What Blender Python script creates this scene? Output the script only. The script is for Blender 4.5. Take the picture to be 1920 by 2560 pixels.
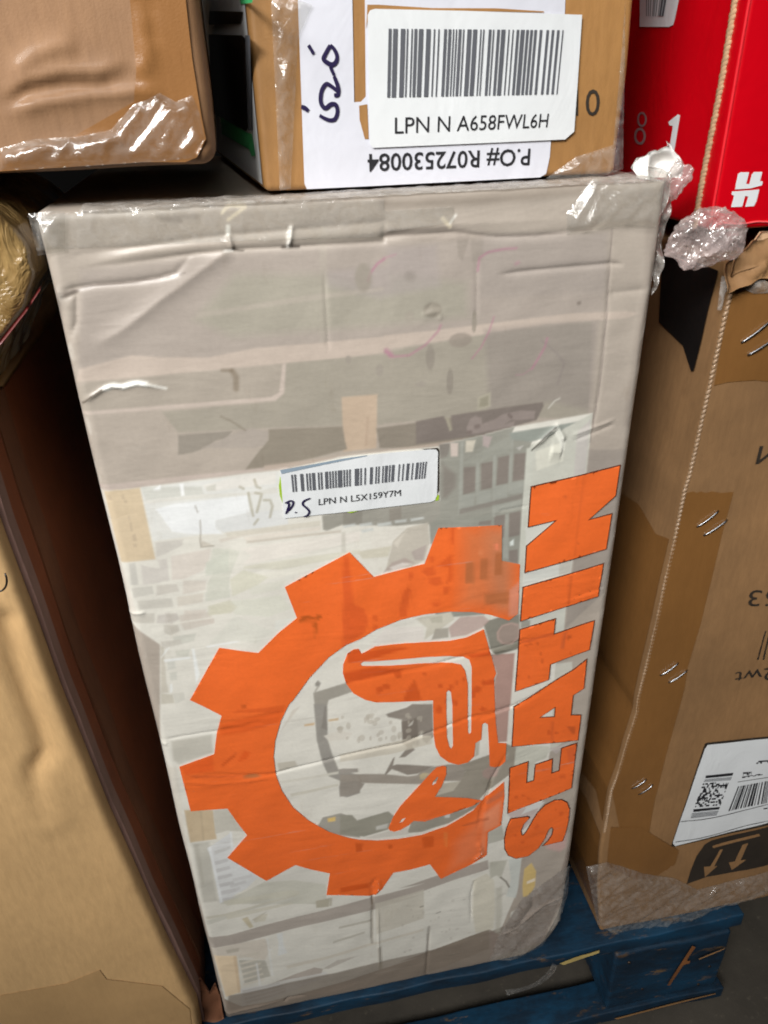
import bpy, bmesh, math, random
import numpy as np
from mathutils import Vector, Matrix, noise, geometry

# =================== scene, camera, light, exposure =====================================
for o in list(bpy.data.objects): bpy.data.objects.remove(o)
SC = bpy.context.scene
COL = SC.collection
cam_d = bpy.data.cameras.new('camera'); cam = bpy.data.objects.new('camera', cam_d); COL.objects.link(cam)
cam_d.sensor_fit = 'HORIZONTAL'; cam_d.sensor_width = 36.0; cam_d.lens = 35.746
cam_d.clip_start = .01; cam_d.clip_end = 100
RW = ((0.98184694, -0.18772398, -0.02713481), (0.11606759, 0.48149291, 0.86873062), (-0.15001635, -0.85610997, 0.49454101))
cm = Matrix(RW).transposed().to_4x4(); cm.translation = Vector((0.0940958, -0.4122602, 0.9076899))
cam.matrix_world = cm
SC.camera = cam
SC.render.resolution_x, SC.render.resolution_y = 768, 1024
world = bpy.data.worlds.new('World'); SC.world = world; world.use_nodes = True
bg = world.node_tree.nodes['Background']; bg.inputs[0].default_value = (.9, .85, .8, 1); bg.inputs[1].default_value = .004
def lamp(name, loc, target, sx, sy, power, col, spread=180):
    d = bpy.data.lights.new(name, 'AREA'); d.shape = 'RECTANGLE'; d.size = sx; d.size_y = sy; d.energy = power; d.color = col; d.spread = math.radians(spread)
    o = bpy.data.objects.new(name, d); COL.objects.link(o); o.location = loc
    o.rotation_euler = (Vector(target) - Vector(loc)).to_track_quat('-Z', 'Y').to_euler()
    return o
lamp('warehouse_strip_lamp', (-1.25, -1.50, 2.05), (.0, 0, .93), 1.3, .50, 6.7, (1.0, .985, .955), 44)
lamp('added_fill_lamp', (-.45, -1.9, 2.9), (.05, 0, .96), 1.2, 1.2, 3.5, (1.0, .985, .955), 52)  # added soft fill lamp, standing in for bounced ambient light
lamp('added_glint_lamp', (-.9, -.9, 2.6), (-.2, -.2, .8), 1.2, .04, 2.6, (1.0, .98, .94))  # added thin lamp, put in for glints on the film
lamp('added_glint_lamp', (.5, -1.6, 2.7), (.2, -.3, .8), 1.2, .04, 2.2, (1.0, .98, .94))  # second added lamp for film glints
SC.cycles.filter_width = 1.9; SC.cycles.max_bounces = 6; SC.cycles.transparent_max_bounces = 8
SC.view_settings.view_transform = 'Standard'; SC.view_settings.look = 'None'
SC.view_settings.exposure = 0.0; SC.view_settings.gamma = 1.0; SC.view_settings.use_curve_mapping = False

CREASES = [
 ([(0.00312,0.81774),(0.00994,0.8197),(0.01524,0.82013),(0.02143,0.8209),(0.03411,0.82083),(0.04349,0.82125),(0.05402,0.82231),(0.06238,0.82407),(0.07183,0.83313)],-0.0013,0.0016),
 ([(0.00259,0.81442),(0.01214,0.81717),(0.00914,0.80329),(0.00368,0.79406)],-0.001,0.0018),
 ([(0.01427,0.78947),(0.0336,0.79886),(0.05344,0.81187),(0.06626,0.81917),(0.08666,0.83159),(0.09165,0.8341)],0.0013,0.004),
 ([(0.0106,0.83533),(0.04199,0.83775),(0.07515,0.84018),(0.09249,0.84078),(0.17103,0.8426),(0.17082,0.83573),(0.202,0.83858)],-0.001,0.0018),
 ([(0.0137,0.82955),(0.04066,0.83057),(0.07411,0.83298),(0.09158,0.83354),(0.12702,0.83315),(0.17075,0.83284),(0.1708,0.83515),(0.20835,0.83531),(0.2304,0.8316),(0.25404,0.83079),(0.28751,0.83239),(0.2976,0.83901)],-0.0011,0.0015),
 ([(0.00579,0.82846),(0.04138,0.83445),(0.07467,0.83688),(0.1709,0.83803),(0.1709,0.83861),(0.20831,0.83938),(0.29775,0.83781)],0.0009,0.0035),
 ([(0.23251,0.81142),(0.2486,0.81216),(0.26889,0.81268),(0.3015,0.81296),(0.30938,0.8118)],-0.0012,0.0014),
 ([(0.29923,0.83169),(0.30191,0.78009),(0.30241,0.73868),(0.30014,0.70349)],-0.0006,0.0011),
 ([(0.32245,0.82792),(0.32588,0.79698),(0.32366,0.77267),(0.32617,0.71288)],0.001,0.004),
 ([(0.30009,0.79624),(0.32588,0.79698)],-0.001,0.003),
 ([(0.09083,0.84144),(0.09216,0.8335)],0.0016,0.001),
 ([(0.12378,0.84409),(0.12043,0.83297)],0.0016,0.001),
 ([(0.0025,0.75889),(0.00787,0.7624),(0.01382,0.76578),(0.01939,0.76737),(0.02511,0.76613),(0.0327,0.76764),(0.03783,0.76647),(0.04616,0.76419)],0.0014,0.0011),
 ([(0.19044,0.79301),(0.201,0.79414),(0.20169,0.78827)],0.0006,0.0014),
 ([(0.19176,0.79355),(0.19702,0.79891),(0.20366,0.79329)],-0.0004,0.0022),
 ([(0.26137,0.70218),(0.27022,0.71107),(0.27687,0.71646),(0.28099,0.70994),(0.28255,0.70568)],0.0018,0.0014),
 ([(0.27346,0.70002),(0.28195,0.69908)],0.0014,0.004),
 ([(0.00191,0.50654),(0.01628,0.50784),(0.0389,0.50783),(0.06029,0.50973),(0.07774,0.51371)],-0.0007,0.0011),
 ([(0.01218,0.47035),(0.03329,0.46634),(0.05454,0.46031),(0.07563,0.45739),(0.1122,0.46225),(0.14159,0.46618),(0.17454,0.46767),(0.19903,0.47541),(0.22457,0.48265),(0.26108,0.48658),(0.23526,0.4807),(0.25867,0.48511),(0.27639,0.49371),(0.29487,0.50578)],-0.0011,0.0011),
 ([(0.01114,0.46357),(0.0294,0.45706),(0.05381,0.454),(0.07538,0.45482)],0.0006,0.0014),
 ([(0.04244,0.51542),(0.06952,0.51633),(0.09014,0.5182)],-0.0006,0.0012),
 ([(0.13818,0.53746),(0.16512,0.53932),(0.19693,0.54092),(0.22287,0.54478),(0.26188,0.54938),(0.26336,0.55119),(0.28405,0.55322)],-0.0007,0.001),
 ([(0.2238,0.5435),(0.26217,0.54484)],0.0006,0.0016),
 ([(0.2378,0.35005),(0.24094,0.37945),(0.24803,0.41042),(0.26081,0.44006)],-0.0012,0.0012),
 ([(0.14478,0.27716),(0.14518,0.30403),(0.14914,0.31289)],-0.0015,0.0009),
 ([(0.15018,0.31259),(0.15136,0.29884),(0.14734,0.29)],0.0015,0.0008),
 ([(0.2384,0.33543),(0.24287,0.31932),(0.23512,0.30962)],0.0018,0.001),
 ([(0.26314,0.1865),(0.28225,0.19179),(0.29914,0.21255),(0.30925,0.22241),(0.3282,0.22736)],0.0016,0.0016),
 ([(0.27541,0.18424),(0.28671,0.19806),(0.29725,0.22098),(0.29652,0.24695)],-0.0016,0.0026),
 ([(0.31069,0.15787),(0.32339,0.20051),(0.32786,0.2311)],0.0012,0.0014),
 ([(0.23687,0.21507),(0.23535,0.26165),(0.23808,0.28176)],-0.0008,0.0012),
 ([(0.19299,0.13262),(0.19514,0.18042),(0.19657,0.22549)],-0.0008,0.0012),
 ([(0.14247,0.21796),(0.14422,0.2735)],-0.001,0.0012),
 ([(0.14797,0.17315),(0.14936,0.27185)],0.0009,0.001),
 ([(-0.03717,0.14973),(-0.02268,0.15872),(0.00273,0.15054),(0.05722,0.15515)],0.001,0.002),
 ([(0.05545,0.1507),(0.06007,0.1566),(0.07772,0.15509)],-0.001,0.0014),
 ([(-0.00251,0.61681),(0.01095,0.61726)],0.001,0.0012),
 ([(0.00033,0.50209),(0.00543,0.50262)],0.001,0.0015),
 ([(0.24063,0.66109),(0.26174,0.66234)],-0.0006,0.0009),
 ([(0.28622,0.70938),(0.31636,0.71715)],0.0007,0.001),
 ([(0.28742,0.70514),(0.31682,0.71381)],-0.0006,0.001),
 ([(0.29624,0.58209),(0.32463,0.58767)],-0.0007,0.0009),
 ([(0.28911,0.58001),(0.31988,0.58352)],0.0005,0.001),
 ([(0.13816,0.82022),(0.1377,0.77516)],-0.0005,0.0012),
 ([(0.22159,0.82197),(0.2227,0.78652)],-0.0004,0.0012)
]
ART = [
 ([(0.01506,0.83061),(0.09165,0.83414),(0.17102,0.83436),(0.17101,0.83436),(0.29853,0.83173),(0.30217,0.77993),(0.22292,0.77856),(0.16895,0.77381),(0.16892,0.77247),(0.08382,0.77136),(0.02233,0.77086),(0.00158,0.77411)],(181,170,161),0.8,0.004),
 ([(0.09045,0.82447),(0.13581,0.82156),(0.17004,0.81084),(0.17028,0.81932),(0.21927,0.81109),(0.22066,0.78669),(0.16926,0.7857),(0.16927,0.7857),(0.08565,0.78604),(0.06319,0.79906)],(176,172,156),0.7,0.006),
 ([(0.13702,0.82148),(0.17042,0.82288),(0.17073,0.83105),(0.20078,0.83165),(0.20352,0.80601),(0.16978,0.80218),(0.16976,0.80093),(0.13757,0.81054)],(178,168,164),0.6,0.004),
 ([(0.22115,0.83514),(0.29853,0.83173),(0.30121,0.79597),(0.22241,0.79817)],(176,166,158),0.6,0.003),
 ([(0.13735,0.84211),(0.12962,0.7347),(0.13498,0.73416),(0.14094,0.8419)],(190,182,168),0.35,0.0),
 ([(0.20981,0.83454),(0.2175,0.83293),(0.21377,0.82008),(0.2111,0.82269)],(165,155,145),0.7,0.0),
 ([(0.21807,0.83177),(0.22533,0.83125),(0.22498,0.8193),(0.21904,0.81971)],(168,158,148),0.6,0.0),
 ([(0.00486,0.77831),(0.01466,0.78001),(0.0331,0.78341),(0.04829,0.78092),(0.07239,0.77891),(0.09757,0.78186),(0.13557,0.78189),(0.16919,0.78243),(0.16919,0.78309),(0.19567,0.78355),(0.22276,0.78454),(0.2781,0.78681),(0.31439,0.78518),(0.32183,0.7833),(0.31499,0.78103),(0.26445,0.78185),(0.22292,0.77856),(0.16898,0.77515),(0.16894,0.77314),(0.1349,0.77212),(0.0839,0.77201),(0.02233,0.77086),(0.0022,0.77149)],(204,189,176),0.85,0.0),
 ([(0.00026,0.75442),(0.0438,0.75403),(0.10347,0.75344),(0.10824,0.75572),(0.11173,0.77222),(0.11426,0.77199),(0.11075,0.75479),(0.10584,0.75113),(0.0434,0.75161),(0.00102,0.75231)],(205,191,180),0.9,0.0),
 ([(0.00857,0.77068),(0.0838,0.77123),(0.1117,0.77196),(0.10824,0.75572),(0.10347,0.75344),(0.0438,0.75403),(0.00091,0.75464),(0.00137,0.76767)],(176,167,154),0.55,0.0),
 ([(0.06981,0.80346),(0.08795,0.8045),(0.12494,0.80783),(0.17001,0.80961),(0.16996,0.80777),(0.11226,0.8039),(0.06938,0.80045)],(190,180,168),0.6,0.0),
 ([(0.11363,0.77204),(0.16892,0.77247),(0.16895,0.77381),(0.23944,0.77986),(0.29318,0.78078),(0.29677,0.71965),(0.22883,0.72847),(0.16763,0.7306),(0.16763,0.72987),(0.14369,0.73174),(0.11084,0.7345),(0.04988,0.73705),(0.04317,0.75027),(0.10577,0.75045),(0.11139,0.75473)],(170,164,150),0.75,0.0),
 ([(0.22552,0.78365),(0.29869,0.78305),(0.29962,0.72237),(0.27141,0.73148),(0.23025,0.7298)],(160,150,144),0.6,0.004),
 ([(0.17101,0.83436),(0.17096,0.83915),(0.20815,0.83833),(0.22652,0.83357),(0.22533,0.83125),(0.1957,0.83137)],(172,160,150),0.6,0.0),
 ([(0.14348,0.74931),(0.16425,0.74896),(0.16253,0.71528),(0.14264,0.71513)],(201,180,158),1,0.0),
 ([(0.15694,0.73596),(0.15974,0.73711),(0.15751,0.71678),(0.15473,0.71709)],(180,155,135),0.6,0.002),
 ([(0.04967,0.73566),(0.07995,0.73511),(0.07614,0.73077),(0.06951,0.73005),(0.06517,0.72693),(0.05566,0.72416),(0.04777,0.72351)],(161,153,142),1,0.0),
 ([(0.0612,0.7265),(0.06804,0.72877),(0.07347,0.73034),(0.07908,0.73334),(0.08985,0.73583),(0.10005,0.73269),(0.09792,0.7249),(0.09108,0.72327)],(180,170,160),1,0.0),
 ([(0.1002,0.73411),(0.143,0.73153),(0.1439,0.72263),(0.14496,0.71652),(0.10317,0.70999),(0.0827,0.70846),(0.092,0.71945),(0.09952,0.72746)],(158,149,135),1,0.0),
 ([(0.16296,0.7281),(0.20438,0.72962),(0.22741,0.73154),(0.23111,0.70988),(0.2017,0.71078),(0.1645,0.71503)],(150,141,128),0.9,0.0),
 ([(0.18701,0.72983),(0.2032,0.73166),(0.20394,0.73158),(0.20929,0.72321),(0.20842,0.73147),(0.2204,0.73208),(0.26603,0.73389),(0.267,0.73144),(0.26307,0.72234),(0.24927,0.7198),(0.22918,0.71667),(0.20184,0.71576),(0.18686,0.71504)],(141,131,124),1,0.0),
 ([(0.20469,0.73112),(0.20695,0.72932),(0.20931,0.72203),(0.20781,0.72142)],(175,168,150),1,0.0),
 ([(0.21919,0.71783),(0.21835,0.72261),(0.22051,0.72781),(0.22349,0.72943),(0.22732,0.72786),(0.22819,0.72387),(0.23658,0.72601),(0.24107,0.72861),(0.2525,0.72976),(0.26183,0.72842),(0.26144,0.72331),(0.24905,0.72379),(0.24745,0.72476),(0.24296,0.72209),(0.24909,0.723),(0.24849,0.71989),(0.22913,0.71827)],(160,148,142),1,0.0),
 ([(0.22461,0.74122),(0.23275,0.74378),(0.23315,0.73456),(0.22488,0.73315)],(186,180,162),0.8,0.0),
 ([(0.22613,0.7403),(0.23133,0.74166),(0.2316,0.73512),(0.22596,0.73458)],(166,160,142),1,0.0),
 ([(-0.00103,0.70924),(0.03544,0.70967),(0.10922,0.71023),(0.109,0.70772),(0.08216,0.70755),(0.02383,0.70549),(0.00212,0.70499),(-0.00169,0.70606)],(202,188,178),1,0.0),
 ([(0.09524,0.71142),(0.14329,0.71305),(0.17345,0.7134),(0.21683,0.71506),(0.21691,0.71106),(0.19729,0.71161),(0.15272,0.71238),(0.09491,0.7083)],(196,180,166),0.9,0.0),
 ([(-0.00169,0.70606),(0.00212,0.70499),(0.02383,0.70549),(0.08216,0.70755),(0.109,0.70772),(0.14105,0.71214),(0.15272,0.71238),(0.21689,0.71187),(0.20112,0.71302),(0.2292,0.71627),(0.24929,0.71941),(0.29971,0.72321),(0.29981,0.68142),(0.29953,0.68156),(0.29731,0.61405),(0.29619,0.57178),(0.29611,0.5526),(0.29343,0.52123),(0.29676,0.44452),(0.29592,0.3749),(0.28102,0.30093),(0.27988,0.25026),(0.26538,0.18976),(0.25518,0.20117),(0.16811,0.1778),(0.19149,0.17953),(0.1128,0.16471),(0.05471,0.15751),(0.01698,0.15769),(0.00318,0.17479),(0.00149,0.31826),(-0.00241,0.48582),(0.0152,0.59046),(-0.00329,0.61267)],(226,223,213),1,0.0),
 ([(-0.00329,0.70798),(0.00285,0.7053),(0.00257,0.65486),(0.00598,0.61032),(-0.00346,0.61174)],(222,216,206),0.9,0.0),
 ([(0.02339,0.70491),(0.10189,0.7071),(0.10887,0.70629),(0.10571,0.67112),(0.02434,0.66881)],(226,226,221),1,0.0),
 ([(0.02379,0.70526),(0.05769,0.70222),(0.05835,0.697),(0.02503,0.69682)],(214,214,206),1,0.0),
 ([(0.02436,0.6969),(0.05835,0.697),(0.0842,0.69468),(0.10088,0.69674),(0.10192,0.6925),(0.05376,0.6943),(0.02461,0.69445)],(222,220,212),1,0.0),
 ([(0.0294,0.69019),(0.0409,0.69248),(0.08331,0.69317),(0.08378,0.68165),(0.06285,0.67828),(0.06219,0.67332),(0.0659,0.66859),(0.04607,0.67111),(0.03654,0.67399),(0.03345,0.68104),(0.03151,0.68623)],(237,239,239),1,0.0),
 ([(0.06285,0.67828),(0.08378,0.68165),(0.10371,0.68068),(0.10586,0.67282),(0.10563,0.67027),(0.06672,0.66933),(0.0623,0.67415)],(221,222,220),1,0.0),
 ([(0.05843,0.70253),(0.07922,0.70646),(0.10181,0.70631),(0.10112,0.69915),(0.06133,0.69826)],(232,229,222),1,0.0),
 ([(0.06004,0.70157),(0.06615,0.70287),(0.06557,0.69856),(0.06069,0.69873)],(214,212,202),1,0.0),
 ([(0.04567,0.70515),(0.04773,0.70515),(0.04724,0.69741),(0.04547,0.69721)],(247,248,248),1,0.0),
 ([(0.03022,0.70299),(0.03477,0.70562),(0.03432,0.70292),(0.03156,0.70284)],(247,248,248),1,0.0),
 ([(0.00277,0.70492),(0.00614,0.70493),(0.00959,0.70532),(0.01355,0.70487),(0.02312,0.70534),(0.02352,0.65581),(0.00273,0.65571)],(219,200,170),1,0.0),
 ([(0.0042,0.70198),(0.00601,0.70257),(0.00663,0.6989),(0.00464,0.69913)],(190,172,150),0.55,0.0),
 ([(0.01189,0.70149),(0.01329,0.70173),(0.01344,0.69892),(0.0121,0.69908)],(190,172,150),0.55,0.0),
 ([(0.01295,0.69818),(0.01429,0.69803),(0.01426,0.69602),(0.01292,0.69617)],(190,172,150),0.55,0.0),
 ([(0.01303,0.68765),(0.01411,0.68793),(0.01378,0.68427),(0.0131,0.68436)],(190,172,150),0.55,0.0),
 ([(0.01314,0.6827),(0.01423,0.68298),(0.01392,0.67678),(0.01276,0.67692)],(190,172,150),0.55,0.0),
 ([(0.01299,0.67437),(0.0152,0.67494),(0.01498,0.6699),(0.0129,0.67013)],(190,172,150),0.55,0.0),
 ([(0.01252,0.66804),(0.01425,0.66785),(0.01421,0.66571),(0.01247,0.6659)],(190,172,150),0.55,0.0),
 ([(0.02496,0.6683),(0.04282,0.66853),(0.04127,0.66313),(0.03042,0.65836),(0.02367,0.65667)],(208,203,195),0.7,0.0012),
 ([(0.00693,0.65526),(0.01201,0.65557),(0.01093,0.63776),(0.00523,0.63847)],(202,199,191),0.7,0.0012),
 ([(0.0138,0.6536),(0.0246,0.64943),(0.02422,0.65571),(0.0307,0.65567),(0.0298,0.6389),(0.01894,0.63759),(0.01236,0.63757)],(209,203,196),0.7,0.0012),
 ([(0.0324,0.65722),(0.05823,0.66014),(0.05547,0.65072),(0.05075,0.64333),(0.03826,0.63876),(0.03016,0.63886)],(219,209,199),0.7,0.0012),
 ([(0.05823,0.66014),(0.06782,0.65793),(0.06609,0.6413),(0.05063,0.64245),(0.05547,0.65072)],(212,214,200),0.7,0.0012),
 ([(0.05194,0.66703),(0.06121,0.66059),(0.05097,0.66027)],(205,196,182),0.7,0.0012),
 ([(0.06189,0.66571),(0.08118,0.66837),(0.10556,0.66942),(0.10517,0.66514),(0.08007,0.66509),(0.06359,0.662)],(217,208,196),0.7,0.0012),
 ([(0.00498,0.63712),(0.01886,0.63714),(0.01912,0.63014),(0.00482,0.62839)],(202,199,190),0.7,0.0012),
 ([(0.02037,0.63739),(0.03349,0.63661),(0.03466,0.62993),(0.01881,0.62831)],(206,200,190),0.7,0.0012),
 ([(0.03681,0.63895),(0.05206,0.63681),(0.05019,0.62876),(0.03496,0.62708)],(217,208,197),0.7,0.0012),
 ([(0.05304,0.63848),(0.06638,0.63767),(0.06536,0.62952),(0.05166,0.62855)],(210,211,198),0.7,0.0012),
 ([(0.00681,0.62722),(0.02889,0.62644),(0.02911,0.61843),(0.00682,0.61898)],(201,197,187),0.7,0.0012),
 ([(0.04859,0.62805),(0.0655,0.62762),(0.06469,0.6211),(0.04814,0.61957)],(211,212,200),0.7,0.0012),
 ([(0.03116,0.62662),(0.04932,0.62794),(0.0474,0.61968),(0.03059,0.61825)],(215,207,194),0.7,0.0012),
 ([(0.05073,0.61633),(0.06384,0.61742),(0.06716,0.61317),(0.06355,0.6089),(0.04969,0.60878)],(214,211,190),0.7,0.0012),
 ([(0.00138,0.61734),(0.01676,0.61633),(0.0152,0.60721),(0.00058,0.60946)],(204,199,188),0.7,0.0012),
 ([(0.01717,0.61435),(0.03,0.61455),(0.03135,0.60861),(0.02558,0.6058),(0.0152,0.60721)],(203,197,190),0.7,0.0012),
 ([(0.03399,0.61592),(0.04972,0.61455),(0.04402,0.60665),(0.03179,0.60657)],(218,208,197),0.7,0.0012),
 ([(0.02781,0.60549),(0.05251,0.60697),(0.0526,0.60189)],(211,200,190),0.7,0.0012),
 ([(0.02171,0.61579),(0.03042,0.61373),(0.03117,0.60881),(0.02254,0.60707)],(202,196,187),0.7,0.0012),
 ([(0.03028,0.61279),(0.04928,0.61287),(0.05289,0.60565),(0.05161,0.6019),(0.03189,0.59874),(0.02997,0.60604)],(212,203,192),0.7,0.0012),
 ([(0.01941,0.60651),(0.02982,0.60508),(0.02965,0.5991),(0.02305,0.59616),(0.01889,0.59878)],(200,195,184),0.7,0.0012),
 ([(0.02379,0.59604),(0.04003,0.59649),(0.03752,0.58989),(0.02949,0.58813),(0.02329,0.58813)],(205,205,194),0.7,0.0012),
 ([(0.01569,0.59336),(0.02948,0.59311),(0.02949,0.58813),(0.01922,0.5868),(0.01439,0.58559)],(203,198,188),0.7,0.0012),
 ([(0.02343,0.5841),(0.03436,0.58437),(0.03164,0.57665),(0.0234,0.57903)],(206,206,194),0.7,0.0012),
 ([(0.01676,0.57652),(0.023,0.57653),(0.02257,0.56881),(0.01612,0.56785)],(205,205,196),0.7,0.0012),
 ([(0.01672,0.56671),(0.02263,0.5667),(0.02173,0.55844),(0.01633,0.55943)],(204,204,194),0.7,0.0012),
 ([(0.00841,0.55001),(0.01679,0.54748),(0.01701,0.53873),(0.00659,0.53925)],(196,190,174),0.7,0.0012),
 ([(0.01618,0.54867),(0.02418,0.54845),(0.02462,0.54073),(0.01606,0.53779)],(208,206,196),0.7,0.0012),
 ([(0.0152,0.59046),(0.01788,0.58803),(0.01479,0.55971),(0.01462,0.54893),(0.00823,0.54894)],(200,193,178),0.7,0.0012),
 ([(0.03467,0.58382),(0.03613,0.58309),(0.03648,0.56109),(0.0331,0.55435)],(240,242,240),0.9,0.0),
 ([(0.0154,0.57776),(0.03256,0.57753),(0.03271,0.57594),(0.01583,0.57564)],(240,242,240),0.9,0.0),
 ([(0.01621,0.55624),(0.01745,0.55655),(0.01674,0.54966),(0.01501,0.54886)],(240,242,240),0.9,0.0),
 ([(0.04376,0.58442),(0.06442,0.58596),(0.06549,0.58502),(0.04515,0.58317)],(240,242,240),0.9,0.0),
 ([(0.01414,0.57951),(0.01831,0.58595),(0.02085,0.58733),(0.0189,0.58484)],(240,242,240),0.9,0.0),
 ([(0.02039,0.61692),(0.04635,0.61906),(0.06534,0.61882),(0.04595,0.61625)],(232,229,218),0.8,0.0),
 ([(0.02358,0.59707),(0.03949,0.59806),(0.05681,0.60022),(0.0355,0.59716)],(232,229,218),0.8,0.0),
 ([(0.04335,0.6396),(0.06484,0.63893),(0.06472,0.63804),(0.04315,0.63826)],(232,229,218),0.8,0.0),
 ([(0.04473,0.62876),(0.06666,0.62951),(0.06655,0.62859),(0.04533,0.62774)],(232,229,218),0.8,0.0),
 ([(0.027,0.60647),(0.05164,0.60774),(0.05151,0.60679),(0.02684,0.60551)],(232,229,218),0.8,0.0),
 ([(0.07526,0.65721),(0.15007,0.65924),(0.14974,0.6522),(0.08359,0.6453),(0.07538,0.64565),(0.08124,0.65112)],(232,226,217),0.8,0.0),
 ([(0.07591,0.64376),(0.10625,0.64485),(0.14945,0.64597),(0.14929,0.64234),(0.09798,0.63779),(0.07496,0.64208)],(216,213,196),0.8,0.0),
 ([(0.08187,0.63645),(0.09798,0.63779),(0.12499,0.63842),(0.10912,0.63331),(0.08973,0.63165)],(231,228,216),0.8,0.0),
 ([(0.07636,0.62808),(0.1011,0.62993),(0.0966,0.6231),(0.07789,0.62128)],(222,221,208),0.8,0.0),
 ([(0.07486,0.64119),(0.08992,0.63345),(0.08332,0.62891),(0.06574,0.62208),(0.06586,0.63517)],(219,217,198),0.8,0.0),
 ([(0.07762,0.6647),(0.12537,0.66607),(0.12516,0.66305),(0.0795,0.66189)],(226,217,205),0.8,0.0),
 ([(0.06726,0.66942),(0.12567,0.67037),(0.1254,0.6665),(0.06826,0.66586)],(216,210,196),0.8,0.0),
 ([(0.0795,0.66189),(0.13799,0.66182),(0.13789,0.66006),(0.0793,0.66019)],(206,196,182),0.8,0.0),
 ([(0.06378,0.61856),(0.09615,0.61837),(0.10216,0.60676),(0.08676,0.60253),(0.06552,0.60783)],(222,222,208),0.8,0.0),
 ([(0.09113,0.59886),(0.10463,0.59846),(0.09351,0.59036),(0.08968,0.59208)],(228,228,220),0.8,0.0),
 ([(0.06728,0.65816),(0.07422,0.6547),(0.06512,0.63527),(0.06424,0.62229),(0.04958,0.62049),(0.05138,0.63341)],(214,214,201),0.8,0.0),
 ([(0.05289,0.64948),(0.06779,0.65634),(0.0658,0.64061),(0.05153,0.63977)],(211,213,200),0.8,0.0),
 ([(0.0498,0.61664),(0.06389,0.61949),(0.06772,0.61327),(0.06423,0.60994),(0.04875,0.60909)],(214,211,192),0.8,0.0),
 ([(0.0654,0.60688),(0.0887,0.59022),(0.07668,0.58213),(0.06454,0.58695),(0.0455,0.58567)],(221,220,209),0.8,0.0),
 ([(0.13827,0.66001),(0.14095,0.66009),(0.1401,0.64463),(0.13745,0.6459)],(206,202,190),0.7,0.0),
 ([(0.12686,0.67397),(0.14042,0.67488),(0.19589,0.67412),(0.21777,0.67494),(0.21812,0.66079),(0.19587,0.65657),(0.19269,0.6588),(0.17376,0.65966),(0.13915,0.66551),(0.1291,0.66241),(0.12691,0.66357)],(168,165,155),1,0.0),
 ([(0.14002,0.67451),(0.15217,0.67503),(0.15174,0.66462),(0.13953,0.66546)],(156,152,142),1,0.0),
 ([(0.16938,0.67258),(0.17713,0.67326),(0.17698,0.66453),(0.16914,0.66393)],(158,152,142),1,0.0),
 ([(0.13911,0.66464),(0.14678,0.66534),(0.14825,0.6638),(0.14055,0.66312)],(205,208,204),0.9,0.0),
 ([(0.14981,0.66446),(0.15753,0.66467),(0.15824,0.66282),(0.1505,0.66259)],(205,208,204),0.9,0.0),
 ([(0.16096,0.66332),(0.16991,0.66337),(0.17064,0.66103),(0.16205,0.66096)],(205,208,204),0.9,0.0),
 ([(0.17265,0.66385),(0.18011,0.66362),(0.18009,0.66184),(0.17301,0.66201)],(205,208,204),0.9,0.0),
 ([(0.18287,0.66366),(0.19114,0.66386),(0.19192,0.66244),(0.18325,0.66183)],(205,208,204),0.9,0.0),
 ([(0.15039,0.65996),(0.15815,0.66063),(0.15886,0.65875),(0.15185,0.65798)],(205,208,204),0.9,0.0),
 ([(0.15572,0.65787),(0.17216,0.6581),(0.19507,0.65758),(0.1935,0.63713),(0.15749,0.64275)],(226,222,212),1,0.0),
 ([(0.16583,0.62755),(0.1712,0.64889),(0.18086,0.65738),(0.19431,0.65916),(0.19557,0.64342),(0.19189,0.63095),(0.18371,0.62748)],(204,197,184),1,0.0),
 ([(0.17116,0.64709),(0.18084,0.65559),(0.17761,0.65155),(0.17424,0.64301)],(216,209,196),1,0.0),
 ([(0.18301,0.63889),(0.19355,0.6428),(0.19107,0.63108),(0.18537,0.63196)],(192,180,172),1,0.0),
 ([(0.16417,0.62593),(0.16999,0.63256),(0.17891,0.63488),(0.18536,0.63007),(0.17393,0.62715)],(188,172,164),0.8,0.0),
 ([(0.1683,0.62904),(0.17724,0.63137),(0.18372,0.62938),(0.17068,0.62673)],(222,214,206),1,0.0),
 ([(0.14736,0.64447),(0.17031,0.64541),(0.1677,0.6376),(0.15102,0.63838)],(214,209,192),1,0.0),
 ([(0.20188,0.71293),(0.2292,0.71627),(0.24929,0.71941),(0.24721,0.71446),(0.26094,0.70804),(0.2587,0.69495),(0.25774,0.6585),(0.2577,0.63361),(0.19601,0.64287),(0.19514,0.65741),(0.20225,0.66361),(0.2022,0.67493),(0.20138,0.68021)],(165,164,154),1,0.0),
 ([(0.1955,0.659),(0.25679,0.66025),(0.25989,0.60449),(0.25199,0.59678),(0.23511,0.57929),(0.20032,0.58211),(0.19188,0.62811),(0.20111,0.65478)],(163,163,153),1,0.0),
 ([(0.20197,0.70358),(0.21361,0.69238),(0.21381,0.6822),(0.2069,0.67438),(0.2022,0.67493)],(148,140,132),0.8,0.003),
 ([(0.20112,0.71343),(0.20868,0.71337),(0.20652,0.70471),(0.20197,0.70358)],(152,146,138),1,0.0),
 ([(0.21703,0.69613),(0.22487,0.69554),(0.22497,0.6782),(0.21708,0.67662)],(150,141,133),1,0.0),
 ([(0.22836,0.69717),(0.2362,0.69784),(0.23616,0.67925),(0.22896,0.67852)],(150,141,133),1,0.0),
 ([(0.23927,0.69994),(0.24713,0.70063),(0.24738,0.68116),(0.23894,0.68016)],(150,141,133),1,0.0),
 ([(0.24989,0.70111),(0.25788,0.70094),(0.25783,0.68238),(0.24978,0.6817)],(150,141,133),1,0.0),
 ([(0.23913,0.65806),(0.24697,0.65808),(0.24678,0.64833),(0.23915,0.64848)],(150,141,133),1,0.0),
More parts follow.
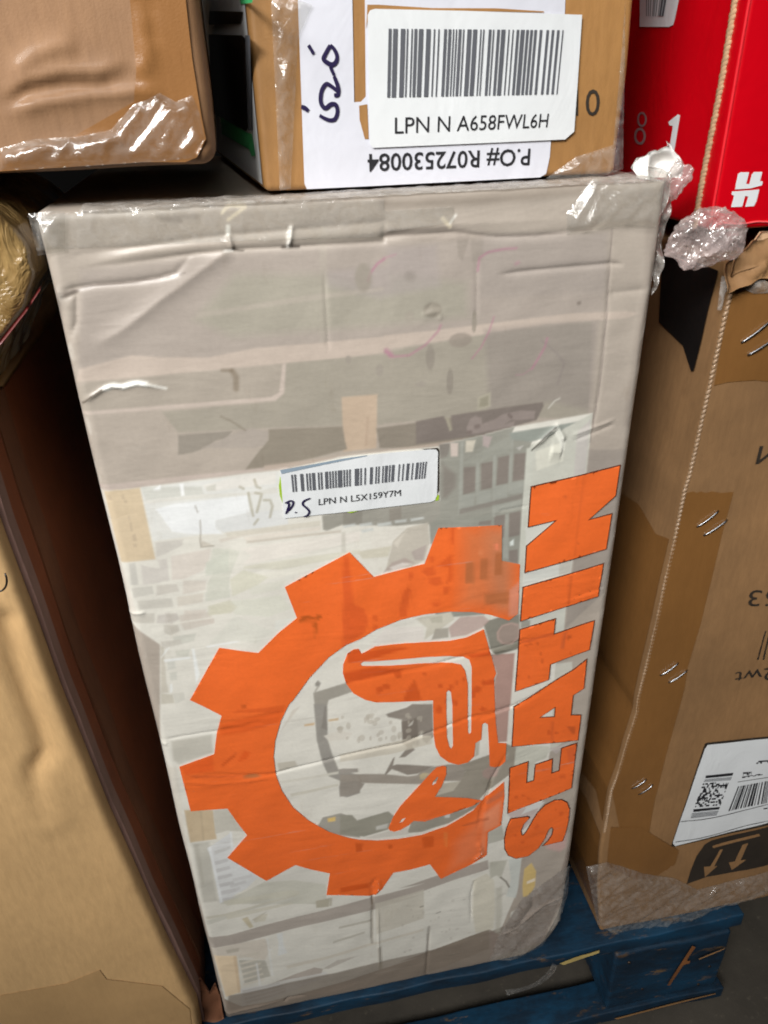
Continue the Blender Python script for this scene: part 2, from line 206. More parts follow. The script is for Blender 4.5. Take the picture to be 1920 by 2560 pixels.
 ([(0.24901,0.65886),(0.2569,0.65862),(0.25675,0.64112),(0.24914,0.64051)],(150,141,133),1,0.0),
 ([(0.22852,0.65562),(0.23678,0.65525),(0.23653,0.65163),(0.22821,0.65293)],(150,141,133),1,0.0),
 ([(0.24331,0.6479),(0.24745,0.64823),(0.24743,0.64079),(0.24367,0.64043)],(150,141,133),1,0.0),
 ([(0.25019,0.62964),(0.25663,0.62952),(0.25728,0.6179),(0.25065,0.62092)],(150,141,133),1,0.0),
 ([(0.23871,0.65752),(0.24611,0.65822),(0.24643,0.65141),(0.23896,0.65202)],(150,141,133),1,0.0),
 ([(0.2486,0.65787),(0.25599,0.65949),(0.25716,0.64089),(0.24911,0.64035)],(150,141,133),1,0.0),
 ([(0.21473,0.71354),(0.21661,0.71375),(0.21649,0.6688),(0.21422,0.66291)],(176,177,168),0.9,0.0),
 ([(0.22504,0.70256),(0.22697,0.70313),(0.22752,0.67435),(0.2255,0.67462)],(176,177,168),0.9,0.0),
 ([(0.23601,0.7028),(0.23798,0.70257),(0.23915,0.65761),(0.23707,0.65792)],(176,177,168),0.9,0.0),
 ([(0.24682,0.7145),(0.24877,0.71429),(0.24937,0.67397),(0.24692,0.6743)],(176,177,168),0.9,0.0),
 ([(0.24611,0.65822),(0.2486,0.65787),(0.25012,0.62294),(0.24615,0.6246)],(176,177,168),0.9,0.0),
 ([(0.2159,0.67677),(0.22504,0.67644),(0.22453,0.66772),(0.21613,0.66708)],(173,174,165),1,0.0),
 ([(0.22577,0.67809),(0.23583,0.67756),(0.23581,0.66879),(0.22612,0.66838)],(173,174,165),1,0.0),
 ([(0.23693,0.68001),(0.24661,0.6804),(0.2467,0.67081),(0.23737,0.67034)],(173,174,165),1,0.0),
 ([(0.24819,0.68105),(0.25788,0.68152),(0.25762,0.67283),(0.24781,0.67286)],(173,174,165),1,0.0),
 ([(0.22534,0.66761),(0.25686,0.67206),(0.25711,0.66845),(0.23756,0.66589),(0.21502,0.6628),(0.21495,0.66636)],(152,146,138),0.9,0.0),
 ([(0.23756,0.66589),(0.25717,0.66755),(0.25772,0.66183),(0.23779,0.66051)],(175,176,167),0.9,0.0),
 ([(0.21658,0.69868),(0.22806,0.70546),(0.24646,0.71374),(0.24863,0.70211),(0.23604,0.70198),(0.22678,0.69737)],(170,170,160),1,0.0),
 ([(0.20831,0.71341),(0.21322,0.7129),(0.213,0.70403),(0.20881,0.70448)],(214,200,190),1,0.0),
 ([(0.21813,0.71399),(0.22425,0.71369),(0.22257,0.70619),(0.21793,0.70634)],(215,208,192),1,0.0),
 ([(0.22881,0.71632),(0.23473,0.71435),(0.23268,0.70732),(0.22907,0.70943)],(192,178,174),1,0.0),
 ([(0.25122,0.7051),(0.25551,0.70622),(0.25333,0.70318)],(200,198,192),1,0.0),
 ([(0.25047,0.6363),(0.25308,0.63824),(0.2534,0.63339),(0.25083,0.63336)],(225,232,226),1,0.0),
 ([(0.24598,0.71579),(0.29331,0.71875),(0.29055,0.71445),(0.26094,0.70804),(0.24736,0.71124)],(161,166,158),1,0.0),
 ([(0.25902,0.70163),(0.26105,0.70639),(0.27821,0.71322),(0.29971,0.72321),(0.29981,0.68142),(0.26232,0.67615)],(205,205,194),1,0.0),
 ([(0.26384,0.70107),(0.2832,0.70652),(0.28305,0.69213),(0.26562,0.68738)],(218,217,204),1,0.0),
 ([(0.29072,0.71145),(0.29891,0.71931),(0.29895,0.68155),(0.29148,0.68082)],(203,198,192),1,0.0),
 ([(0.27349,0.71515),(0.27806,0.71635),(0.28336,0.70559),(0.28206,0.69396),(0.27922,0.70615)],(232,232,222),0.8,0.0),
 ([(0.25795,0.70419),(0.26261,0.7038),(0.2627,0.67646),(0.26243,0.63255),(0.26193,0.59723),(0.26162,0.56801),(0.25872,0.57446),(0.25794,0.62176)],(206,207,196),1,0.0),
 ([(0.26077,0.64644),(0.2821,0.64944),(0.26243,0.63255)],(214,214,206),1,0.0),
 ([(0.26287,0.60994),(0.29641,0.6158),(0.2968,0.60524),(0.26183,0.59885)],(214,215,208),1,0.0),
 ([(0.28731,0.61487),(0.29714,0.61567),(0.29689,0.60441),(0.28841,0.60337)],(203,200,190),1,0.0),
 ([(0.26886,0.56838),(0.2963,0.57435),(0.29689,0.55243),(0.28791,0.5516),(0.28829,0.56541),(0.27001,0.56216)],(206,206,196),1,0.0),
 ([(0.29945,0.68227),(0.29886,0.6995),(0.33628,0.69452),(0.33818,0.6732),(0.33121,0.62163),(0.32615,0.58148),(0.29689,0.55243),(0.2963,0.57435),(0.29731,0.61405)],(160,151,144),0.55,0.002),
 ([(0.263,0.441),(0.29683,0.43244),(0.29333,0.52232),(0.30667,0.52128),(0.31203,0.44069),(0.28579,0.42005),(0.26422,0.42094)],(208,206,195),0.9,0.0),
 ([(0.26379,0.44319),(0.29567,0.43518),(0.29406,0.4218),(0.28398,0.41926),(0.26515,0.4207)],(206,205,192),1,0.0),
 ([(0.27717,0.42239),(0.28494,0.41901),(0.28543,0.39873),(0.27843,0.39783)],(204,202,190),1,0.0),
 ([(0.26373,0.36357),(0.2935,0.36878),(0.2891,0.34934),(0.27913,0.33662),(0.27653,0.34592),(0.28289,0.35382),(0.26697,0.35724)],(198,180,176),0.8,0.0),
 ([(0.281,0.36676),(0.29738,0.36907),(0.29398,0.36309),(0.27667,0.35846)],(222,222,218),0.9,0.0),
 ([(0.29588,0.43267),(0.31635,0.43578),(0.30224,0.42478)],(182,172,168),0.8,0.0),
 ([(0.24109,0.54189),(0.25968,0.53975),(0.25938,0.48339),(0.25844,0.48213),(0.25878,0.44981),(0.25119,0.45077),(0.24812,0.47331),(0.24728,0.48316),(0.24509,0.51613),(0.24664,0.52285)],(174,143,133),1,0.0),
 ([(0.23452,0.57052),(0.23797,0.57356),(0.24685,0.57502),(0.26133,0.5743),(0.26318,0.54352),(0.2458,0.54024),(0.24096,0.54573),(0.23764,0.55966)],(143,140,129),1,0.0),
 ([(0.26206,0.57299),(0.26966,0.56738),(0.27001,0.56216),(0.26267,0.56188)],(150,147,137),0.9,0.0),
 ([(0.24478,0.56152),(0.24813,0.56731),(0.25531,0.56856),(0.26088,0.56594),(0.26252,0.55371),(0.25748,0.54826),(0.24999,0.54938),(0.24556,0.5548)],(184,160,150),1,0.0),
 ([(0.24615,0.56125),(0.24909,0.56605),(0.25539,0.56696),(0.26051,0.56443),(0.26151,0.55503),(0.2568,0.55029),(0.2503,0.5511),(0.2467,0.55568)],(160,144,134),1,0.0),
 ([(0.24275,0.54549),(0.26208,0.54896),(0.2621,0.54597),(0.24479,0.54164)],(122,118,106),0.8,0.0),
 ([(0.18495,0.58479),(0.21059,0.58556),(0.21327,0.57895),(0.20467,0.57308),(0.19167,0.56481),(0.19343,0.57505)],(208,203,188),1,0.0),
 ([(0.19517,0.58301),(0.20461,0.58344),(0.20464,0.57726),(0.19688,0.57859)],(190,186,170),0.9,0.0),
 ([(0.20902,0.57232),(0.21756,0.58034),(0.23426,0.57841),(0.23887,0.57339),(0.23371,0.56802),(0.22233,0.56365),(0.21092,0.56341)],(186,160,152),0.8,0.0),
 ([(0.19691,0.5638),(0.19947,0.57295),(0.20902,0.57232),(0.20916,0.56371)],(170,164,152),0.9,0.0),
 ([(0.16445,0.58058),(0.19086,0.57654),(0.19167,0.56481),(0.15644,0.56732),(0.15129,0.56496)],(226,220,212),1,0.0),
 ([(0.11091,0.53156),(0.13354,0.53607),(0.14474,0.53734),(0.14427,0.52742),(0.13913,0.52718),(0.1215,0.52247),(0.11935,0.51591),(0.11819,0.51163),(0.11131,0.5131)],(162,157,147),1,0.0),
 ([(0.11279,0.5395),(0.11512,0.54235),(0.11702,0.53926),(0.11553,0.53625),(0.11305,0.53726)],(150,146,138),1,0.0),
 ([(0.11385,0.53656),(0.11553,0.53625),(0.1126,0.53124),(0.11184,0.5325)],(165,160,150),0.8,0.0),
 ([(0.11057,0.52102),(0.12041,0.51888),(0.11832,0.5135),(0.11857,0.49332),(0.11886,0.48094),(0.12076,0.46799),(0.1244,0.45152),(0.14056,0.44139),(0.14022,0.43337),(0.12549,0.43821),(0.11662,0.44542),(0.11267,0.46155),(0.1102,0.48527)],(152,148,141),1,0.0),
 ([(0.11811,0.51703),(0.12009,0.51662),(0.11874,0.49328),(0.11453,0.49663)],(138,133,126),0.9,0.0),
 ([(0.12436,0.45089),(0.12808,0.45145),(0.13911,0.4491),(0.13894,0.44514),(0.12593,0.44609)],(156,150,142),1,0.0),
 ([(0.12549,0.43821),(0.14039,0.4374),(0.13971,0.42108),(0.12919,0.41889),(0.12367,0.42218),(0.12374,0.43172)],(150,145,138),1,0.0),
 ([(0.10454,0.39128),(0.109,0.40022),(0.12351,0.40173),(0.13469,0.39253),(0.13816,0.38433),(0.13749,0.36789),(0.12205,0.37505),(0.11169,0.38208)],(152,148,139),1,0.0),
 ([(0.11269,0.39791),(0.11899,0.3985),(0.11871,0.39347),(0.1129,0.39351)],(205,176,112),1,0.0),
 ([(0.10224,0.50279),(0.1097,0.503),(0.10952,0.50065),(0.10253,0.50091)],(214,182,140),0.9,0.0),
 ([(0.11986,0.50393),(0.12738,0.50417),(0.12724,0.50182),(0.12018,0.50209)],(208,180,140),0.9,0.0),
 ([(0.08612,0.43278),(0.1235,0.43591),(0.12335,0.43319),(0.08673,0.42924)],(208,203,188),0.8,0.0),
 ([(0.08019,0.44839),(0.12425,0.44899),(0.12409,0.44645),(0.08084,0.44555)],(216,212,200),0.9,0.0),
 ([(0.07936,0.46817),(0.09274,0.46769),(0.09408,0.46209),(0.08024,0.45785)],(196,189,174),0.8,0.0),
 ([(0.08494,0.49922),(0.10065,0.52069),(0.0953,0.51831)],(205,196,182),0.6,0.0),
 ([(0.11576,0.48837),(0.12667,0.49153),(0.1372,0.48696),(0.13332,0.48156),(0.11893,0.48215)],(222,217,206),1,0.0),
 ([(0.16237,0.50053),(0.17787,0.50379),(0.18243,0.50649),(0.19799,0.50322),(0.1986,0.46978),(0.1934,0.46328),(0.19057,0.46771),(0.18967,0.4767),(0.18201,0.46339),(0.18387,0.45909),(0.1762,0.45314),(0.17145,0.45367),(0.17822,0.46304),(0.17464,0.46708),(0.17402,0.49265),(0.1641,0.4971)],(142,134,125),1,0.0),
 ([(0.17397,0.49026),(0.18596,0.49259),(0.18685,0.4748),(0.18012,0.46385),(0.17464,0.46708)],(126,117,108),1,0.0),
 ([(0.17896,0.48556),(0.18317,0.49018),(0.18221,0.48606),(0.17988,0.48472)],(205,200,190),1,0.0),
 ([(0.12526,0.44557),(0.15785,0.43891),(0.17783,0.43147),(0.18557,0.43102),(0.18948,0.43545),(0.19923,0.437),(0.211,0.43672),(0.22491,0.43325),(0.22539,0.41398),(0.20523,0.41932),(0.18555,0.42057),(0.1434,0.43195),(0.12482,0.43767)],(152,144,134),1,0.0),
 ([(0.16658,0.44621),(0.16944,0.44684),(0.19923,0.43768),(0.18558,0.43237),(0.17785,0.4328),(0.16555,0.44246),(0.16065,0.43692),(0.15974,0.43848),(0.16674,0.45408),(0.16817,0.45507)],(138,130,121),1,0.0),
 ([(0.12478,0.437),(0.13692,0.43553),(0.14384,0.43117),(0.13821,0.42146),(0.12389,0.42078)],(148,141,132),1,0.0),
 ([(0.12556,0.45066),(0.13847,0.44925),(0.13925,0.44573),(0.12537,0.44749)],(156,150,142),1,0.0),
 ([(0.18751,0.43054),(0.19044,0.43252),(0.19534,0.43058),(0.19143,0.4254),(0.188,0.42558)],(196,182,150),1,0.0),
 ([(0.22092,0.43363),(0.24472,0.43889),(0.25841,0.44728),(0.26681,0.44124),(0.26642,0.41393),(0.24251,0.39478),(0.23746,0.3879),(0.19943,0.40234),(0.20534,0.41218),(0.22135,0.41496),(0.22513,0.42501)],(146,139,127),1,0.0),
 ([(0.23932,0.42142),(0.24527,0.42587),(0.25386,0.42085),(0.25209,0.41206),(0.24493,0.41057),(0.24004,0.41569)],(158,138,129),1,0.0),
 ([(0.20627,0.41622),(0.22135,0.41496),(0.21552,0.40518),(0.20143,0.40324)],(190,183,168),1,0.0),
 ([(0.2322,0.45405),(0.23605,0.45696),(0.23559,0.44134),(0.23268,0.43938)],(190,184,170),1,0.0),
 ([(0.12274,0.39973),(0.13231,0.39738),(0.13586,0.39008),(0.1616,0.39443),(0.1664,0.38744),(0.16106,0.37255),(0.14092,0.36855),(0.12146,0.37672)],(142,139,127),1,0.0),
 ([(0.15123,0.37883),(0.16123,0.38003),(0.16009,0.37436),(0.15108,0.37444)],(200,198,190),1,0.0),
 ([(0.17718,0.36501),(0.18138,0.37887),(0.19149,0.37487),(0.21197,0.37825),(0.2273,0.38052),(0.2401,0.38777),(0.23983,0.38249),(0.21215,0.36629),(0.1895,0.36145),(0.17818,0.36321)],(143,138,127),1,0.0),
 ([(0.20841,0.37759),(0.2135,0.37865),(0.21307,0.37355),(0.20898,0.37371)],(212,210,204),1,0.0),
 ([(0.14086,0.36704),(0.17726,0.37253),(0.17817,0.36166),(0.15077,0.36381)],(212,206,196),0.9,0.0),
 ([(0.24658,0.34579),(0.25931,0.35122),(0.26376,0.33071),(0.24838,0.32936)],(186,184,172),0.9,0.0),
 ([(0.12645,0.46656),(0.17275,0.47183),(0.19718,0.47134),(0.1972,0.46244),(0.16311,0.4587),(0.12603,0.45891)],(208,200,184),0.8,0.0),
 ([(0.00647,0.43318),(0.02729,0.42862),(0.02559,0.39565),(0.00527,0.39559)],(188,170,142),1,0.0),
 ([(0.02729,0.42862),(0.03808,0.42822),(0.04737,0.39883),(0.03492,0.40339),(0.02544,0.40142)],(206,202,190),1,0.0),
 ([(0.0175,0.42932),(0.01881,0.42902),(0.0164,0.39607),(0.01495,0.39564)],(175,158,132),0.8,0.0),
 ([(-0.00281,0.48346),(0.01014,0.47932),(0.00647,0.43318),(0.00439,0.39581),(0.00149,0.31826),(-0.00599,0.32057)],(214,208,196),0.8,0.003),
 ([(0.00759,0.50567),(0.03789,0.50662),(0.03616,0.48759),(0.01023,0.47992),(0.00604,0.48564)],(196,192,180),0.8,0.002),
 ([(0.00527,0.39559),(0.0209,0.3952),(0.02137,0.38506),(0.01812,0.33976),(0.01808,0.31733),(0.00244,0.31804)],(198,195,184),0.9,0.003),
 ([(0.00684,0.39376),(0.01231,0.39329),(0.00973,0.342),(0.00579,0.34138)],(186,182,170),0.7,0.002),
 ([(0.01685,0.38603),(0.03735,0.40064),(0.03697,0.38245),(0.04878,0.39489),(0.03078,0.37219),(0.0525,0.3421),(0.0412,0.32879),(0.01786,0.31571),(0.01939,0.37049)],(222,223,222),1,0.0),
 ([(0.01919,0.369),(0.03077,0.3707),(0.03123,0.36682),(0.019,0.36412)],(205,204,203),0.95,0.0),
 ([(0.01886,0.35961),(0.0311,0.36118),(0.03156,0.35721),(0.01869,0.35482)],(205,204,203),0.95,0.0),
 ([(0.01856,0.35024),(0.03143,0.35151),(0.03189,0.34751),(0.01836,0.34521)],(205,204,203),0.95,0.0),
 ([(0.0182,0.34039),(0.03176,0.34173),(0.03223,0.33762),(0.018,0.33526)],(205,204,203),0.95,0.0),
 ([(0.01786,0.33053),(0.03209,0.33164),(0.03256,0.32741),(0.01769,0.32555)],(205,204,203),0.95,0.0),
 ([(0.01755,0.32078),(0.03242,0.32138),(0.0329,0.31716),(0.01735,0.31552)],(205,204,203),0.95,0.0),
 ([(0.03131,0.34437),(0.04713,0.34666),(0.04771,0.34307),(0.03131,0.34042)],(208,207,206),0.8,0.0),
 ([(0.02843,0.33682),(0.04149,0.33989),(0.04204,0.33615),(0.02841,0.33281)],(208,207,206),0.8,0.0),
 ([(0.02552,0.32924),(0.03577,0.33291),(0.03631,0.32914),(0.0255,0.32522)],(208,207,206),0.8,0.0),
 ([(0.02189,0.382),(0.03441,0.38454),(0.03497,0.38148),(0.02176,0.37754)],(206,205,202),0.9,0.0),
 ([(0.01794,0.38724),(0.0203,0.38746),(0.01998,0.31677),(0.01786,0.31571)],(236,238,238),0.9,0.0),
 ([(0.03654,0.40156),(0.03789,0.40122),(0.03651,0.38256),(0.03514,0.38289)],(235,237,237),0.9,0.0),
 ([(0.01767,0.31423),(0.0555,0.33318),(0.08007,0.32993),(0.1066,0.31916),(0.10472,0.28975)],(205,203,190),0.9,0.0),
 ([(0.0555,0.33318),(0.08267,0.34882),(0.10941,0.33122),(0.10639,0.31597),(0.07909,0.33019)],(218,215,206),0.9,0.0),
 ([(0.02042,0.31784),(0.07787,0.31698),(0.08365,0.31338),(0.0835,0.29596),(0.08334,0.30945),(0.02297,0.30988)],(180,177,163),0.8,0.0),
 ([(0.00296,0.29449),(0.07831,0.30795),(0.07798,0.30391),(0.04594,0.30042),(0.00331,0.28837)],(208,206,195),0.9,0.0),
 ([(0.00377,0.30026),(0.01929,0.29982),(0.08095,0.31019),(0.08079,0.30821),(0.02008,0.29662),(0.00323,0.29642)],(176,172,158),0.8,0.0),
 ([(0.0202,0.29758),(0.07524,0.30053),(0.07747,0.2977),(0.04153,0.2936),(0.02063,0.29145)],(182,178,164),0.8,0.0),
 ([(0.09594,0.29704),(0.10843,0.29733),(0.10645,0.28535),(0.09584,0.28655)],(190,184,166),1,0.0),
 ([(0.10843,0.29733),(0.11027,0.29668),(0.10899,0.2856),(0.10713,0.28618)],(160,154,138),0.8,0.0),
 ([(0.03249,0.28917),(0.03755,0.29076),(0.04071,0.2751),(0.0375,0.27407)],(206,196,170),1,0.0),
 ([(0.04065,0.28574),(0.05369,0.29292),(0.04681,0.28582),(0.04377,0.28052)],(168,162,148),0.9,0.0),
 ([(0.04139,0.28133),(0.04723,0.28978),(0.05458,0.28962),(0.05115,0.28022)],(180,175,160),0.8,0.0),
 ([(0.00215,0.27133),(0.01783,0.2694),(0.06827,0.27745),(0.14211,0.28655),(0.1913,0.29141),(0.16962,0.29226),(0.24922,0.30689),(0.25045,0.29354),(0.16937,0.27687),(0.19128,0.2771),(0.14414,0.26846),(0.08601,0.26376),(0.02856,0.25581),(0.00241,0.25533)],(152,144,136),1,0.0),
 ([(0.00241,0.25533),(0.02856,0.25581),(0.04861,0.25562),(0.052,0.23889),(0.04532,0.22386),(0.02392,0.238),(0.0022,0.2447)],(182,175,164),1,0.0),
 ([(0.01407,0.24963),(0.02528,0.24931),(0.02466,0.24412),(0.01461,0.24405)],(160,154,142),0.8,0.0),
 ([(0.00279,0.24451),(0.02149,0.23877),(0.01855,0.18217),(0.0049,0.17792)],(196,176,150),1,0.0),
 ([(0.01906,0.23951),(0.0221,0.23858),(0.01918,0.18197),(0.01637,0.18046)],(180,160,134),0.8,0.0),
 ([(0.02318,0.23181),(0.04532,0.22386),(0.04788,0.19799),(0.02398,0.19507)],(196,192,180),1,0.0),
 ([(0.0227,0.23839),(0.04171,0.23819),(0.04249,0.23354),(0.02343,0.2339)],(176,170,158),0.7,0.0),
 ([(0.02327,0.22733),(0.04081,0.22984),(0.04116,0.22712),(0.02325,0.22391)],(182,176,164),0.8,0.0),
 ([(0.02307,0.21914),(0.04098,0.2219),(0.04132,0.21907),(0.02305,0.21573)],(182,176,164),0.8,0.0),
 ([(0.02288,0.2111),(0.04114,0.2136),(0.04148,0.21068),(0.02288,0.20779)],(182,176,164),0.8,0.0),
 ([(0.02271,0.20312),(0.0413,0.20523),(0.04165,0.20237),(0.02269,0.19965)],(182,176,164),0.8,0.0),
 ([(0.0225,0.19463),(0.04148,0.19702),(0.04183,0.19416),(0.02246,0.19091)],(182,176,164),0.8,0.0),
 ([(0.05901,0.25868),(0.06411,0.25914),(0.06359,0.23963),(0.06574,0.22772),(0.05718,0.22625),(0.05964,0.24525)],(224,226,224),0.9,0.0),
 ([(0.04983,0.25523),(0.05129,0.25476),(0.05076,0.23932),(0.05323,0.23847),(0.05095,0.23489),(0.05043,0.1971),(0.04852,0.19777)],(230,230,226),0.8,0.0),
 ([(0.0368,0.22254),(0.03841,0.22196),(0.03744,0.16085),(0.03536,0.16027)],(232,232,230),0.8,0.0),
 ([(0.0191,0.18687),(0.04141,0.1863),(0.09769,0.18728),(0.0999,0.17951),(0.05527,0.16368),(0.01698,0.15769)],(220,218,214),1,0.0),
 ([(0.02009,0.18408),(0.05996,0.1854),(0.06039,0.18281),(0.02031,0.18039)],(196,192,186),0.8,0.0),
 ([(0.02039,0.17773),(0.05949,0.18029),(0.05993,0.17772),(0.02062,0.17403)],(196,192,186),0.8,0.0),
 ([(0.0207,0.17129),(0.05903,0.17522),(0.05947,0.17267),(0.02091,0.1674)],(196,192,186),0.8,0.0),
 ([(0.02098,0.16449),(0.05857,0.17015),(0.05901,0.16755),(0.02118,0.16044)],(196,192,186),0.8,0.0),
 ([(0.04117,0.18397),(0.08766,0.198),(0.09536,0.19282),(0.09357,0.18626),(0.05337,0.18635)],(152,144,136),1,0.0),
 ([(0.05337,0.18635),(0.10019,0.18418),(0.0999,0.17951),(0.05657,0.17764)],(214,211,204),1,0.0),
 ([(0.06206,0.20858),(0.10192,0.21203),(0.19127,0.22522),(0.19128,0.22179),(0.10163,0.20745),(0.0642,0.20309)],(176,170,158),0.8,0.0),
 ([(0.11353,0.25307),(0.14379,0.2548),(0.14368,0.25148),(0.11335,0.24984)],(186,180,166),0.7,0.0),
 ([(0.10716,0.23293),(0.13647,0.23866),(0.13635,0.23529),(0.10697,0.22949)],(190,185,172),0.7,0.0),
 ([(0.09536,0.19282),(0.10937,0.20234),(0.12832,0.20223),(0.10063,0.19103)],(188,180,170),0.7,0.0),
 ([(0.14691,0.2769),(0.19127,0.28337),(0.19127,0.24076),(0.14685,0.23067)],(206,200,186),0.8,0.0),
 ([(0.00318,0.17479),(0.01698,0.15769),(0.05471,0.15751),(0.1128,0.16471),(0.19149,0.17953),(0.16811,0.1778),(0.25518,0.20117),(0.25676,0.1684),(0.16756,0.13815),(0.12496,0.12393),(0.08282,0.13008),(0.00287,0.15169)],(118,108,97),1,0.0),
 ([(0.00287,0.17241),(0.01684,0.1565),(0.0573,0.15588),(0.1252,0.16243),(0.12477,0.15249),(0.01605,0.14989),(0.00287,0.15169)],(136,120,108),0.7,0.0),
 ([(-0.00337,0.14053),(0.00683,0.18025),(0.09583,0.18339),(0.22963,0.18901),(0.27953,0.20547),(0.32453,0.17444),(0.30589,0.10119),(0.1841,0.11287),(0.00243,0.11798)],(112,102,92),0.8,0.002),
 ([(0.23581,0.28246),(0.24902,0.28869),(0.25757,0.27553),(0.26083,0.23312),(0.26004,0.19953),(0.24103,0.19808),(0.2365,0.2329)],(180,175,160),0.8,0.002),
 ([(0.24934,0.30434),(0.26858,0.3014),(0.26338,0.27368),(0.25846,0.2805),(0.25182,0.27731)],(188,186,172),0.8,0.002),
 ([(0.25702,0.26339),(0.26609,0.26579),(0.26844,0.2231),(0.26764,0.19285),(0.26044,0.19153)],(196,192,178),0.7,0.003),
 ([(0.26858,0.3014),(0.28102,0.30093),(0.28069,0.25547),(0.27923,0.24149),(0.2696,0.24631),(0.27277,0.27053)],(210,214,208),0.85,0.001),
 ([(0.28463,0.28252),(0.29098,0.28931),(0.29658,0.27565),(0.29709,0.25418),(0.29248,0.23875),(0.28633,0.24104),(0.28459,0.25791)],(226,196,124),0.85,0.001),
 ([(0.28829,0.26305),(0.29622,0.26594),(0.29654,0.26146),(0.28914,0.25925)],(240,228,208),0.9,0.0),
 ([(0.27578,0.2204),(0.28329,0.22444),(0.28293,0.21062),(0.27527,0.20759)],(232,230,220),0.9,0.0),
 ([(0.27521,0.19806),(0.28194,0.1983),(0.28023,0.18855),(0.27401,0.19065)],(226,222,212),0.9,0.0),
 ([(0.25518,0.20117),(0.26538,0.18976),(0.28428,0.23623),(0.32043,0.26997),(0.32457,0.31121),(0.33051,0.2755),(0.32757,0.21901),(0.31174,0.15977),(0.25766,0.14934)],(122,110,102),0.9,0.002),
 ([(0.30039,0.32798),(0.3233,0.32447),(0.32441,0.30126),(0.31811,0.29475),(0.30226,0.3047)],(190,150,146),0.6,0.004)
]
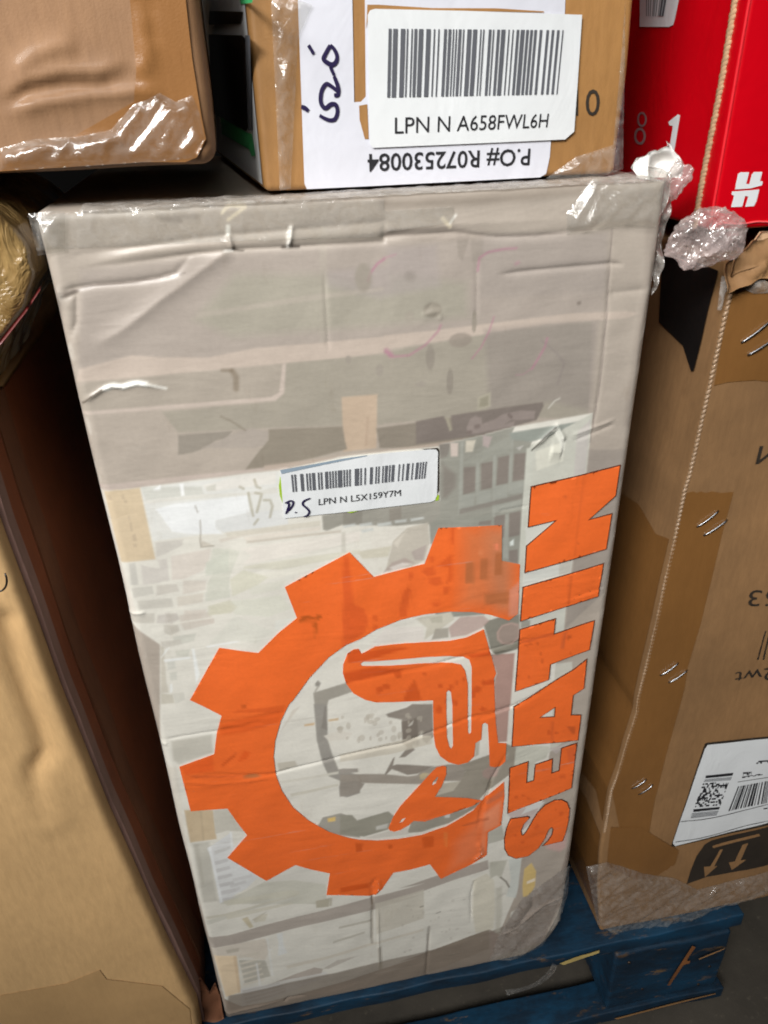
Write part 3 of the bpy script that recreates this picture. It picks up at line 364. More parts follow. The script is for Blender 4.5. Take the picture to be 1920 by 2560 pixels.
STROKES = [
 ([(0.16141,0.81326),(0.16283,0.81739),(0.16676,0.82192),(0.17046,0.82406)],(178,128,146),0.0012,0.7),
 ([(0.17046,0.82466),(0.17674,0.82606)],(178,128,146),0.001,0.35),
 ([(0.22256,0.81452),(0.2232,0.82125),(0.22809,0.82396),(0.2372,0.82509),(0.24404,0.82504)],(178,128,146),0.0011,0.6),
 ([(0.24427,0.81682),(0.24558,0.81735)],(178,128,146),0.0016,0.4),
 ([(0.17027,0.7737),(0.17417,0.77043),(0.18353,0.77059),(0.19298,0.77583),(0.20037,0.78316),(0.2017,0.78632)],(178,128,146),0.0012,0.55),
 ([(0.22058,0.76515),(0.22592,0.77154),(0.23043,0.78059),(0.23286,0.78835)],(178,128,146),0.0009,0.55),
 ([(0.26581,0.77334),(0.26478,0.7682),(0.26041,0.76017),(0.25788,0.75584)],(178,128,146),0.0012,0.6),
 ([(0.25788,0.75584),(0.25238,0.75259),(0.24805,0.75272)],(178,128,146),0.0008,0.3),
 ([(0.17029,0.77437),(0.17286,0.77148)],(178,128,146),0.0024,0.6),
 ([(0.26233,0.77253),(0.27147,0.76486),(0.27797,0.7572),(0.27478,0.74446)],(140,130,128),0.0012,0.35),
 ([(0.08427,0.76999),(0.08574,0.76653),(0.08493,0.75989)],(120,105,85),0.0025,0.55),
 ([(0.07879,0.77117),(0.08373,0.7707)],(120,105,85),0.0016,0.5),
 ([(0.07466,0.74443),(0.08004,0.7411),(0.08709,0.73467)],(130,120,105),0.001,0.5),
 ([(0.0025,0.75889),(0.0081,0.76279),(0.01404,0.76617)],(90,80,70),0.0007,0.8),
 ([(0.01612,0.7667),(0.02087,0.76774),(0.02531,0.76668),(0.02947,0.7678),(0.03352,0.76809),(0.03734,0.76707)],(238,238,232),0.0022,0.95),
 ([(0.01932,0.76658),(0.0245,0.76585)],(120,112,104),0.0008,0.8),
 ([(0.0392,0.7663),(0.04359,0.7648),(0.0474,0.76356)],(232,230,222),0.0012,0.8),
 ([(0.07975,0.69918),(0.08171,0.69775)],(150,140,105),0.0013,0.5),
 ([(0.0842,0.69468),(0.08469,0.68652),(0.08529,0.67892)],(150,140,105),0.0013,0.5),
 ([(0.08869,0.70298),(0.08957,0.69809),(0.0916,0.69707)],(150,140,105),0.0013,0.5),
 ([(0.09287,0.6888),(0.09644,0.68831),(0.09746,0.68401),(0.09527,0.67671)],(150,140,105),0.0013,0.5),
 ([(0.08536,0.67295),(0.08788,0.67603)],(150,140,105),0.0013,0.5),
 ([(0.08843,0.69422),(0.09187,0.69301),(0.08976,0.68673),(0.08771,0.68115)],(150,140,105),0.0013,0.5),
 ([(0.05372,0.67944),(0.05301,0.67197),(0.0517,0.66535),(0.05181,0.66103),(0.05906,0.66089)],(150,140,125),0.0009,0.5),
 ([(0.05237,0.68958),(0.05316,0.68536)],(150,140,125),0.0009,0.5),
 ([(0.26137,0.70218),(0.26973,0.71162),(0.27598,0.71665)],(60,52,44),0.0008,0.9),
 ([(0.27025,0.72954),(0.27376,0.73389),(0.27675,0.73515)],(200,196,186),0.0009,0.8),
 ([(0.24496,0.72779),(0.2466,0.72604)],(110,98,92),0.0014,0.6),
 ([(0.21992,0.71932),(0.22068,0.71924)],(110,98,92),0.002,0.6),
 ([(0.22442,0.72235),(0.22555,0.72261)],(110,98,92),0.0022,0.6),
 ([(0.26259,0.27746),(0.26821,0.26945),(0.27163,0.26034)],(92,80,64),0.0014,0.7),
 ([(0.20277,0.24352),(0.20675,0.2448)],(100,92,80),0.001,0.6),
 ([(0.18802,0.25886),(0.19025,0.25901)],(100,92,80),0.0014,0.6),
 ([(0.23882,0.3513),(0.24215,0.37861),(0.24749,0.40661)],(96,84,70),0.0012,0.55),
 ([(0.14425,0.27729),(0.14501,0.30705)],(96,70,50),0.0012,0.6),
 ([(0.14247,0.21796),(0.14467,0.2826)],(120,108,92),0.002,0.5),
 ([(0.19299,0.13262),(0.19599,0.22572)],(120,108,96),0.0022,0.45),
 ([(0.14936,0.17261),(0.14879,0.20791)],(140,130,114),0.003,0.5),
 ([(0.28326,0.79236),(0.28398,0.7923)],(110,100,92),0.0016,0.6),
 ([(0.18412,0.81416),(0.18476,0.81412)],(140,132,124),0.004,0.5),
 ([(0.0578,0.85154),(0.07665,0.85047)],(120,110,100),0.002,0.35),
 ([(0.05973,0.84982),(0.06851,0.84878)],(120,110,100),0.0016,0.4),
 ([(0.11754,0.83322),(0.12589,0.83307)],(70,60,52),0.0012,0.85),
 ([(0.08984,0.83361),(0.09737,0.83284)],(80,70,60),0.0008,0.8),
 ([(0.12244,0.84253),(0.12049,0.83421)],(236,232,224),0.0016,0.95),
 ([(0.09125,0.84473),(0.09083,0.84137)],(240,238,230),0.0016,0.95),
 ([(0.09216,0.83337),(0.08804,0.83323)],(230,226,218),0.001,0.8),
 ([(0.08925,0.85139),(0.09122,0.85345),(0.09419,0.85437),(0.10093,0.85349),(0.09599,0.85049),(0.09167,0.848)],(226,214,190),0.0012,0.85),
 ([(0.20251,0.84263),(0.20624,0.83844)],(226,214,190),0.0016,0.85),
 ([(0.2062,0.84018),(0.20947,0.84394)],(236,232,224),0.001,0.8),
 ([(0.00336,0.81782),(0.01343,0.8186),(0.02282,0.82071),(0.03872,0.82075),(0.05388,0.82188),(0.06699,0.82386)],(122,110,102),0.0008,0.6),
 ([(0.00455,0.81593),(0.01218,0.81808)],(100,90,82),0.0014,0.6),
 ([(0.29923,0.83169),(0.30217,0.77993),(0.30267,0.73847),(0.30014,0.70349)],(120,108,106),0.0007,0.5),
 ([(0.23197,0.83196),(0.25443,0.83061),(0.28776,0.83229)],(120,108,102),0.0006,0.4),
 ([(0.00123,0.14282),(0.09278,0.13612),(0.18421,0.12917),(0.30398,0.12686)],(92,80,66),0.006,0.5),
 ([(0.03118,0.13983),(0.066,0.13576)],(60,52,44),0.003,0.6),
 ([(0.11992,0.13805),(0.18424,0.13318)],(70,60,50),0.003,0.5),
 ([(0.00243,0.85565),(0.04987,0.85673),(0.1173,0.85593),(0.17139,0.85377)],(128,116,104),0.004,0.35),
 ([(0.17133,0.85267),(0.22075,0.85125),(0.28514,0.85371)],(120,108,96),0.005,0.45),
 ([(0.3213,0.83532),(0.3254,0.79721),(0.32394,0.76731),(0.32454,0.71308)],(130,118,110),0.004,0.3),
 ([(-0.02163,0.25088),(-0.0194,0.18138)],(120,110,96),0.003,0.3)
]
DROPS = [
 (0.15898,0.81524,0.005399999999999999,0.0084,(158,150,138),0.8),
 (0.21336,0.77672,0.0078,0.0048,(150,140,130),0.8),
 (0.19572,0.76812,0.003,0.0084,(148,140,130),0.8),
 (0.20751,0.75252,0.0024,0.009,(146,138,128),0.8),
 (0.22134,0.78663,0.0018,0.0072,(150,142,130),0.8),
 (0.19701,0.79511,0.006,0.0048,(150,142,130),0.8),
 (0.14853,0.7709,0.0018,0.003,(158,150,140),0.8),
 (0.16609,0.76328,0.0024,0.0042,(158,150,140),0.8),
 (0.19017,0.75276,0.0036,0.0018,(160,152,142),0.8),
 (0.18384,0.79225,0.003,0.0036,(168,160,148),0.8),
 (0.14118,0.479,0.0014134383106788528,0.003796527269844804,(188,180,166),0.55),
 (0.15833,0.4829,0.0025318157129606313,0.002796044969682358,(188,180,166),0.55),
 (0.14667,0.49791,0.0011614825375297498,0.003346100740497425,(188,180,166),0.55),
 (0.15573,0.49701,0.0027598740624025578,0.0021852161549805616,(188,180,166),0.55),
 (0.15388,0.49329,0.002257575817758967,0.0029495945254738626,(188,180,166),0.55),
 (0.1657,0.49152,0.0015693717612827278,0.0021339705144344688,(188,180,166),0.55),
 (0.14868,0.49883,0.0013312257224025353,0.003909826322669854,(188,180,166),0.55),
 (0.18893,0.48879,0.0010486131232589739,0.0020113888659498767,(188,180,166),0.55),
 (0.17178,0.47494,0.001045866184878163,0.00294415714532439,(188,180,166),0.55),
 (0.12797,0.49212,0.0022795903522617143,0.003964061007010472,(188,180,166),0.55),
 (0.14361,0.48048,0.0027409661740029666,0.003806874034864175,(188,180,166),0.55),
 (0.12804,0.49346,0.002962937475212021,0.002497362009757126,(188,180,166),0.55),
 (0.17929,0.4803,0.002541708174280449,0.0027123276874711447,(188,180,166),0.55),
 (0.13031,0.50414,0.0012229076247560467,0.002128112779226369,(188,180,166),0.55),
 (0.1892,0.4754,0.0026333204052307237,0.0029152049902318906,(188,180,166),0.55),
 (0.1676,0.47496,0.0028533652304877487,0.0037815669092594578,(188,180,166),0.55),
 (0.18017,0.49362,0.0017220968369276181,0.0015887725794008257,(188,180,166),0.55),
 (0.16192,0.47653,0.0011022856062026943,0.0019716693394827697,(188,180,166),0.55),
 (0.15088,0.49553,0.002590174945842064,0.0023802373394159215,(188,180,166),0.55),
 (0.16809,0.48432,0.002166999487440113,0.003848248379912129,(188,180,166),0.55),
 (0.18782,0.49141,0.0026871099322204476,0.002365070379389881,(188,180,166),0.55),
 (0.13427,0.4946,0.002020709594678496,0.0039027577049128245,(188,180,166),0.55),
 (0.15158,0.50204,0.0027194137739763834,0.001777776873850913,(188,180,166),0.55),
 (0.15747,0.47602,0.0020294759340013582,0.002616519569805783,(188,180,166),0.55),
 (0.17865,0.49606,0.0021452372976155983,0.0025284590394484413,(188,180,166),0.55),
 (0.1905,0.46995,0.0011079242042902938,0.0019761944336387565,(188,180,166),0.55),
 (0.15597,0.4807,0.0016640962990713548,0.002399957987928269,(188,180,166),0.55),
 (0.18631,0.46641,0.0018153714573542873,0.0037464278872118085,(188,180,166),0.55),
 (0.14893,0.50055,0.0020534351309171826,0.0031521109773959633,(188,180,166),0.55),
 (0.18442,0.46647,0.0025398653537826296,0.003397747795723315,(188,180,166),0.55),
 (0.17256,0.47716,0.0025346627622355672,0.0039358736972141106,(188,180,166),0.55),
 (0.15159,0.50004,0.0014792808792244499,0.002053706900107488,(188,180,166),0.55),
 (0.15021,0.47878,0.0011201923397326995,0.00262435889474139,(188,180,166),0.55),
 (0.17936,0.48882,0.0011268019639467373,0.002105269180639837,(188,180,166),0.55),
 (0.13266,0.48256,0.0013405001512761644,0.001988361563906097,(188,180,166),0.55),
 (0.17931,0.47229,0.002178747756467485,0.003786835850293655,(188,180,166),0.55),
 (0.17301,0.19239,0.001485170260226967,0.0016050362250007886,(160,152,140),0.25),
 (0.23575,0.20219,0.001983801729684075,0.0012149790671501979,(160,152,140),0.25),
 (0.21514,0.22802,0.0015827249431852408,0.0014837181081948582,(160,152,140),0.25),
 (0.17115,0.23682,0.001237652214550862,0.0027846665505970214,(160,152,140),0.25),
 (0.20524,0.23687,0.0015594866489491606,0.002054357665893124,(160,152,140),0.25),
 (0.24773,0.18449,0.0013960346109471136,0.0014222820017884756,(160,152,140),0.25),
 (0.21756,0.19911,0.001707036597512737,0.0029870080158653344,(160,152,140),0.25),
 (0.18594,0.24343,0.0013086195233662672,0.0016372928753646627,(160,152,140),0.25),
 (0.19769,0.23379,0.0014505084908924101,0.001530460493253596,(160,152,140),0.25),
 (0.17952,0.25756,0.0009637761125855303,0.0016354004067051793,(160,152,140),0.25),
 (0.22346,0.21243,0.0019966705598755065,0.0021218291796203043,(160,152,140),0.25),
 (0.21281,0.21203,0.0016721472447602914,0.0022316270790369904,(160,152,140),0.25),
 (0.21591,0.2148,0.0012257425528375537,0.0025547639892570286,(160,152,140),0.25),
 (0.21677,0.24376,0.001094757198252993,0.0011425319681899356,(160,152,140),0.25),
 (0.19614,0.27863,0.0009987701919659559,0.0011207328648355555,(160,152,140),0.25),
 (0.19066,0.24935,0.001509466773667588,0.002550026260072217,(160,152,140),0.25),
 (0.21818,0.25717,0.0018725151838787442,0.002461182532013404,(160,152,140),0.25),
 (0.20861,0.21328,0.0014113701131689073,0.0013364163160372263,(160,152,140),0.25),
 (0.22135,0.17234,0.0017243952357411099,0.0013629624182389122,(160,152,140),0.25),
 (0.17788,0.19441,0.0018921169195547502,0.0024983693192208644,(160,152,140),0.25),
 (0.22893,0.25568,0.0017743330298689093,0.0013845585915509499,(160,152,140),0.25),
 (0.181,0.24699,0.0008004594732409652,0.0026910356323276196,(160,152,140),0.25),
 (0.18128,0.21373,0.0014994929791080965,0.0025405200059429225,(160,152,140),0.25),
 (0.21763,0.17673,0.0012557340673018608,0.00199402070015011,(160,152,140),0.25),
 (0.19586,0.20635,0.0011605950437281272,0.0025975725491333363,(160,152,140),0.25),
 (0.1758,0.26524,0.0013258026711273924,0.001252091706257469,(160,152,140),0.25)
]
GEAR = [
 (0.25859,0.61769),
 (0.24538,0.62281),
 (0.24397,0.65085),
 (0.20111,0.65478),
 (0.19188,0.62859),
 (0.17554,0.62641),
 (0.15747,0.62377),
 (0.14255,0.64519),
 (0.09946,0.62472),
 (0.10507,0.59888),
 (0.09175,0.58864),
 (0.07704,0.57429),
 (0.05228,0.58236),
 (0.0269,0.54084),
 (0.0459,0.52264),
 (0.04038,0.50627),
 (0.03608,0.48699),
 (0.01014,0.47932),
 (0.01112,0.43151),
 (0.03795,0.42866),
 (0.04259,0.41312),
 (0.049,0.39513),
 (0.03078,0.37219),
 (0.05791,0.33544),
 (0.08293,0.34952),
 (0.09588,0.33952),
 (0.11021,0.33098),
 (0.10555,0.30323),
 (0.14538,0.28937),
 (0.15338,0.29581),
 (0.16391,0.31618),
 (0.1809,0.31568),
 (0.19648,0.31703),
 (0.20647,0.29337),
 (0.23309,0.30515),
 (0.24748,0.31459),
 (0.24712,0.34563),
 (0.25876,0.35139),
 (0.25978,0.38712),
 (0.2584,0.40488),
 (0.23959,0.38723),
 (0.23263,0.3774),
 (0.21013,0.36369),
 (0.18952,0.35827),
 (0.16893,0.35877),
 (0.15071,0.36183),
 (0.13586,0.3668),
 (0.12779,0.37124),
 (0.1127,0.38257),
 (0.09752,0.40006),
 (0.08671,0.41836),
 (0.08017,0.43828),
 (0.07737,0.45655),
 (0.07764,0.47607),
 (0.0803,0.49164),
 (0.08593,0.50979),
 (0.0931,0.52449),
 (0.0961,0.52763),
 (0.10948,0.54618),
 (0.12401,0.5621),
 (0.13619,0.57062),
 (0.14631,0.57419),
 (0.15773,0.58073),
 (0.17476,0.58569),
 (0.19177,0.5872),
 (0.20887,0.58665),
 (0.22616,0.58359),
 (0.23957,0.57848),
 (0.25337,0.57106),
 (0.25989,0.57563)
]
ARM = [[(0.14461,0.56595),(0.14126,0.56596),(0.13691,0.56298),(0.13347,0.55383),(0.13281,0.54623),(0.13466,0.53586),(0.13934,0.52601),(0.14776,0.51803),(0.1556,0.51411),(0.17344,0.51104),(0.19795,0.50744),(0.19799,0.50322),(0.19859,0.47229),(0.20007,0.45925),(0.20399,0.44793),(0.21097,0.43939),(0.21891,0.43481),(0.22684,0.43546),(0.23162,0.44102),(0.23236,0.4553),(0.237,0.45801),(0.2371,0.47425),(0.23919,0.47564),(0.24175,0.47304),(0.24322,0.45519),(0.24524,0.42655),(0.24841,0.42428),(0.2539,0.42253),(0.25848,0.42826),(0.25814,0.44866),(0.25119,0.45077),(0.24812,0.47331),(0.24728,0.48316),(0.24451,0.51858),(0.24596,0.52356),(0.23464,0.567),(0.22237,0.56201),(0.20921,0.56099),(0.19167,0.56319),(0.17008,0.56546),(0.1564,0.56627),(0.15037,0.56299),(0.1465,0.56124),(0.1454,0.56478)],[(0.14527,0.55249),(0.14745,0.554),(0.16543,0.55204),(0.19164,0.54961),(0.20935,0.54741),(0.22036,0.5442),(0.22475,0.54112),(0.22675,0.53401),(0.22796,0.49668),(0.22833,0.46798),(0.22693,0.46637),(0.2259,0.46854),(0.2249,0.49743),(0.22431,0.51821),(0.22182,0.53153),(0.21852,0.53778),(0.21126,0.54087),(0.19162,0.54411),(0.16531,0.54712),(0.14646,0.55041)],[(0.20824,0.49536),(0.20799,0.51345),(0.2098,0.51484),(0.21148,0.51275),(0.21282,0.50016),(0.21406,0.45722),(0.21285,0.45388),(0.21116,0.45664),(0.2091,0.46734)]]
BUCKET = [[(0.20905,0.4352),(0.20609,0.43685),(0.20119,0.43649),(0.19534,0.4299),(0.18357,0.41469),(0.17156,0.39928),(0.1654,0.3877),(0.16111,0.37483),(0.16225,0.37143),(0.16606,0.36876),(0.17114,0.36961),(0.17829,0.37375),(0.18238,0.37791),(0.19149,0.37487),(0.21197,0.37825),(0.2324,0.38353),(0.2401,0.38777),(0.22691,0.39452),(0.19993,0.40292),(0.20532,0.41362),(0.20912,0.42656)],[(0.20222,0.4262),(0.19831,0.42099),(0.19734,0.41705),(0.20029,0.41845),(0.20204,0.42286)],[(0.17589,0.38352),(0.17235,0.38275),(0.17026,0.37812),(0.17332,0.37948)]]
LETTERS = {
 'S': [[(0.26697,0.35724),(0.28178,0.35554),(0.28388,0.3538),(0.27895,0.3466),(0.27702,0.33863),(0.27819,0.33264),(0.27993,0.33187),(0.28306,0.33695),(0.2872,0.34847),(0.29142,0.35828),(0.29763,0.36624),(0.30517,0.36964),(0.31168,0.36849),(0.31711,0.36355),(0.32036,0.35426),(0.32078,0.34049),(0.31998,0.32785),(0.31774,0.31366),(0.31002,0.31346),(0.29995,0.31255),(0.30449,0.31869),(0.30744,0.3258),(0.30756,0.33289),(0.3056,0.33597),(0.30289,0.33265),(0.30023,0.32192),(0.2951,0.31012),(0.28658,0.30202),(0.27533,0.30219),(0.26789,0.30859),(0.26401,0.319),(0.26294,0.3331),(0.26408,0.34714)]],
 'E': [[(0.26287,0.42005),(0.27761,0.4229),(0.27795,0.39795),(0.2849,0.39951),(0.28504,0.41772),(0.29885,0.42062),(0.29931,0.40385),(0.30675,0.40514),(0.30634,0.4312),(0.31898,0.43328),(0.31953,0.38068),(0.26411,0.36548)]],
 'A': [[(0.31765,0.52155),(0.31857,0.49308),(0.30996,0.488),(0.31029,0.46678),(0.31905,0.46456),(0.31955,0.43711),(0.26327,0.44451),(0.26244,0.48609),(0.27796,0.49661),(0.29478,0.50688),(0.30823,0.51411)],[(0.28339,0.47059),(0.29651,0.47933),(0.29683,0.46841)]],
 'T': [[(0.26218,0.56154),(0.28841,0.56582),(0.28825,0.55198),(0.31961,0.5579),(0.31883,0.53119),(0.2879,0.52416),(0.28795,0.50905),(0.26228,0.50334)]],
 'I': [[(0.26223,0.59814),(0.32036,0.60796),(0.31985,0.58057),(0.26226,0.56958)]],
 'N': [[(0.26269,0.6766),(0.32272,0.68405),(0.32252,0.66216),(0.30438,0.64596),(0.32161,0.64797),(0.32104,0.62055),(0.2628,0.61091),(0.26261,0.63192),(0.28241,0.64977),(0.26275,0.64725)]]
}
OTINT = [
 ([(0.21024,0.65971),(0.25719,0.653),(0.25952,0.61656),(0.26163,0.56897),(0.23961,0.57743),(0.20888,0.58583),(0.21103,0.60885)],(206,126,82),0.66,0.014),
 ([(0.22557,0.65769),(0.25719,0.653),(0.26254,0.56881),(0.23961,0.57743),(0.22947,0.61572)],(196,132,96),0.6,0.012),
 ([(0.21992,0.625),(0.22578,0.62505),(0.22634,0.60734),(0.22037,0.60827)],(182,108,66),0.8,0),
 ([(0.22993,0.62633),(0.23582,0.62638),(0.23612,0.60874),(0.2301,0.60971)],(182,108,66),0.8,0),
 ([(0.24035,0.62946),(0.2459,0.62946),(0.24643,0.61085),(0.24073,0.61188)],(182,108,66),0.8,0),
 ([(0.23437,0.59711),(0.25199,0.59678),(0.25164,0.58567),(0.23472,0.58879)],(182,108,66),0.8,0),
 ([(0.2396,0.63712),(0.24251,0.63763),(0.24276,0.63239),(0.23997,0.63237)],(244,140,104),0.9,0),
 ([(0.22849,0.63313),(0.2314,0.63317),(0.23151,0.62941),(0.22859,0.62937)],(224,134,88),0.8,0),
 ([(0.25283,0.59764),(0.25869,0.60268),(0.26041,0.57447),(0.25316,0.57483)],(222,146,118),0.85,0),
 ([(0.13821,0.64125),(0.14208,0.64068),(0.14305,0.60441),(0.15017,0.59917),(0.15262,0.58877),(0.14933,0.57899),(0.1338,0.56784)],(226,98,45),1,0),
 ([(0.13841,0.64486),(0.14227,0.64432),(0.14199,0.63884),(0.13811,0.63942)],(226,98,45),0.6,0),
 ([(0.18021,0.61174),(0.18268,0.6093),(0.18091,0.59964),(0.17905,0.58788),(0.17354,0.58795),(0.17501,0.59879),(0.17682,0.60846)],(224,98,44),1,0),
 ([(0.1561,0.59321),(0.15898,0.59273),(0.15839,0.58779),(0.15472,0.58943)],(224,98,44),1,0),
 ([(0.15622,0.58511),(0.15953,0.58454),(0.15857,0.58059),(0.15566,0.58108)],(224,98,44),1,0),
 ([(0.18942,0.62369),(0.19843,0.6262),(0.19931,0.61832),(0.19354,0.61818)],(224,98,44),1,0),
 ([(0.19519,0.61647),(0.20262,0.6169),(0.20431,0.61086),(0.1985,0.60971),(0.19519,0.6121)],(224,98,44),1,0),
 ([(0.20007,0.62598),(0.21062,0.63403),(0.21097,0.61279),(0.20682,0.60952),(0.20832,0.6229)],(224,98,44),1,0),
 ([(0.20474,0.60787),(0.20936,0.60814),(0.20859,0.60229),(0.20521,0.60185)],(224,98,44),1,0),
 ([(0.19683,0.5961),(0.20273,0.59719),(0.20195,0.59217),(0.19769,0.59238)],(224,98,44),1,0),
 ([(0.19515,0.6333),(0.1984,0.63332),(0.19841,0.62908),(0.19556,0.629)],(224,98,44),1,0),
 ([(0.18039,0.62325),(0.18367,0.62367),(0.18403,0.61832),(0.18195,0.61723)],(224,98,44),1,0),
 ([(0.20907,0.65806),(0.21266,0.65849),(0.21133,0.64137),(0.20932,0.63978)],(224,98,44),1,0),
 ([(0.04406,0.51504),(0.06989,0.5197),(0.09129,0.52141),(0.08582,0.50864),(0.05947,0.50268),(0.04076,0.5028)],(206,84,32),0.6,0.002),
 ([(0.05755,0.48622),(0.06153,0.48305),(0.05828,0.47739),(0.05101,0.47505)],(212,84,32),0.7,0),
 ([(0.03965,0.47487),(0.05233,0.48595),(0.05005,0.48145),(0.03926,0.47186)],(186,72,28),0.7,0),
 ([(0.01014,0.47932),(0.03608,0.48699),(0.03446,0.46853),(0.01209,0.46974)],(214,82,34),0.5,0.002),
 ([(0.05357,0.45947),(0.05819,0.46104),(0.06773,0.45841),(0.06303,0.45665),(0.05425,0.45776)],(150,100,62),0.8,0.001),
 ([(0.01302,0.47016),(0.05453,0.46001),(0.05437,0.45881),(0.02011,0.4655)],(186,84,44),0.6,0),
 ([(0.21271,0.34069),(0.24125,0.38091),(0.2584,0.40488),(0.25978,0.38712),(0.25876,0.35139),(0.24712,0.34563),(0.24748,0.31459),(0.23309,0.30515),(0.20647,0.29337),(0.21309,0.32409)],(204,116,78),0.65,0.012),
 ([(0.24138,0.37137),(0.25957,0.38719),(0.25931,0.35122),(0.24712,0.34563),(0.24748,0.31459),(0.23977,0.31729)],(216,140,108),0.6,0.004),
 ([(0.22371,0.36163),(0.24672,0.36598),(0.2469,0.36143),(0.22482,0.35974)],(160,80,48),0.6,0),
 ([(0.24301,0.38541),(0.25889,0.39607),(0.25849,0.38753),(0.24506,0.38123)],(186,104,72),0.8,0),
 ([(0.18952,0.35513),(0.19995,0.35363),(0.19903,0.33963),(0.19057,0.34071)],(186,76,26),0.7,0),
 ([(0.20822,0.35626),(0.21135,0.35544),(0.2112,0.33632),(0.20961,0.33675)],(226,120,60),0.6,0),
 ([(0.13368,0.36285),(0.13963,0.36127),(0.13819,0.35086),(0.1332,0.35225)],(176,72,26),0.7,0),
 ([(0.16013,0.35443),(0.16472,0.35308),(0.1636,0.34878),(0.16049,0.34816)],(176,72,26),0.7,0),
 ([(0.11767,0.30906),(0.14269,0.30812),(0.14245,0.30151),(0.11731,0.30254)],(180,72,24),0.8,0),
 ([(0.13281,0.54623),(0.1558,0.54782),(0.1793,0.54061),(0.14075,0.53697),(0.13466,0.53586)],(206,84,36),0.9,0.001),
 ([(0.13691,0.56298),(0.14461,0.56595),(0.15037,0.56299),(0.18296,0.56107),(0.1466,0.55392),(0.13646,0.55441)],(212,86,36),0.9,0),
 ([(0.17805,0.52074),(0.18444,0.53089),(0.18971,0.50894),(0.17524,0.51065)],(202,84,34),0.8,0),
 ([(0.23575,0.51679),(0.24493,0.51967),(0.24524,0.51257),(0.23677,0.51426)],(204,84,36),0.9,0),
 ([(0.22391,0.54526),(0.24096,0.54573),(0.24291,0.54208),(0.22562,0.5421)],(204,84,36),0.9,0),
 ([(0.17106,0.50913),(0.1705,0.5078),(0.16914,0.5075),(0.1678,0.5084),(0.1672,0.50998),(0.16785,0.51116),(0.16912,0.51148),(0.17045,0.51059)],(204,84,36),0.8,0),
 ([(0.23093,0.50633),(0.23018,0.50336),(0.22833,0.50246),(0.22629,0.50427),(0.22544,0.50758),(0.22611,0.51051),(0.22805,0.51136),(0.22998,0.50963)],(204,84,36),0.8,0),
 ([(0.21649,0.52082),(0.21625,0.51879),(0.21553,0.518),(0.21487,0.51906),(0.21457,0.52119),(0.21481,0.52332),(0.21543,0.52412),(0.21618,0.52306)],(204,84,36),0.8,0),
 ([(0.2168,0.50098),(0.21639,0.49853),(0.21537,0.49778),(0.21432,0.49897),(0.21381,0.50161),(0.21423,0.50394),(0.21523,0.50481),(0.21628,0.50351)],(204,84,36),0.8,0),
 ([(0.23828,0.51628),(0.23778,0.51452),(0.23659,0.51406),(0.23534,0.51502),(0.23471,0.51701),(0.23521,0.51889),(0.2364,0.51934),(0.23765,0.51838)],(204,84,36),0.8,0),
 ([(0.20527,0.49641),(0.20455,0.49342),(0.20279,0.49243),(0.20093,0.49412),(0.20017,0.49744),(0.20088,0.50034),(0.20272,0.50129),(0.2045,0.49971)],(204,84,36),0.8,0),
 ([(0.2121,0.51427),(0.21158,0.51261),(0.21039,0.51214),(0.20909,0.51311),(0.20861,0.51496),(0.20905,0.5165),(0.21033,0.51694),(0.21153,0.51601)],(204,84,36),0.8,0),
 ([(0.2226,0.5227),(0.22227,0.52148),(0.22136,0.5211),(0.22042,0.52188),(0.21992,0.52326),(0.22035,0.52456),(0.22126,0.52496),(0.22219,0.52418)],(204,84,36),0.8,0),
 ([(0.21297,0.5177),(0.21253,0.51616),(0.21144,0.51568),(0.21042,0.51658),(0.20995,0.51828),(0.21039,0.5198),(0.21139,0.5203),(0.21249,0.51941)],(204,84,36),0.8,0),
 ([(0.16169,0.52575),(0.16076,0.52409),(0.15863,0.52372),(0.15655,0.52495),(0.15573,0.52696),(0.15667,0.52873),(0.15879,0.5291),(0.16087,0.52788)],(204,84,36),0.8,0),
 ([(0.19292,0.53403),(0.19247,0.5331),(0.19131,0.53298),(0.19016,0.53354),(0.18963,0.53466),(0.19017,0.53557),(0.19132,0.53569),(0.19248,0.53514)],(204,84,36),0.8,0),
 ([(0.15808,0.51104),(0.1571,0.50829),(0.1551,0.50751),(0.1532,0.50904),(0.15251,0.51211),(0.1534,0.51477),(0.15538,0.51568),(0.15729,0.51413)],(204,84,36),0.8,0),
 ([(0.1666,0.52727),(0.16559,0.52565),(0.16319,0.52533),(0.16092,0.5266),(0.16001,0.52862),(0.16103,0.53025),(0.16333,0.53058),(0.16568,0.52941)],(204,84,36),0.8,0),
 ([(0.23723,0.49024),(0.23701,0.48833),(0.23636,0.48761),(0.23566,0.48861),(0.23531,0.49064),(0.23552,0.49268),(0.23616,0.49328),(0.23686,0.4924)],(204,84,36),0.8,0),
 ([(0.20556,0.51993),(0.20502,0.51844),(0.20366,0.51802),(0.20228,0.51899),(0.20164,0.52072),(0.20227,0.52231),(0.20363,0.52272),(0.205,0.52176)],(204,84,36),0.8,0),
 ([(0.17495,0.53752),(0.1741,0.53452),(0.17214,0.53356),(0.17014,0.53534),(0.16945,0.53848),(0.17026,0.54178),(0.17219,0.54267),(0.17424,0.54079)],(204,84,36),0.8,0),
 ([(0.15675,0.51141),(0.15602,0.51073),(0.15441,0.51069),(0.15275,0.51136),(0.15216,0.51229),(0.15281,0.51311),(0.1545,0.51314),(0.15608,0.51248)],(204,84,36),0.8,0),
 ([(0.15862,0.52325),(0.15831,0.52168),(0.15741,0.52128),(0.15664,0.52202),(0.15633,0.52372),(0.15673,0.52515),(0.15754,0.52556),(0.1584,0.52481)],(204,84,36),0.8,0),
 ([(0.17768,0.50295),(0.17702,0.50141),(0.17547,0.50111),(0.17394,0.50201),(0.17334,0.50381),(0.17399,0.50524),(0.17554,0.50552),(0.17707,0.50462)],(204,84,36),0.8,0),
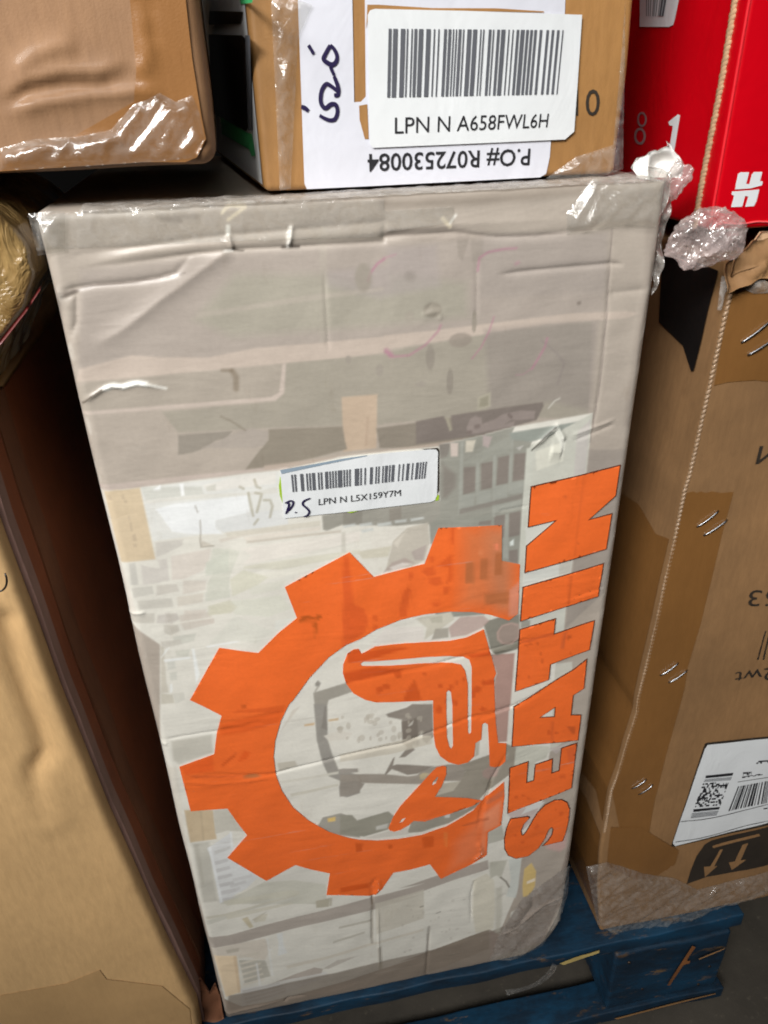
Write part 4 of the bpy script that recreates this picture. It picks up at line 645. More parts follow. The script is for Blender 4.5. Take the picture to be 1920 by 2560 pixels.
 ([(0.2405,0.48942),(0.23968,0.48837),(0.23758,0.48833),(0.23536,0.48929),(0.23445,0.4907),(0.23527,0.49175),(0.23746,0.49178),(0.23958,0.49084)],(204,84,36),0.8,0),
 ([(0.2353,0.51035),(0.23445,0.50782),(0.23222,0.50723),(0.23,0.50879),(0.22898,0.51173),(0.22985,0.51411),(0.23199,0.51469),(0.23428,0.51314)],(204,84,36),0.8,0),
 ([(0.21341,0.50314),(0.21252,0.50127),(0.2103,0.50086),(0.20797,0.50217),(0.20701,0.50443),(0.20791,0.50631),(0.2102,0.50669),(0.21244,0.50539)],(204,84,36),0.8,0),
 ([(0.10561,0.59581),(0.10787,0.59889),(0.11196,0.59997),(0.11738,0.59729),(0.12001,0.60034),(0.12136,0.59666),(0.11883,0.59507),(0.11254,0.5971),(0.10846,0.59631)],(150,74,26),0.75,0),
 ([(0.11491,0.59119),(0.11796,0.59421),(0.11725,0.58406),(0.11575,0.58014),(0.11593,0.58846)],(160,78,28),0.7,0),
 ([(0.106,0.59574),(0.11561,0.5951),(0.11631,0.59368),(0.10671,0.59462)],(150,74,26),0.6,0),
 ([(0.06092,0.52943),(0.06438,0.5305),(0.06312,0.52675),(0.06066,0.5272)],(176,78,34),0.7,0),
 ([(0.05712,0.5256),(0.09068,0.52416),(0.08923,0.51759),(0.0536,0.52412)],(206,88,38),0.7,0),
 ([(0.29705,0.68262),(0.29979,0.68222),(0.29907,0.61772),(0.29689,0.61809)],(198,86,44),0.55,0.002),
 ([(0.28521,0.66691),(0.28688,0.66704),(0.28669,0.66562)],(190,84,44),0.8,0),
 ([(0.29784,0.62964),(0.30029,0.62967),(0.30014,0.62775)],(190,84,44),0.8,0),
 ([(0.29569,0.60215),(0.2978,0.60262),(0.29828,0.57658),(0.29641,0.57692)],(200,88,44),0.6,0.001),
 ([(0.26324,0.55072),(0.28844,0.55415),(0.28939,0.55176),(0.26321,0.54845)],(190,84,44),0.8,0),
 ([(0.29893,0.54746),(0.30179,0.54952),(0.30287,0.54657),(0.30001,0.54448)],(190,84,40),0.8,0),
 ([(0.29611,0.5526),(0.29915,0.55283),(0.29768,0.53679),(0.29532,0.53732)],(196,92,54),0.7,0.001),
 ([(0.28207,0.52846),(0.28185,0.52666),(0.28102,0.52631),(0.28024,0.52779),(0.28009,0.52997),(0.28068,0.53118),(0.28158,0.53049)],(190,80,36),0.7,0),
 ([(0.27813,0.38338),(0.27742,0.38252),(0.27587,0.38268),(0.27466,0.38368),(0.27458,0.38488),(0.27571,0.38522),(0.27729,0.38453)],(190,80,36),0.7,0),
 ([(0.31133,0.39712),(0.31067,0.39588),(0.30894,0.39593),(0.30736,0.39737),(0.30723,0.39883),(0.30862,0.39948),(0.31043,0.39863)],(190,80,36),0.7,0),
 ([(0.31428,0.34884),(0.31397,0.34783),(0.31296,0.34785),(0.31207,0.3488),(0.31195,0.35022),(0.31271,0.35069),(0.31377,0.35009)],(190,80,36),0.7,0),
 ([(0.28488,0.40524),(0.28465,0.40302),(0.28393,0.40267),(0.28315,0.40438),(0.28298,0.40694),(0.28354,0.40844),(0.28434,0.40763)],(190,80,36),0.7,0),
 ([(0.28241,0.37838),(0.28204,0.37675),(0.28119,0.37657),(0.28032,0.37801),(0.28019,0.37991),(0.28089,0.38091),(0.28181,0.38013)],(190,80,36),0.7,0),
 ([(0.3137,0.4375),(0.31324,0.43641),(0.31189,0.43655),(0.31072,0.43774),(0.31057,0.43914),(0.31156,0.43971),(0.31298,0.43893)],(190,80,36),0.7,0),
 ([(0.28087,0.53573),(0.28053,0.53457),(0.27951,0.53447),(0.27859,0.53548),(0.27849,0.53683),(0.27929,0.53748),(0.28034,0.53706)],(190,80,36),0.7,0),
 ([(0.27268,0.51534),(0.2724,0.51444),(0.27156,0.51428),(0.2709,0.51515),(0.27083,0.51622),(0.27138,0.51686),(0.27227,0.51637)],(190,80,36),0.7,0),
 ([(0.28842,0.36523),(0.28793,0.36273),(0.28629,0.36251),(0.28474,0.36476),(0.28452,0.36771),(0.28576,0.36928),(0.28751,0.36811)],(190,80,36),0.7,0),
 ([(0.29363,0.34017),(0.29326,0.33736),(0.292,0.33701),(0.29081,0.33939),(0.29055,0.34273),(0.29141,0.34447),(0.29277,0.3434)],(190,80,36),0.7,0),
 ([(0.27181,0.38317),(0.27133,0.3816),(0.27008,0.38157),(0.26894,0.38296),(0.26882,0.38496),(0.26984,0.3857),(0.27113,0.38494)],(190,80,36),0.7,0),
 ([(0.31496,0.35139),(0.31426,0.35022),(0.31263,0.35043),(0.3112,0.35183),(0.31106,0.35339),(0.31231,0.35398),(0.314,0.35306)],(190,80,36),0.7,0),
 ([(0.28437,0.41903),(0.28425,0.41692),(0.28372,0.41655),(0.28322,0.4182),(0.28303,0.42065),(0.28329,0.42209),(0.28391,0.42142)],(190,80,36),0.7,0),
 ([(0.29492,0.45189),(0.29459,0.44955),(0.29333,0.44925),(0.29214,0.45124),(0.29188,0.454),(0.29275,0.45537),(0.29403,0.45455)],(190,80,36),0.7,0),
 ([(0.31269,0.39703),(0.31254,0.3945),(0.3118,0.39404),(0.31105,0.39604),(0.31079,0.39892),(0.31122,0.40059),(0.31207,0.39974)],(190,80,36),0.7,0),
 ([(0.29133,0.3391),(0.29101,0.33687),(0.28982,0.33678),(0.28879,0.33852),(0.2885,0.34102),(0.28939,0.34234),(0.29065,0.34143)],(190,80,36),0.7,0),
 ([(0.30457,0.53111),(0.3043,0.53034),(0.30351,0.53032),(0.30283,0.53099),(0.30273,0.53195),(0.30331,0.53234),(0.30414,0.53194)],(190,80,36),0.7,0),
 ([(0.26146,0.48235),(0.26089,0.48146),(0.25931,0.48158),(0.25805,0.48249),(0.25806,0.48345),(0.25927,0.48383),(0.2608,0.48345)],(190,80,36),0.7,0),
 ([(0.27404,0.33397),(0.27364,0.33239),(0.27245,0.33232),(0.27137,0.33378),(0.27125,0.3358),(0.27219,0.33665),(0.27344,0.33585)],(190,80,36),0.7,0),
 ([(0.3088,0.35748),(0.30859,0.35644),(0.3077,0.35642),(0.30702,0.35742),(0.30692,0.35854),(0.30746,0.35921),(0.3084,0.35868)],(190,80,36),0.7,0),
 ([(0.29332,0.35368),(0.2926,0.35279),(0.29091,0.35309),(0.28946,0.35416),(0.28938,0.35527),(0.29073,0.35573),(0.29245,0.355)],(190,80,36),0.7,0),
 ([(0.30162,0.44976),(0.30097,0.44883),(0.2994,0.44894),(0.29813,0.44994),(0.29801,0.45117),(0.29915,0.45175),(0.30076,0.45115)],(190,80,36),0.7,0),
 ([(0.26972,0.54567),(0.26918,0.54508),(0.26774,0.54518),(0.26652,0.54594),(0.26646,0.54675),(0.26762,0.54702),(0.26908,0.54651)],(190,80,36),0.7,0),
 ([(0.27337,0.50014),(0.27271,0.49973),(0.27122,0.49983),(0.26996,0.50054),(0.26991,0.50132),(0.27111,0.5015),(0.27262,0.50096)],(190,80,36),0.7,0),
 ([(0.28325,0.39899),(0.28309,0.39722),(0.28235,0.39701),(0.28179,0.39831),(0.28165,0.40027),(0.28204,0.40146),(0.28284,0.40076)],(190,80,36),0.7,0),
 ([(0.2778,0.54573),(0.27738,0.5447),(0.27628,0.54472),(0.27528,0.54563),(0.2752,0.54676),(0.27609,0.54728),(0.27721,0.54685)],(190,80,36),0.7,0),
 ([(0.28163,0.32274),(0.28103,0.32117),(0.27941,0.32124),(0.278,0.32285),(0.27777,0.3248),(0.27913,0.32554),(0.2808,0.3246)],(190,80,36),0.7,0),
 ([(0.27226,0.54666),(0.27173,0.54586),(0.27046,0.54592),(0.2694,0.54675),(0.26933,0.54777),(0.27031,0.54817),(0.2716,0.5477)],(190,80,36),0.7,0),
 ([(0.29407,0.40947),(0.29346,0.40875),(0.29204,0.40884),(0.29085,0.40974),(0.29078,0.41075),(0.29188,0.41111),(0.29333,0.41052)],(190,80,36),0.7,0),
 ([(0.3076,0.45637),(0.31536,0.45323),(0.31639,0.44434),(0.31329,0.44648)],(170,76,40),0.6,0),
 ([(0.29399,0.46444),(0.2968,0.46374),(0.29798,0.44067),(0.29611,0.44109)],(190,84,44),0.5,0.001),
 ([(0.31038,0.42884),(0.31867,0.43154),(0.31976,0.41236),(0.31507,0.41108)],(196,88,52),0.5,0.001)
]
LBL1 = [
 (0.10425,0.70806),
 (0.16005,0.71191),
 (0.19578,0.71114),
 (0.19919,0.71056),
 (0.20035,0.7088),
 (0.19993,0.67881),
 (0.19862,0.67551),
 (0.19589,0.67455),
 (0.10357,0.67526)
]
LBL1_BLUE = [
 (0.10426,0.70822),
 (0.14101,0.71136),
 (0.15637,0.71196),
 (0.15634,0.71141),
 (0.13069,0.70891),
 (0.10494,0.70558)
]
LBL1_GREEN = [[(0.10256,0.69778),(0.10409,0.70408),(0.1044,0.6959),(0.10377,0.68529),(0.10252,0.69123)],[(0.19511,0.67465),(0.19862,0.67551),(0.19992,0.67925),(0.20133,0.67865),(0.2012,0.67504)],[(0.14192,0.67471),(0.14646,0.67498),(0.14948,0.67439),(0.14488,0.67365)]]
LBL1_DARK = [
 (0.18976,0.71168),
 (0.20032,0.7114),
 (0.20125,0.7095),
 (0.20129,0.6821),
 (0.19977,0.67883),
 (0.19882,0.70979)
]
LBL1_BARS = [
 (0.11036,0.70454),
 (0.19316,0.70346),
 (0.19198,0.69216),
 (0.11029,0.69289)
]
LBL1_TEXT = [
 (0.12549,0.68646),
 (0.17662,0.68623),
 (0.17654,0.68185),
 (0.12518,0.68205)
]
LBL1_PS = [
 [(0.10484,0.67866),(0.10738,0.68486),(0.10603,0.68601)],
 [(0.10508,0.68595),(0.10833,0.68722),(0.10991,0.68622),(0.10908,0.68343),(0.10504,0.67931)],
 [(0.11056,0.67936),(0.11123,0.67861)],
 [(0.12042,0.68769),(0.11665,0.68632),(0.11557,0.68396),(0.11771,0.6812),(0.11912,0.67848),(0.11768,0.6761),(0.1154,0.67537)]
]
LBL1_CREASE = 1
TC_LABEL = [
 (0.13721,0.94307),
 (0.14585,0.94297),
 (0.1638,0.94275),
 (0.16258,0.89718),
 (0.16612,0.89729),
 (0.16875,0.89962),
 (0.17003,0.94346),
 (0.2038,0.94461),
 (0.27343,0.94282),
 (0.2739,0.93459),
 (0.2716,0.87544),
 (0.27159,0.86696),
 (0.27009,0.85839),
 (0.26662,0.85669),
 (0.19967,0.85672),
 (0.16864,0.85673),
 (0.13495,0.85692),
 (0.13388,0.85985)
]
TC_LPN = [
 (0.17088,0.93474),
 (0.17216,0.93672),
 (0.1746,0.93728),
 (0.22022,0.93578),
 (0.283,0.93316),
 (0.28433,0.87915),
 (0.27939,0.87544),
 (0.24019,0.8755),
 (0.1714,0.87564),
 (0.1699,0.87755),
 (0.17009,0.89518)
]
TC_BARS = [
 (0.18118,0.92891),
 (0.27335,0.92662),
 (0.27268,0.89763),
 (0.17965,0.89885)
]
TC_LPNTXT = [
 (0.18351,0.8896),
 (0.26868,0.88855),
 (0.26823,0.88183),
 (0.18332,0.88188)
]
TC_PO = [
 (0.25984,0.87261),
 (0.16845,0.87366),
 (0.16836,0.86398),
 (0.25976,0.86319)
]
TC_KSLOT = [
 (0.17105,0.93911),
 (0.17659,0.93904),
 (0.20384,0.93724),
 (0.23719,0.93664),
 (0.26238,0.935),
 (0.26242,0.93449),
 (0.22022,0.93578),
 (0.1746,0.9372),
 (0.17216,0.93652),
 (0.17017,0.9291),
 (0.17064,0.93474)
]
TC_KTEAR = [
 (0.16503,0.89556),
 (0.16937,0.89608),
 (0.16947,0.87987),
 (0.16741,0.87995),
 (0.16498,0.88911)
]
TC_01 = [
 (0.28314,0.8996),
 (0.29773,0.89918),
 (0.29869,0.88636),
 (0.28455,0.88684)
]
TC_PEN = [
 [(0.14076,0.92274),(0.14313,0.91899)],
 [(0.15161,0.92252),(0.14948,0.91968),(0.14783,0.91682),(0.14967,0.9151),(0.15206,0.91421),(0.1541,0.91542),(0.15473,0.91791),(0.15344,0.92083),(0.15161,0.92252)],
 [(0.15103,0.9134),(0.15276,0.90955)],
 [(0.15274,0.90913),(0.15444,0.90438),(0.15424,0.90093),(0.15223,0.90077)],
 [(0.15431,0.90223),(0.15146,0.90446),(0.14858,0.90583),(0.14619,0.90333),(0.14521,0.8999),(0.14549,0.89684),(0.14737,0.89503),(0.15048,0.89668),(0.15295,0.89617),(0.15352,0.89306),(0.15208,0.89),(0.14952,0.88942),(0.14656,0.89042),(0.14415,0.89183)],
 [(0.13501,0.89608),(0.13693,0.89537),(0.13857,0.894)]
]
TC_EDGE = [(0.11891,0.94175),(0.11274,0.86641),(0.11281,0.85802)]
TC_STRIPS = [[(0.12755,0.94164),(0.13016,0.94161),(0.12627,0.85781),(0.12323,0.85886)]]
TC_FOLD = [(0.30625,0.93937),(0.31644,0.86507),(0.30584,0.85674)]
RB_LABEL = [
 (0.44683,0.39537),
 (0.50635,0.39063),
 (0.52003,0.39017),
 (0.55127,0.27063),
 (0.53604,0.27076),
 (0.49033,0.26612),
 (0.44028,0.26117),
 (0.43677,0.26655),
 (0.43677,0.26941),
 (0.44503,0.3904)
]
RB_LBL_EDGE = [
 (0.44416,0.39715),
 (0.44633,0.39785),
 (0.5058,0.39288),
 (0.51955,0.39206),
 (0.55201,0.26763),
 (0.49103,0.26299),
 (0.44056,0.25963),
 (0.43612,0.26168)
]
RB_PDF = [
 [(0.45269,0.35618),(0.48033,0.35344),(0.47999,0.34969),(0.4529,0.35272)],
 [(0.44921,0.31207),(0.47632,0.30889),(0.476,0.3056),(0.44931,0.30817)],
 [(0.45179,0.34623),(0.47857,0.34295),(0.47641,0.31087),(0.44914,0.31483)],
 [(0.45311,0.35166),(0.48029,0.34834),(0.4798,0.34396),(0.4519,0.34811)],
 [(0.44869,0.30735),(0.47624,0.30446),(0.4752,0.29757),(0.44877,0.29963)]
]
RB_BARS = [
 (0.4894,0.33335),
 (0.53476,0.33382),
 (0.54301,0.30223),
 (0.48667,0.30013)
]
RB_LINES = [
 [(0.43887,0.29731),(0.46403,0.29456),(0.5037,0.29683),(0.52896,0.2997)],
 [(0.48751,0.33964),(0.51924,0.33883)],
 [(0.43905,0.26801),(0.46255,0.26664),(0.48962,0.26925),(0.51401,0.27351),(0.53511,0.27454)],
 [(0.53054,0.2945),(0.54463,0.29622)]
]
RB_TXTS = [
 [(0.50022,0.3642),(0.52774,0.36107),(0.52864,0.35767),(0.50112,0.36029)],
 [(0.49008,0.35191),(0.499,0.35067),(0.49942,0.34674),(0.49112,0.34724)],
 [(0.49041,0.34611),(0.51185,0.34582),(0.51236,0.34375),(0.49086,0.34409)],
 [(0.52331,0.2949),(0.54092,0.29447),(0.54152,0.29221),(0.52372,0.29317)]
]
RB_ARROWSQ = [[(0.47264,0.25391),(0.47859,0.25793),(0.53793,0.2631),(0.55351,0.2616),(0.57002,0.2002),(0.52931,0.19883),(0.48595,0.20035),(0.46485,0.19443),(0.46518,0.21532),(0.46702,0.23781)]]
RB_ARROWS = [[(0.49147,0.24106),(0.49464,0.24092),(0.49022,0.21609),(0.49395,0.21585),(0.48316,0.2011),(0.47875,0.2184),(0.48578,0.21727)],[(0.51519,0.24224),(0.52109,0.24373),(0.51873,0.21718),(0.52521,0.2169),(0.51212,0.20356),(0.50572,0.2179),(0.51222,0.21753)],[(0.48129,0.24986),(0.52953,0.25589),(0.53166,0.25158),(0.4832,0.24564)]]
RB_TAPE = [[(0.38711,0.79282),(0.4018,0.78854),(0.41687,0.7868),(0.43191,0.72726),(0.41562,0.73024),(0.4039,0.73062),(0.39548,0.73066),(0.38663,0.72926),(0.38627,0.76067)],[(0.38139,0.65174),(0.3862,0.6524),(0.38896,0.65077),(0.39206,0.65167),(0.39564,0.64997),(0.40036,0.65073),(0.40721,0.64873),(0.41703,0.64853),(0.41541,0.61218),(0.41384,0.53395),(0.41068,0.49095),(0.4119,0.46785),(0.41122,0.44403),(0.40858,0.38706),(0.4078,0.33687),(0.4099,0.28213),(0.40957,0.25926),(0.40948,0.22676),(0.40082,0.22431),(0.37777,0.30402),(0.36451,0.35348),(0.36684,0.38193),(0.36944,0.41446),(0.37326,0.44837),(0.37219,0.46203),(0.37541,0.54082),(0.3775,0.5992)]]
RB_TAPE2 = [[(0.44596,0.25225),(0.44564,0.23143),(0.42553,0.216),(0.40676,0.2182),(0.37252,0.24859),(0.36891,0.30625),(0.39962,0.29855)]]
RB_STAPLES = [
 [[(0.39923,0.75656),(0.41652,0.76976)],[(0.40567,0.74791),(0.42379,0.75912)]],
 [[(0.39399,0.6229),(0.40838,0.63451)],[(0.4004,0.61493),(0.41674,0.62612)]],
 [[(0.38685,0.48665),(0.40112,0.49703)],[(0.39553,0.47761),(0.4105,0.48762)]],
 [[(0.38223,0.35497),(0.39437,0.36476)],[(0.39013,0.34544),(0.40187,0.35631)]]
]
RB_TEXT = {
 'M': [(0.42927,0.66875),(0.44622,0.66756),(0.4463,0.68075),(0.42948,0.68225)],
 '53': [(0.45079,0.54398),(0.47723,0.54022),(0.47632,0.55573),(0.44955,0.55958)],
 '|||': [(0.47258,0.48663),(0.48547,0.48416),(0.48222,0.51677),(0.4727,0.51632)],
 '2wt': [(0.45673,0.46345),(0.49526,0.46059),(0.49356,0.47518),(0.45572,0.47668)],
 'bits': [(0.45546,0.46545),(0.48973,0.45962),(0.48916,0.4619),(0.45565,0.46861)]
}
RB_BEAD = [
 (0.3852,0.79166),
 (0.38423,0.77318),
 (0.38419,0.75665),
 (0.38325,0.73103),
 (0.38229,0.70792),
 (0.3814,0.68296),
 (0.3802,0.66268),
 (0.37908,0.65545),
 (0.37857,0.62963),
 (0.3775,0.5992),
 (0.37607,0.57076),
 (0.37541,0.54082),
 (0.37413,0.51455),
 (0.37286,0.48699),
 (0.37219,0.46203),
 (0.37326,0.44837),
 (0.36944,0.41446),
 (0.36684,0.38193),
 (0.36259,0.35397),
 (0.36381,0.27191),
 (0.36835,0.21475),
 (0.37926,0.1448)
]
RB_EDGE = [
 (0.37601,0.80227),
 (0.37798,0.76995),
 (0.37703,0.70862),
 (0.37774,0.58081),
 (0.37622,0.4419),
 (0.36677,0.32921),
 (0.35833,0.23123),
 (0.35926,0.16769)
]
RD_LOGO = [[(0.38441,0.85391),(0.38586,0.85465),(0.39139,0.8544),(0.39088,0.84817),(0.39285,0.84808),(0.39328,0.85323),(0.39462,0.85442),(0.39987,0.85418),(0.39945,0.84914),(0.40143,0.84904),(0.4013,0.84685),(0.39408,0.84555),(0.38434,0.84547),(0.38414,0.84931)],[(0.38261,0.84446),(0.3904,0.84451),(0.40018,0.8447),(0.39978,0.83804),(0.39871,0.83556),(0.39309,0.83557),(0.39379,0.84113),(0.39174,0.84151),(0.39109,0.83568),(0.38384,0.83578),(0.38441,0.84216),(0.38265,0.8428)]]
RD_LINE = [(0.38867,0.82872),(0.39587,0.82918),(0.41009,0.82812)]
RD_ONE = [
 (0.08653,0.87849),
 (0.07626,0.8832),
 (0.07343,0.88262),
 (0.07464,0.85249),
 (0.08102,0.85581),
 (0.08026,0.87647),
 (0.08476,0.87685)
]
RD_EIGHT = [
 [(0.11479,0.87889),(0.11476,0.87739),(0.1156,0.87598),(0.11699,0.87495),(0.11907,0.87431),(0.12146,0.87421),(0.12376,0.87466),(0.1259,0.87555),(0.1276,0.87689),(0.12833,0.8784),(0.1285,0.87999),(0.12761,0.88142),(0.12603,0.88244),(0.12406,0.88305),(0.12166,0.88312),(0.11926,0.88265),(0.11731,0.88175),(0.11566,0.88042)],
 [(0.11728,0.8788),(0.11724,0.87772),(0.11778,0.87667),(0.11854,0.87591),(0.11982,0.87544),(0.12138,0.87537),(0.12278,0.87574),(0.12413,0.87642),(0.12528,0.87741),(0.12575,0.8785),(0.12594,0.87965),(0.12538,0.8807),(0.12445,0.88146),(0.1233,0.88192),(0.12175,0.88197),(0.12022,0.88159),(0.11903,0.88091),(0.1179,0.87993)],
 [(0.11325,0.86899),(0.11329,0.86721),(0.11423,0.86563),(0.11599,0.86435),(0.11849,0.86357),(0.12148,0.86339),(0.12425,0.86384),(0.1269,0.86487),(0.12881,0.86633),(0.12977,0.8681),(0.12986,0.86998),(0.12885,0.87158),(0.12687,0.87286),(0.12446,0.87358),(0.12146,0.87372),(0.11861,0.87323),(0.11617,0.87219),(0.11434,0.87076)],
 [(0.11631,0.86882),(0.11637,0.86759),(0.1169,0.86645),(0.11793,0.86559),(0.11949,0.865),(0.12134,0.86489),(0.12306,0.86529),(0.12473,0.866),(0.12592,0.86706),(0.12656,0.86827),(0.12665,0.86958),(0.1261,0.87072),(0.12489,0.87159),(0.12346,0.87215),(0.12161,0.87224),(0.11977,0.87183),(0.11827,0.87111),(0.1171,0.87007)]
]
RD_STICKER = [
 (0.14545,0.95077),
 (0.09333,0.94644),
 (0.09567,0.93334),
 (0.09676,0.93106),
 (0.10137,0.93026),
 (0.14006,0.93232)
]
RD_STBARS = [
 (0.13564,0.94996),
 (0.10801,0.94766),
 (0.10944,0.93628),
 (0.132,0.9377)
]
RD_BLACKTAPE = [
 (0.08908,0.79557),
 (0.06681,0.79975),
 (0.02214,0.79913),
 (0.02353,0.78093),
 (0.02498,0.74978),
 (0.02596,0.73405),
 (0.02894,0.73267),
 (0.04416,0.74541),
 (0.06281,0.74899),
 (0.07916,0.75213)
]
LB_EDGE = [
 (-0.05578,0.72408),
 (-0.05547,0.6889),
 (-0.05347,0.63659),
 (-0.05163,0.56952),
 (-0.04486,0.45277),
 (-0.03364,0.32956),
 (-0.01946,0.18978),
 (-0.02224,0.12714)
]
LB_TAPE = [
 (-0.16563,0.26697),
 (-0.1153,0.26564),
 (-0.08566,0.27541),
 (-0.08305,0.26089),
 (-0.04203,0.23565),
 (-0.02508,0.19276),
 (-0.02861,0.15537),
 (-0.18615,0.18843)
]
LB_FOLD = [
 (-0.06757,0.63258),
 (-0.06951,0.60429),
 (-0.07029,0.57389),
 (-0.0687,0.54532),
 (-0.07059,0.52215),
 (-0.08085,0.50705),
 (-0.0844,0.49222),
 (-0.08403,0.4615)
]
TL_EDGE = [
 (0.09204,0.94647),
 (0.08929,0.91875),
 (0.08824,0.8964),
 (0.08813,0.88466),
 (0.0839,0.87781)
]
TL_TAPE = [[(0.06137,0.9418),(0.08495,0.94152),(0.08443,0.91796),(0.08521,0.89456),(0.08597,0.88474),(0.0805,0.87694),(0.07479,0.87516),(0.05551,0.87601),(-0.00936,0.87489),(-0.00733,0.88261),(0.02425,0.88714),(0.05586,0.90124),(0.05923,0.91404)],[(0.06301,0.94011),(0.06888,0.94003),(0.06429,0.91391),(0.06024,0.91401)]]
TL_CR = [
 ([(-0.00151,0.90485),(0.00979,0.91083),(0.02525,0.914),(0.03508,0.91375),(0.04202,0.91357),(0.05687,0.91769)],0.004,0.004),
 ([(-0.00317,0.8985),(0.01763,0.90243),(0.03815,0.90457),(0.05867,0.90535),(0.07093,0.90452)],0.004,0.004),
 ([(0.00229,0.91192),(0.01699,0.92037),(0.02745,0.92363),(0.03502,0.9226)],0.003,0.005),
 ([(-0.00269,0.90032),(0.01086,0.9072),(0.02897,0.9085),(0.04072,0.90725),(0.05553,0.9105)],-0.003,0.004),
 ([(0.06692,0.94006),(0.06508,0.9184),(0.05975,0.9113)],0.003,0.004),
 ([(0.06888,0.94003),(0.06786,0.92279)],-0.002,0.003),
 ([(-0.00809,0.87973),(0.02403,0.88619),(0.05412,0.88598)],0.002,0.003)
]
TC_SIDE = {
 'green': [[(0.21664,0.88662),(0.07172,0.88286),(0.05277,0.88331),(0.04685,0.87305),(0.06243,0.8715),(0.07113,0.87461),(0.21823,0.87544)],[(0.04845,0.94477),(-0.00013,0.94078),(0.00441,0.93878),(0.04457,0.94129)]],
 'black': [[(0.23154,0.9376),(0.05296,0.9286),(0.04026,0.92684),(0.06728,0.88578),(0.07493,0.88363),(0.18109,0.88605),(0.27877,0.88727)],[(0.20575,0.94966),(0.03744,0.93762),(0.0554,0.93381),(0.22301,0.94302)]],
 'grey': [[(0.03761,0.92787),(0.02015,0.92704),(0.04762,0.88529),(0.06476,0.88431)]]
}
PAPER = [
 (0.31632,0.86029),
 (0.31824,0.86516),
 (0.32128,0.86641),
 (0.32423,0.86821),
 (0.3273,0.86907),
 (0.32864,0.86869),
 (0.33094,0.8704),
 (0.33402,0.8712),
 (0.33446,0.87244),
 (0.33631,0.87291),
 (0.33735,0.87042),
 (0.3371,0.8688),
 (0.33928,0.86652),
 (0.34068,0.86591),
 (0.3424,0.86335),
 (0.34198,0.86198),
 (0.34576,0.85903),
 (0.34823,0.85441),
 (0.34323,0.85463),
 (0.32943,0.85469),
 (0.31893,0.85516)
]
FILMS = {
 'tr': [(0.27093,0.84179),(0.28442,0.85855),(0.29647,0.85954),(0.3143,0.86137),(0.32924,0.85916),(0.33223,0.84941),(0.32682,0.83656),(0.32455,0.8311),(0.30603,0.83322),(0.28758,0.83201),(0.27218,0.83072)],
 'tl': [(-0.00122,0.85612),(0.00849,0.85667),(0.01563,0.85627),(0.01163,0.8381),(-0.00146,0.83698),(-0.00144,0.84667)],
 'top': [(0.00128,0.85519),(0.08322,0.8571),(0.17139,0.85377),(0.17118,0.84823),(0.20821,0.84853),(0.20811,0.84064),(0.17093,0.838),(0.1711,0.83549),(0.08062,0.83825),(-0.00146,0.83939)],
 'br': [(0.25766,0.14934),(0.26517,0.19377),(0.28404,0.23997),(0.32024,0.27182),(0.32803,0.27639),(0.33107,0.23555),(0.32726,0.19907),(0.312,0.15736),(0.29033,0.14423)],
 'rbb': [(0.35081,0.25496),(0.37152,0.25626),(0.41332,0.22757),(0.44801,0.21027),(0.47798,0.18319),(0.5566,0.18977),(0.56504,0.15624),(0.49939,0.14118),(0.44895,0.12949),(0.39801,0.12817),(0.37416,0.1562)],
 'rbt': [(0.37643,0.79933),(0.38758,0.80048),(0.39778,0.79978),(0.41281,0.79102),(0.41377,0.78703),(0.40063,0.78731),(0.38857,0.79272),(0.38139,0.78934),(0.38081,0.77882),(0.37787,0.77904)],
 'rbe': [(0.37404,0.79374),(0.38638,0.79287),(0.38629,0.75367),(0.38283,0.7252),(0.3802,0.66268),(0.37734,0.58981),(0.37485,0.46298),(0.3681,0.46425),(0.3696,0.56192),(0.37512,0.63536),(0.37704,0.67135),(0.37816,0.72565)],
 'tcl': [(0.12409,0.94168),(0.13713,0.94152),(0.14398,0.93924),(0.13582,0.92593),(0.12627,0.85781),(0.12042,0.8572),(0.12254,0.90368)],
 'tcr': [(0.30625,0.93937),(0.31586,0.85883),(0.30237,0.85501),(0.26954,0.85592),(0.28669,0.86631),(0.30844,0.87157)],
 'tlc': [(-0.00684,0.88451),(0.00911,0.88772),(0.0275,0.88798),(0.04344,0.89027),(0.05569,0.9003),(0.06219,0.90198),(0.06783,0.90461),(0.07448,0.90065),(0.08224,0.90325),(0.08443,0.89652),(0.08543,0.88476),(0.07942,0.87698),(0.06411,0.87613),(0.03213,0.87555),(-0.00923,0.87538)]
}
FLANGE = [
 (0.33285,0.84939),
 (0.33847,0.84204),
 (0.33767,0.83262),
 (0.33679,0.82355),
 (0.33639,0.8102),
 (0.33431,0.79529),
 (0.33151,0.79182),
 (0.33107,0.81056),
 (0.33163,0.8307),
 (0.33223,0.84181)
]
FLANGE2 = [
 (0.31775,0.86227),
 (0.32648,0.86086),
 (0.33275,0.85689),
 (0.33347,0.84936),
 (0.33025,0.8386),
 (0.32567,0.82821),
 (0.32265,0.8312),
 (0.32259,0.84771)
]

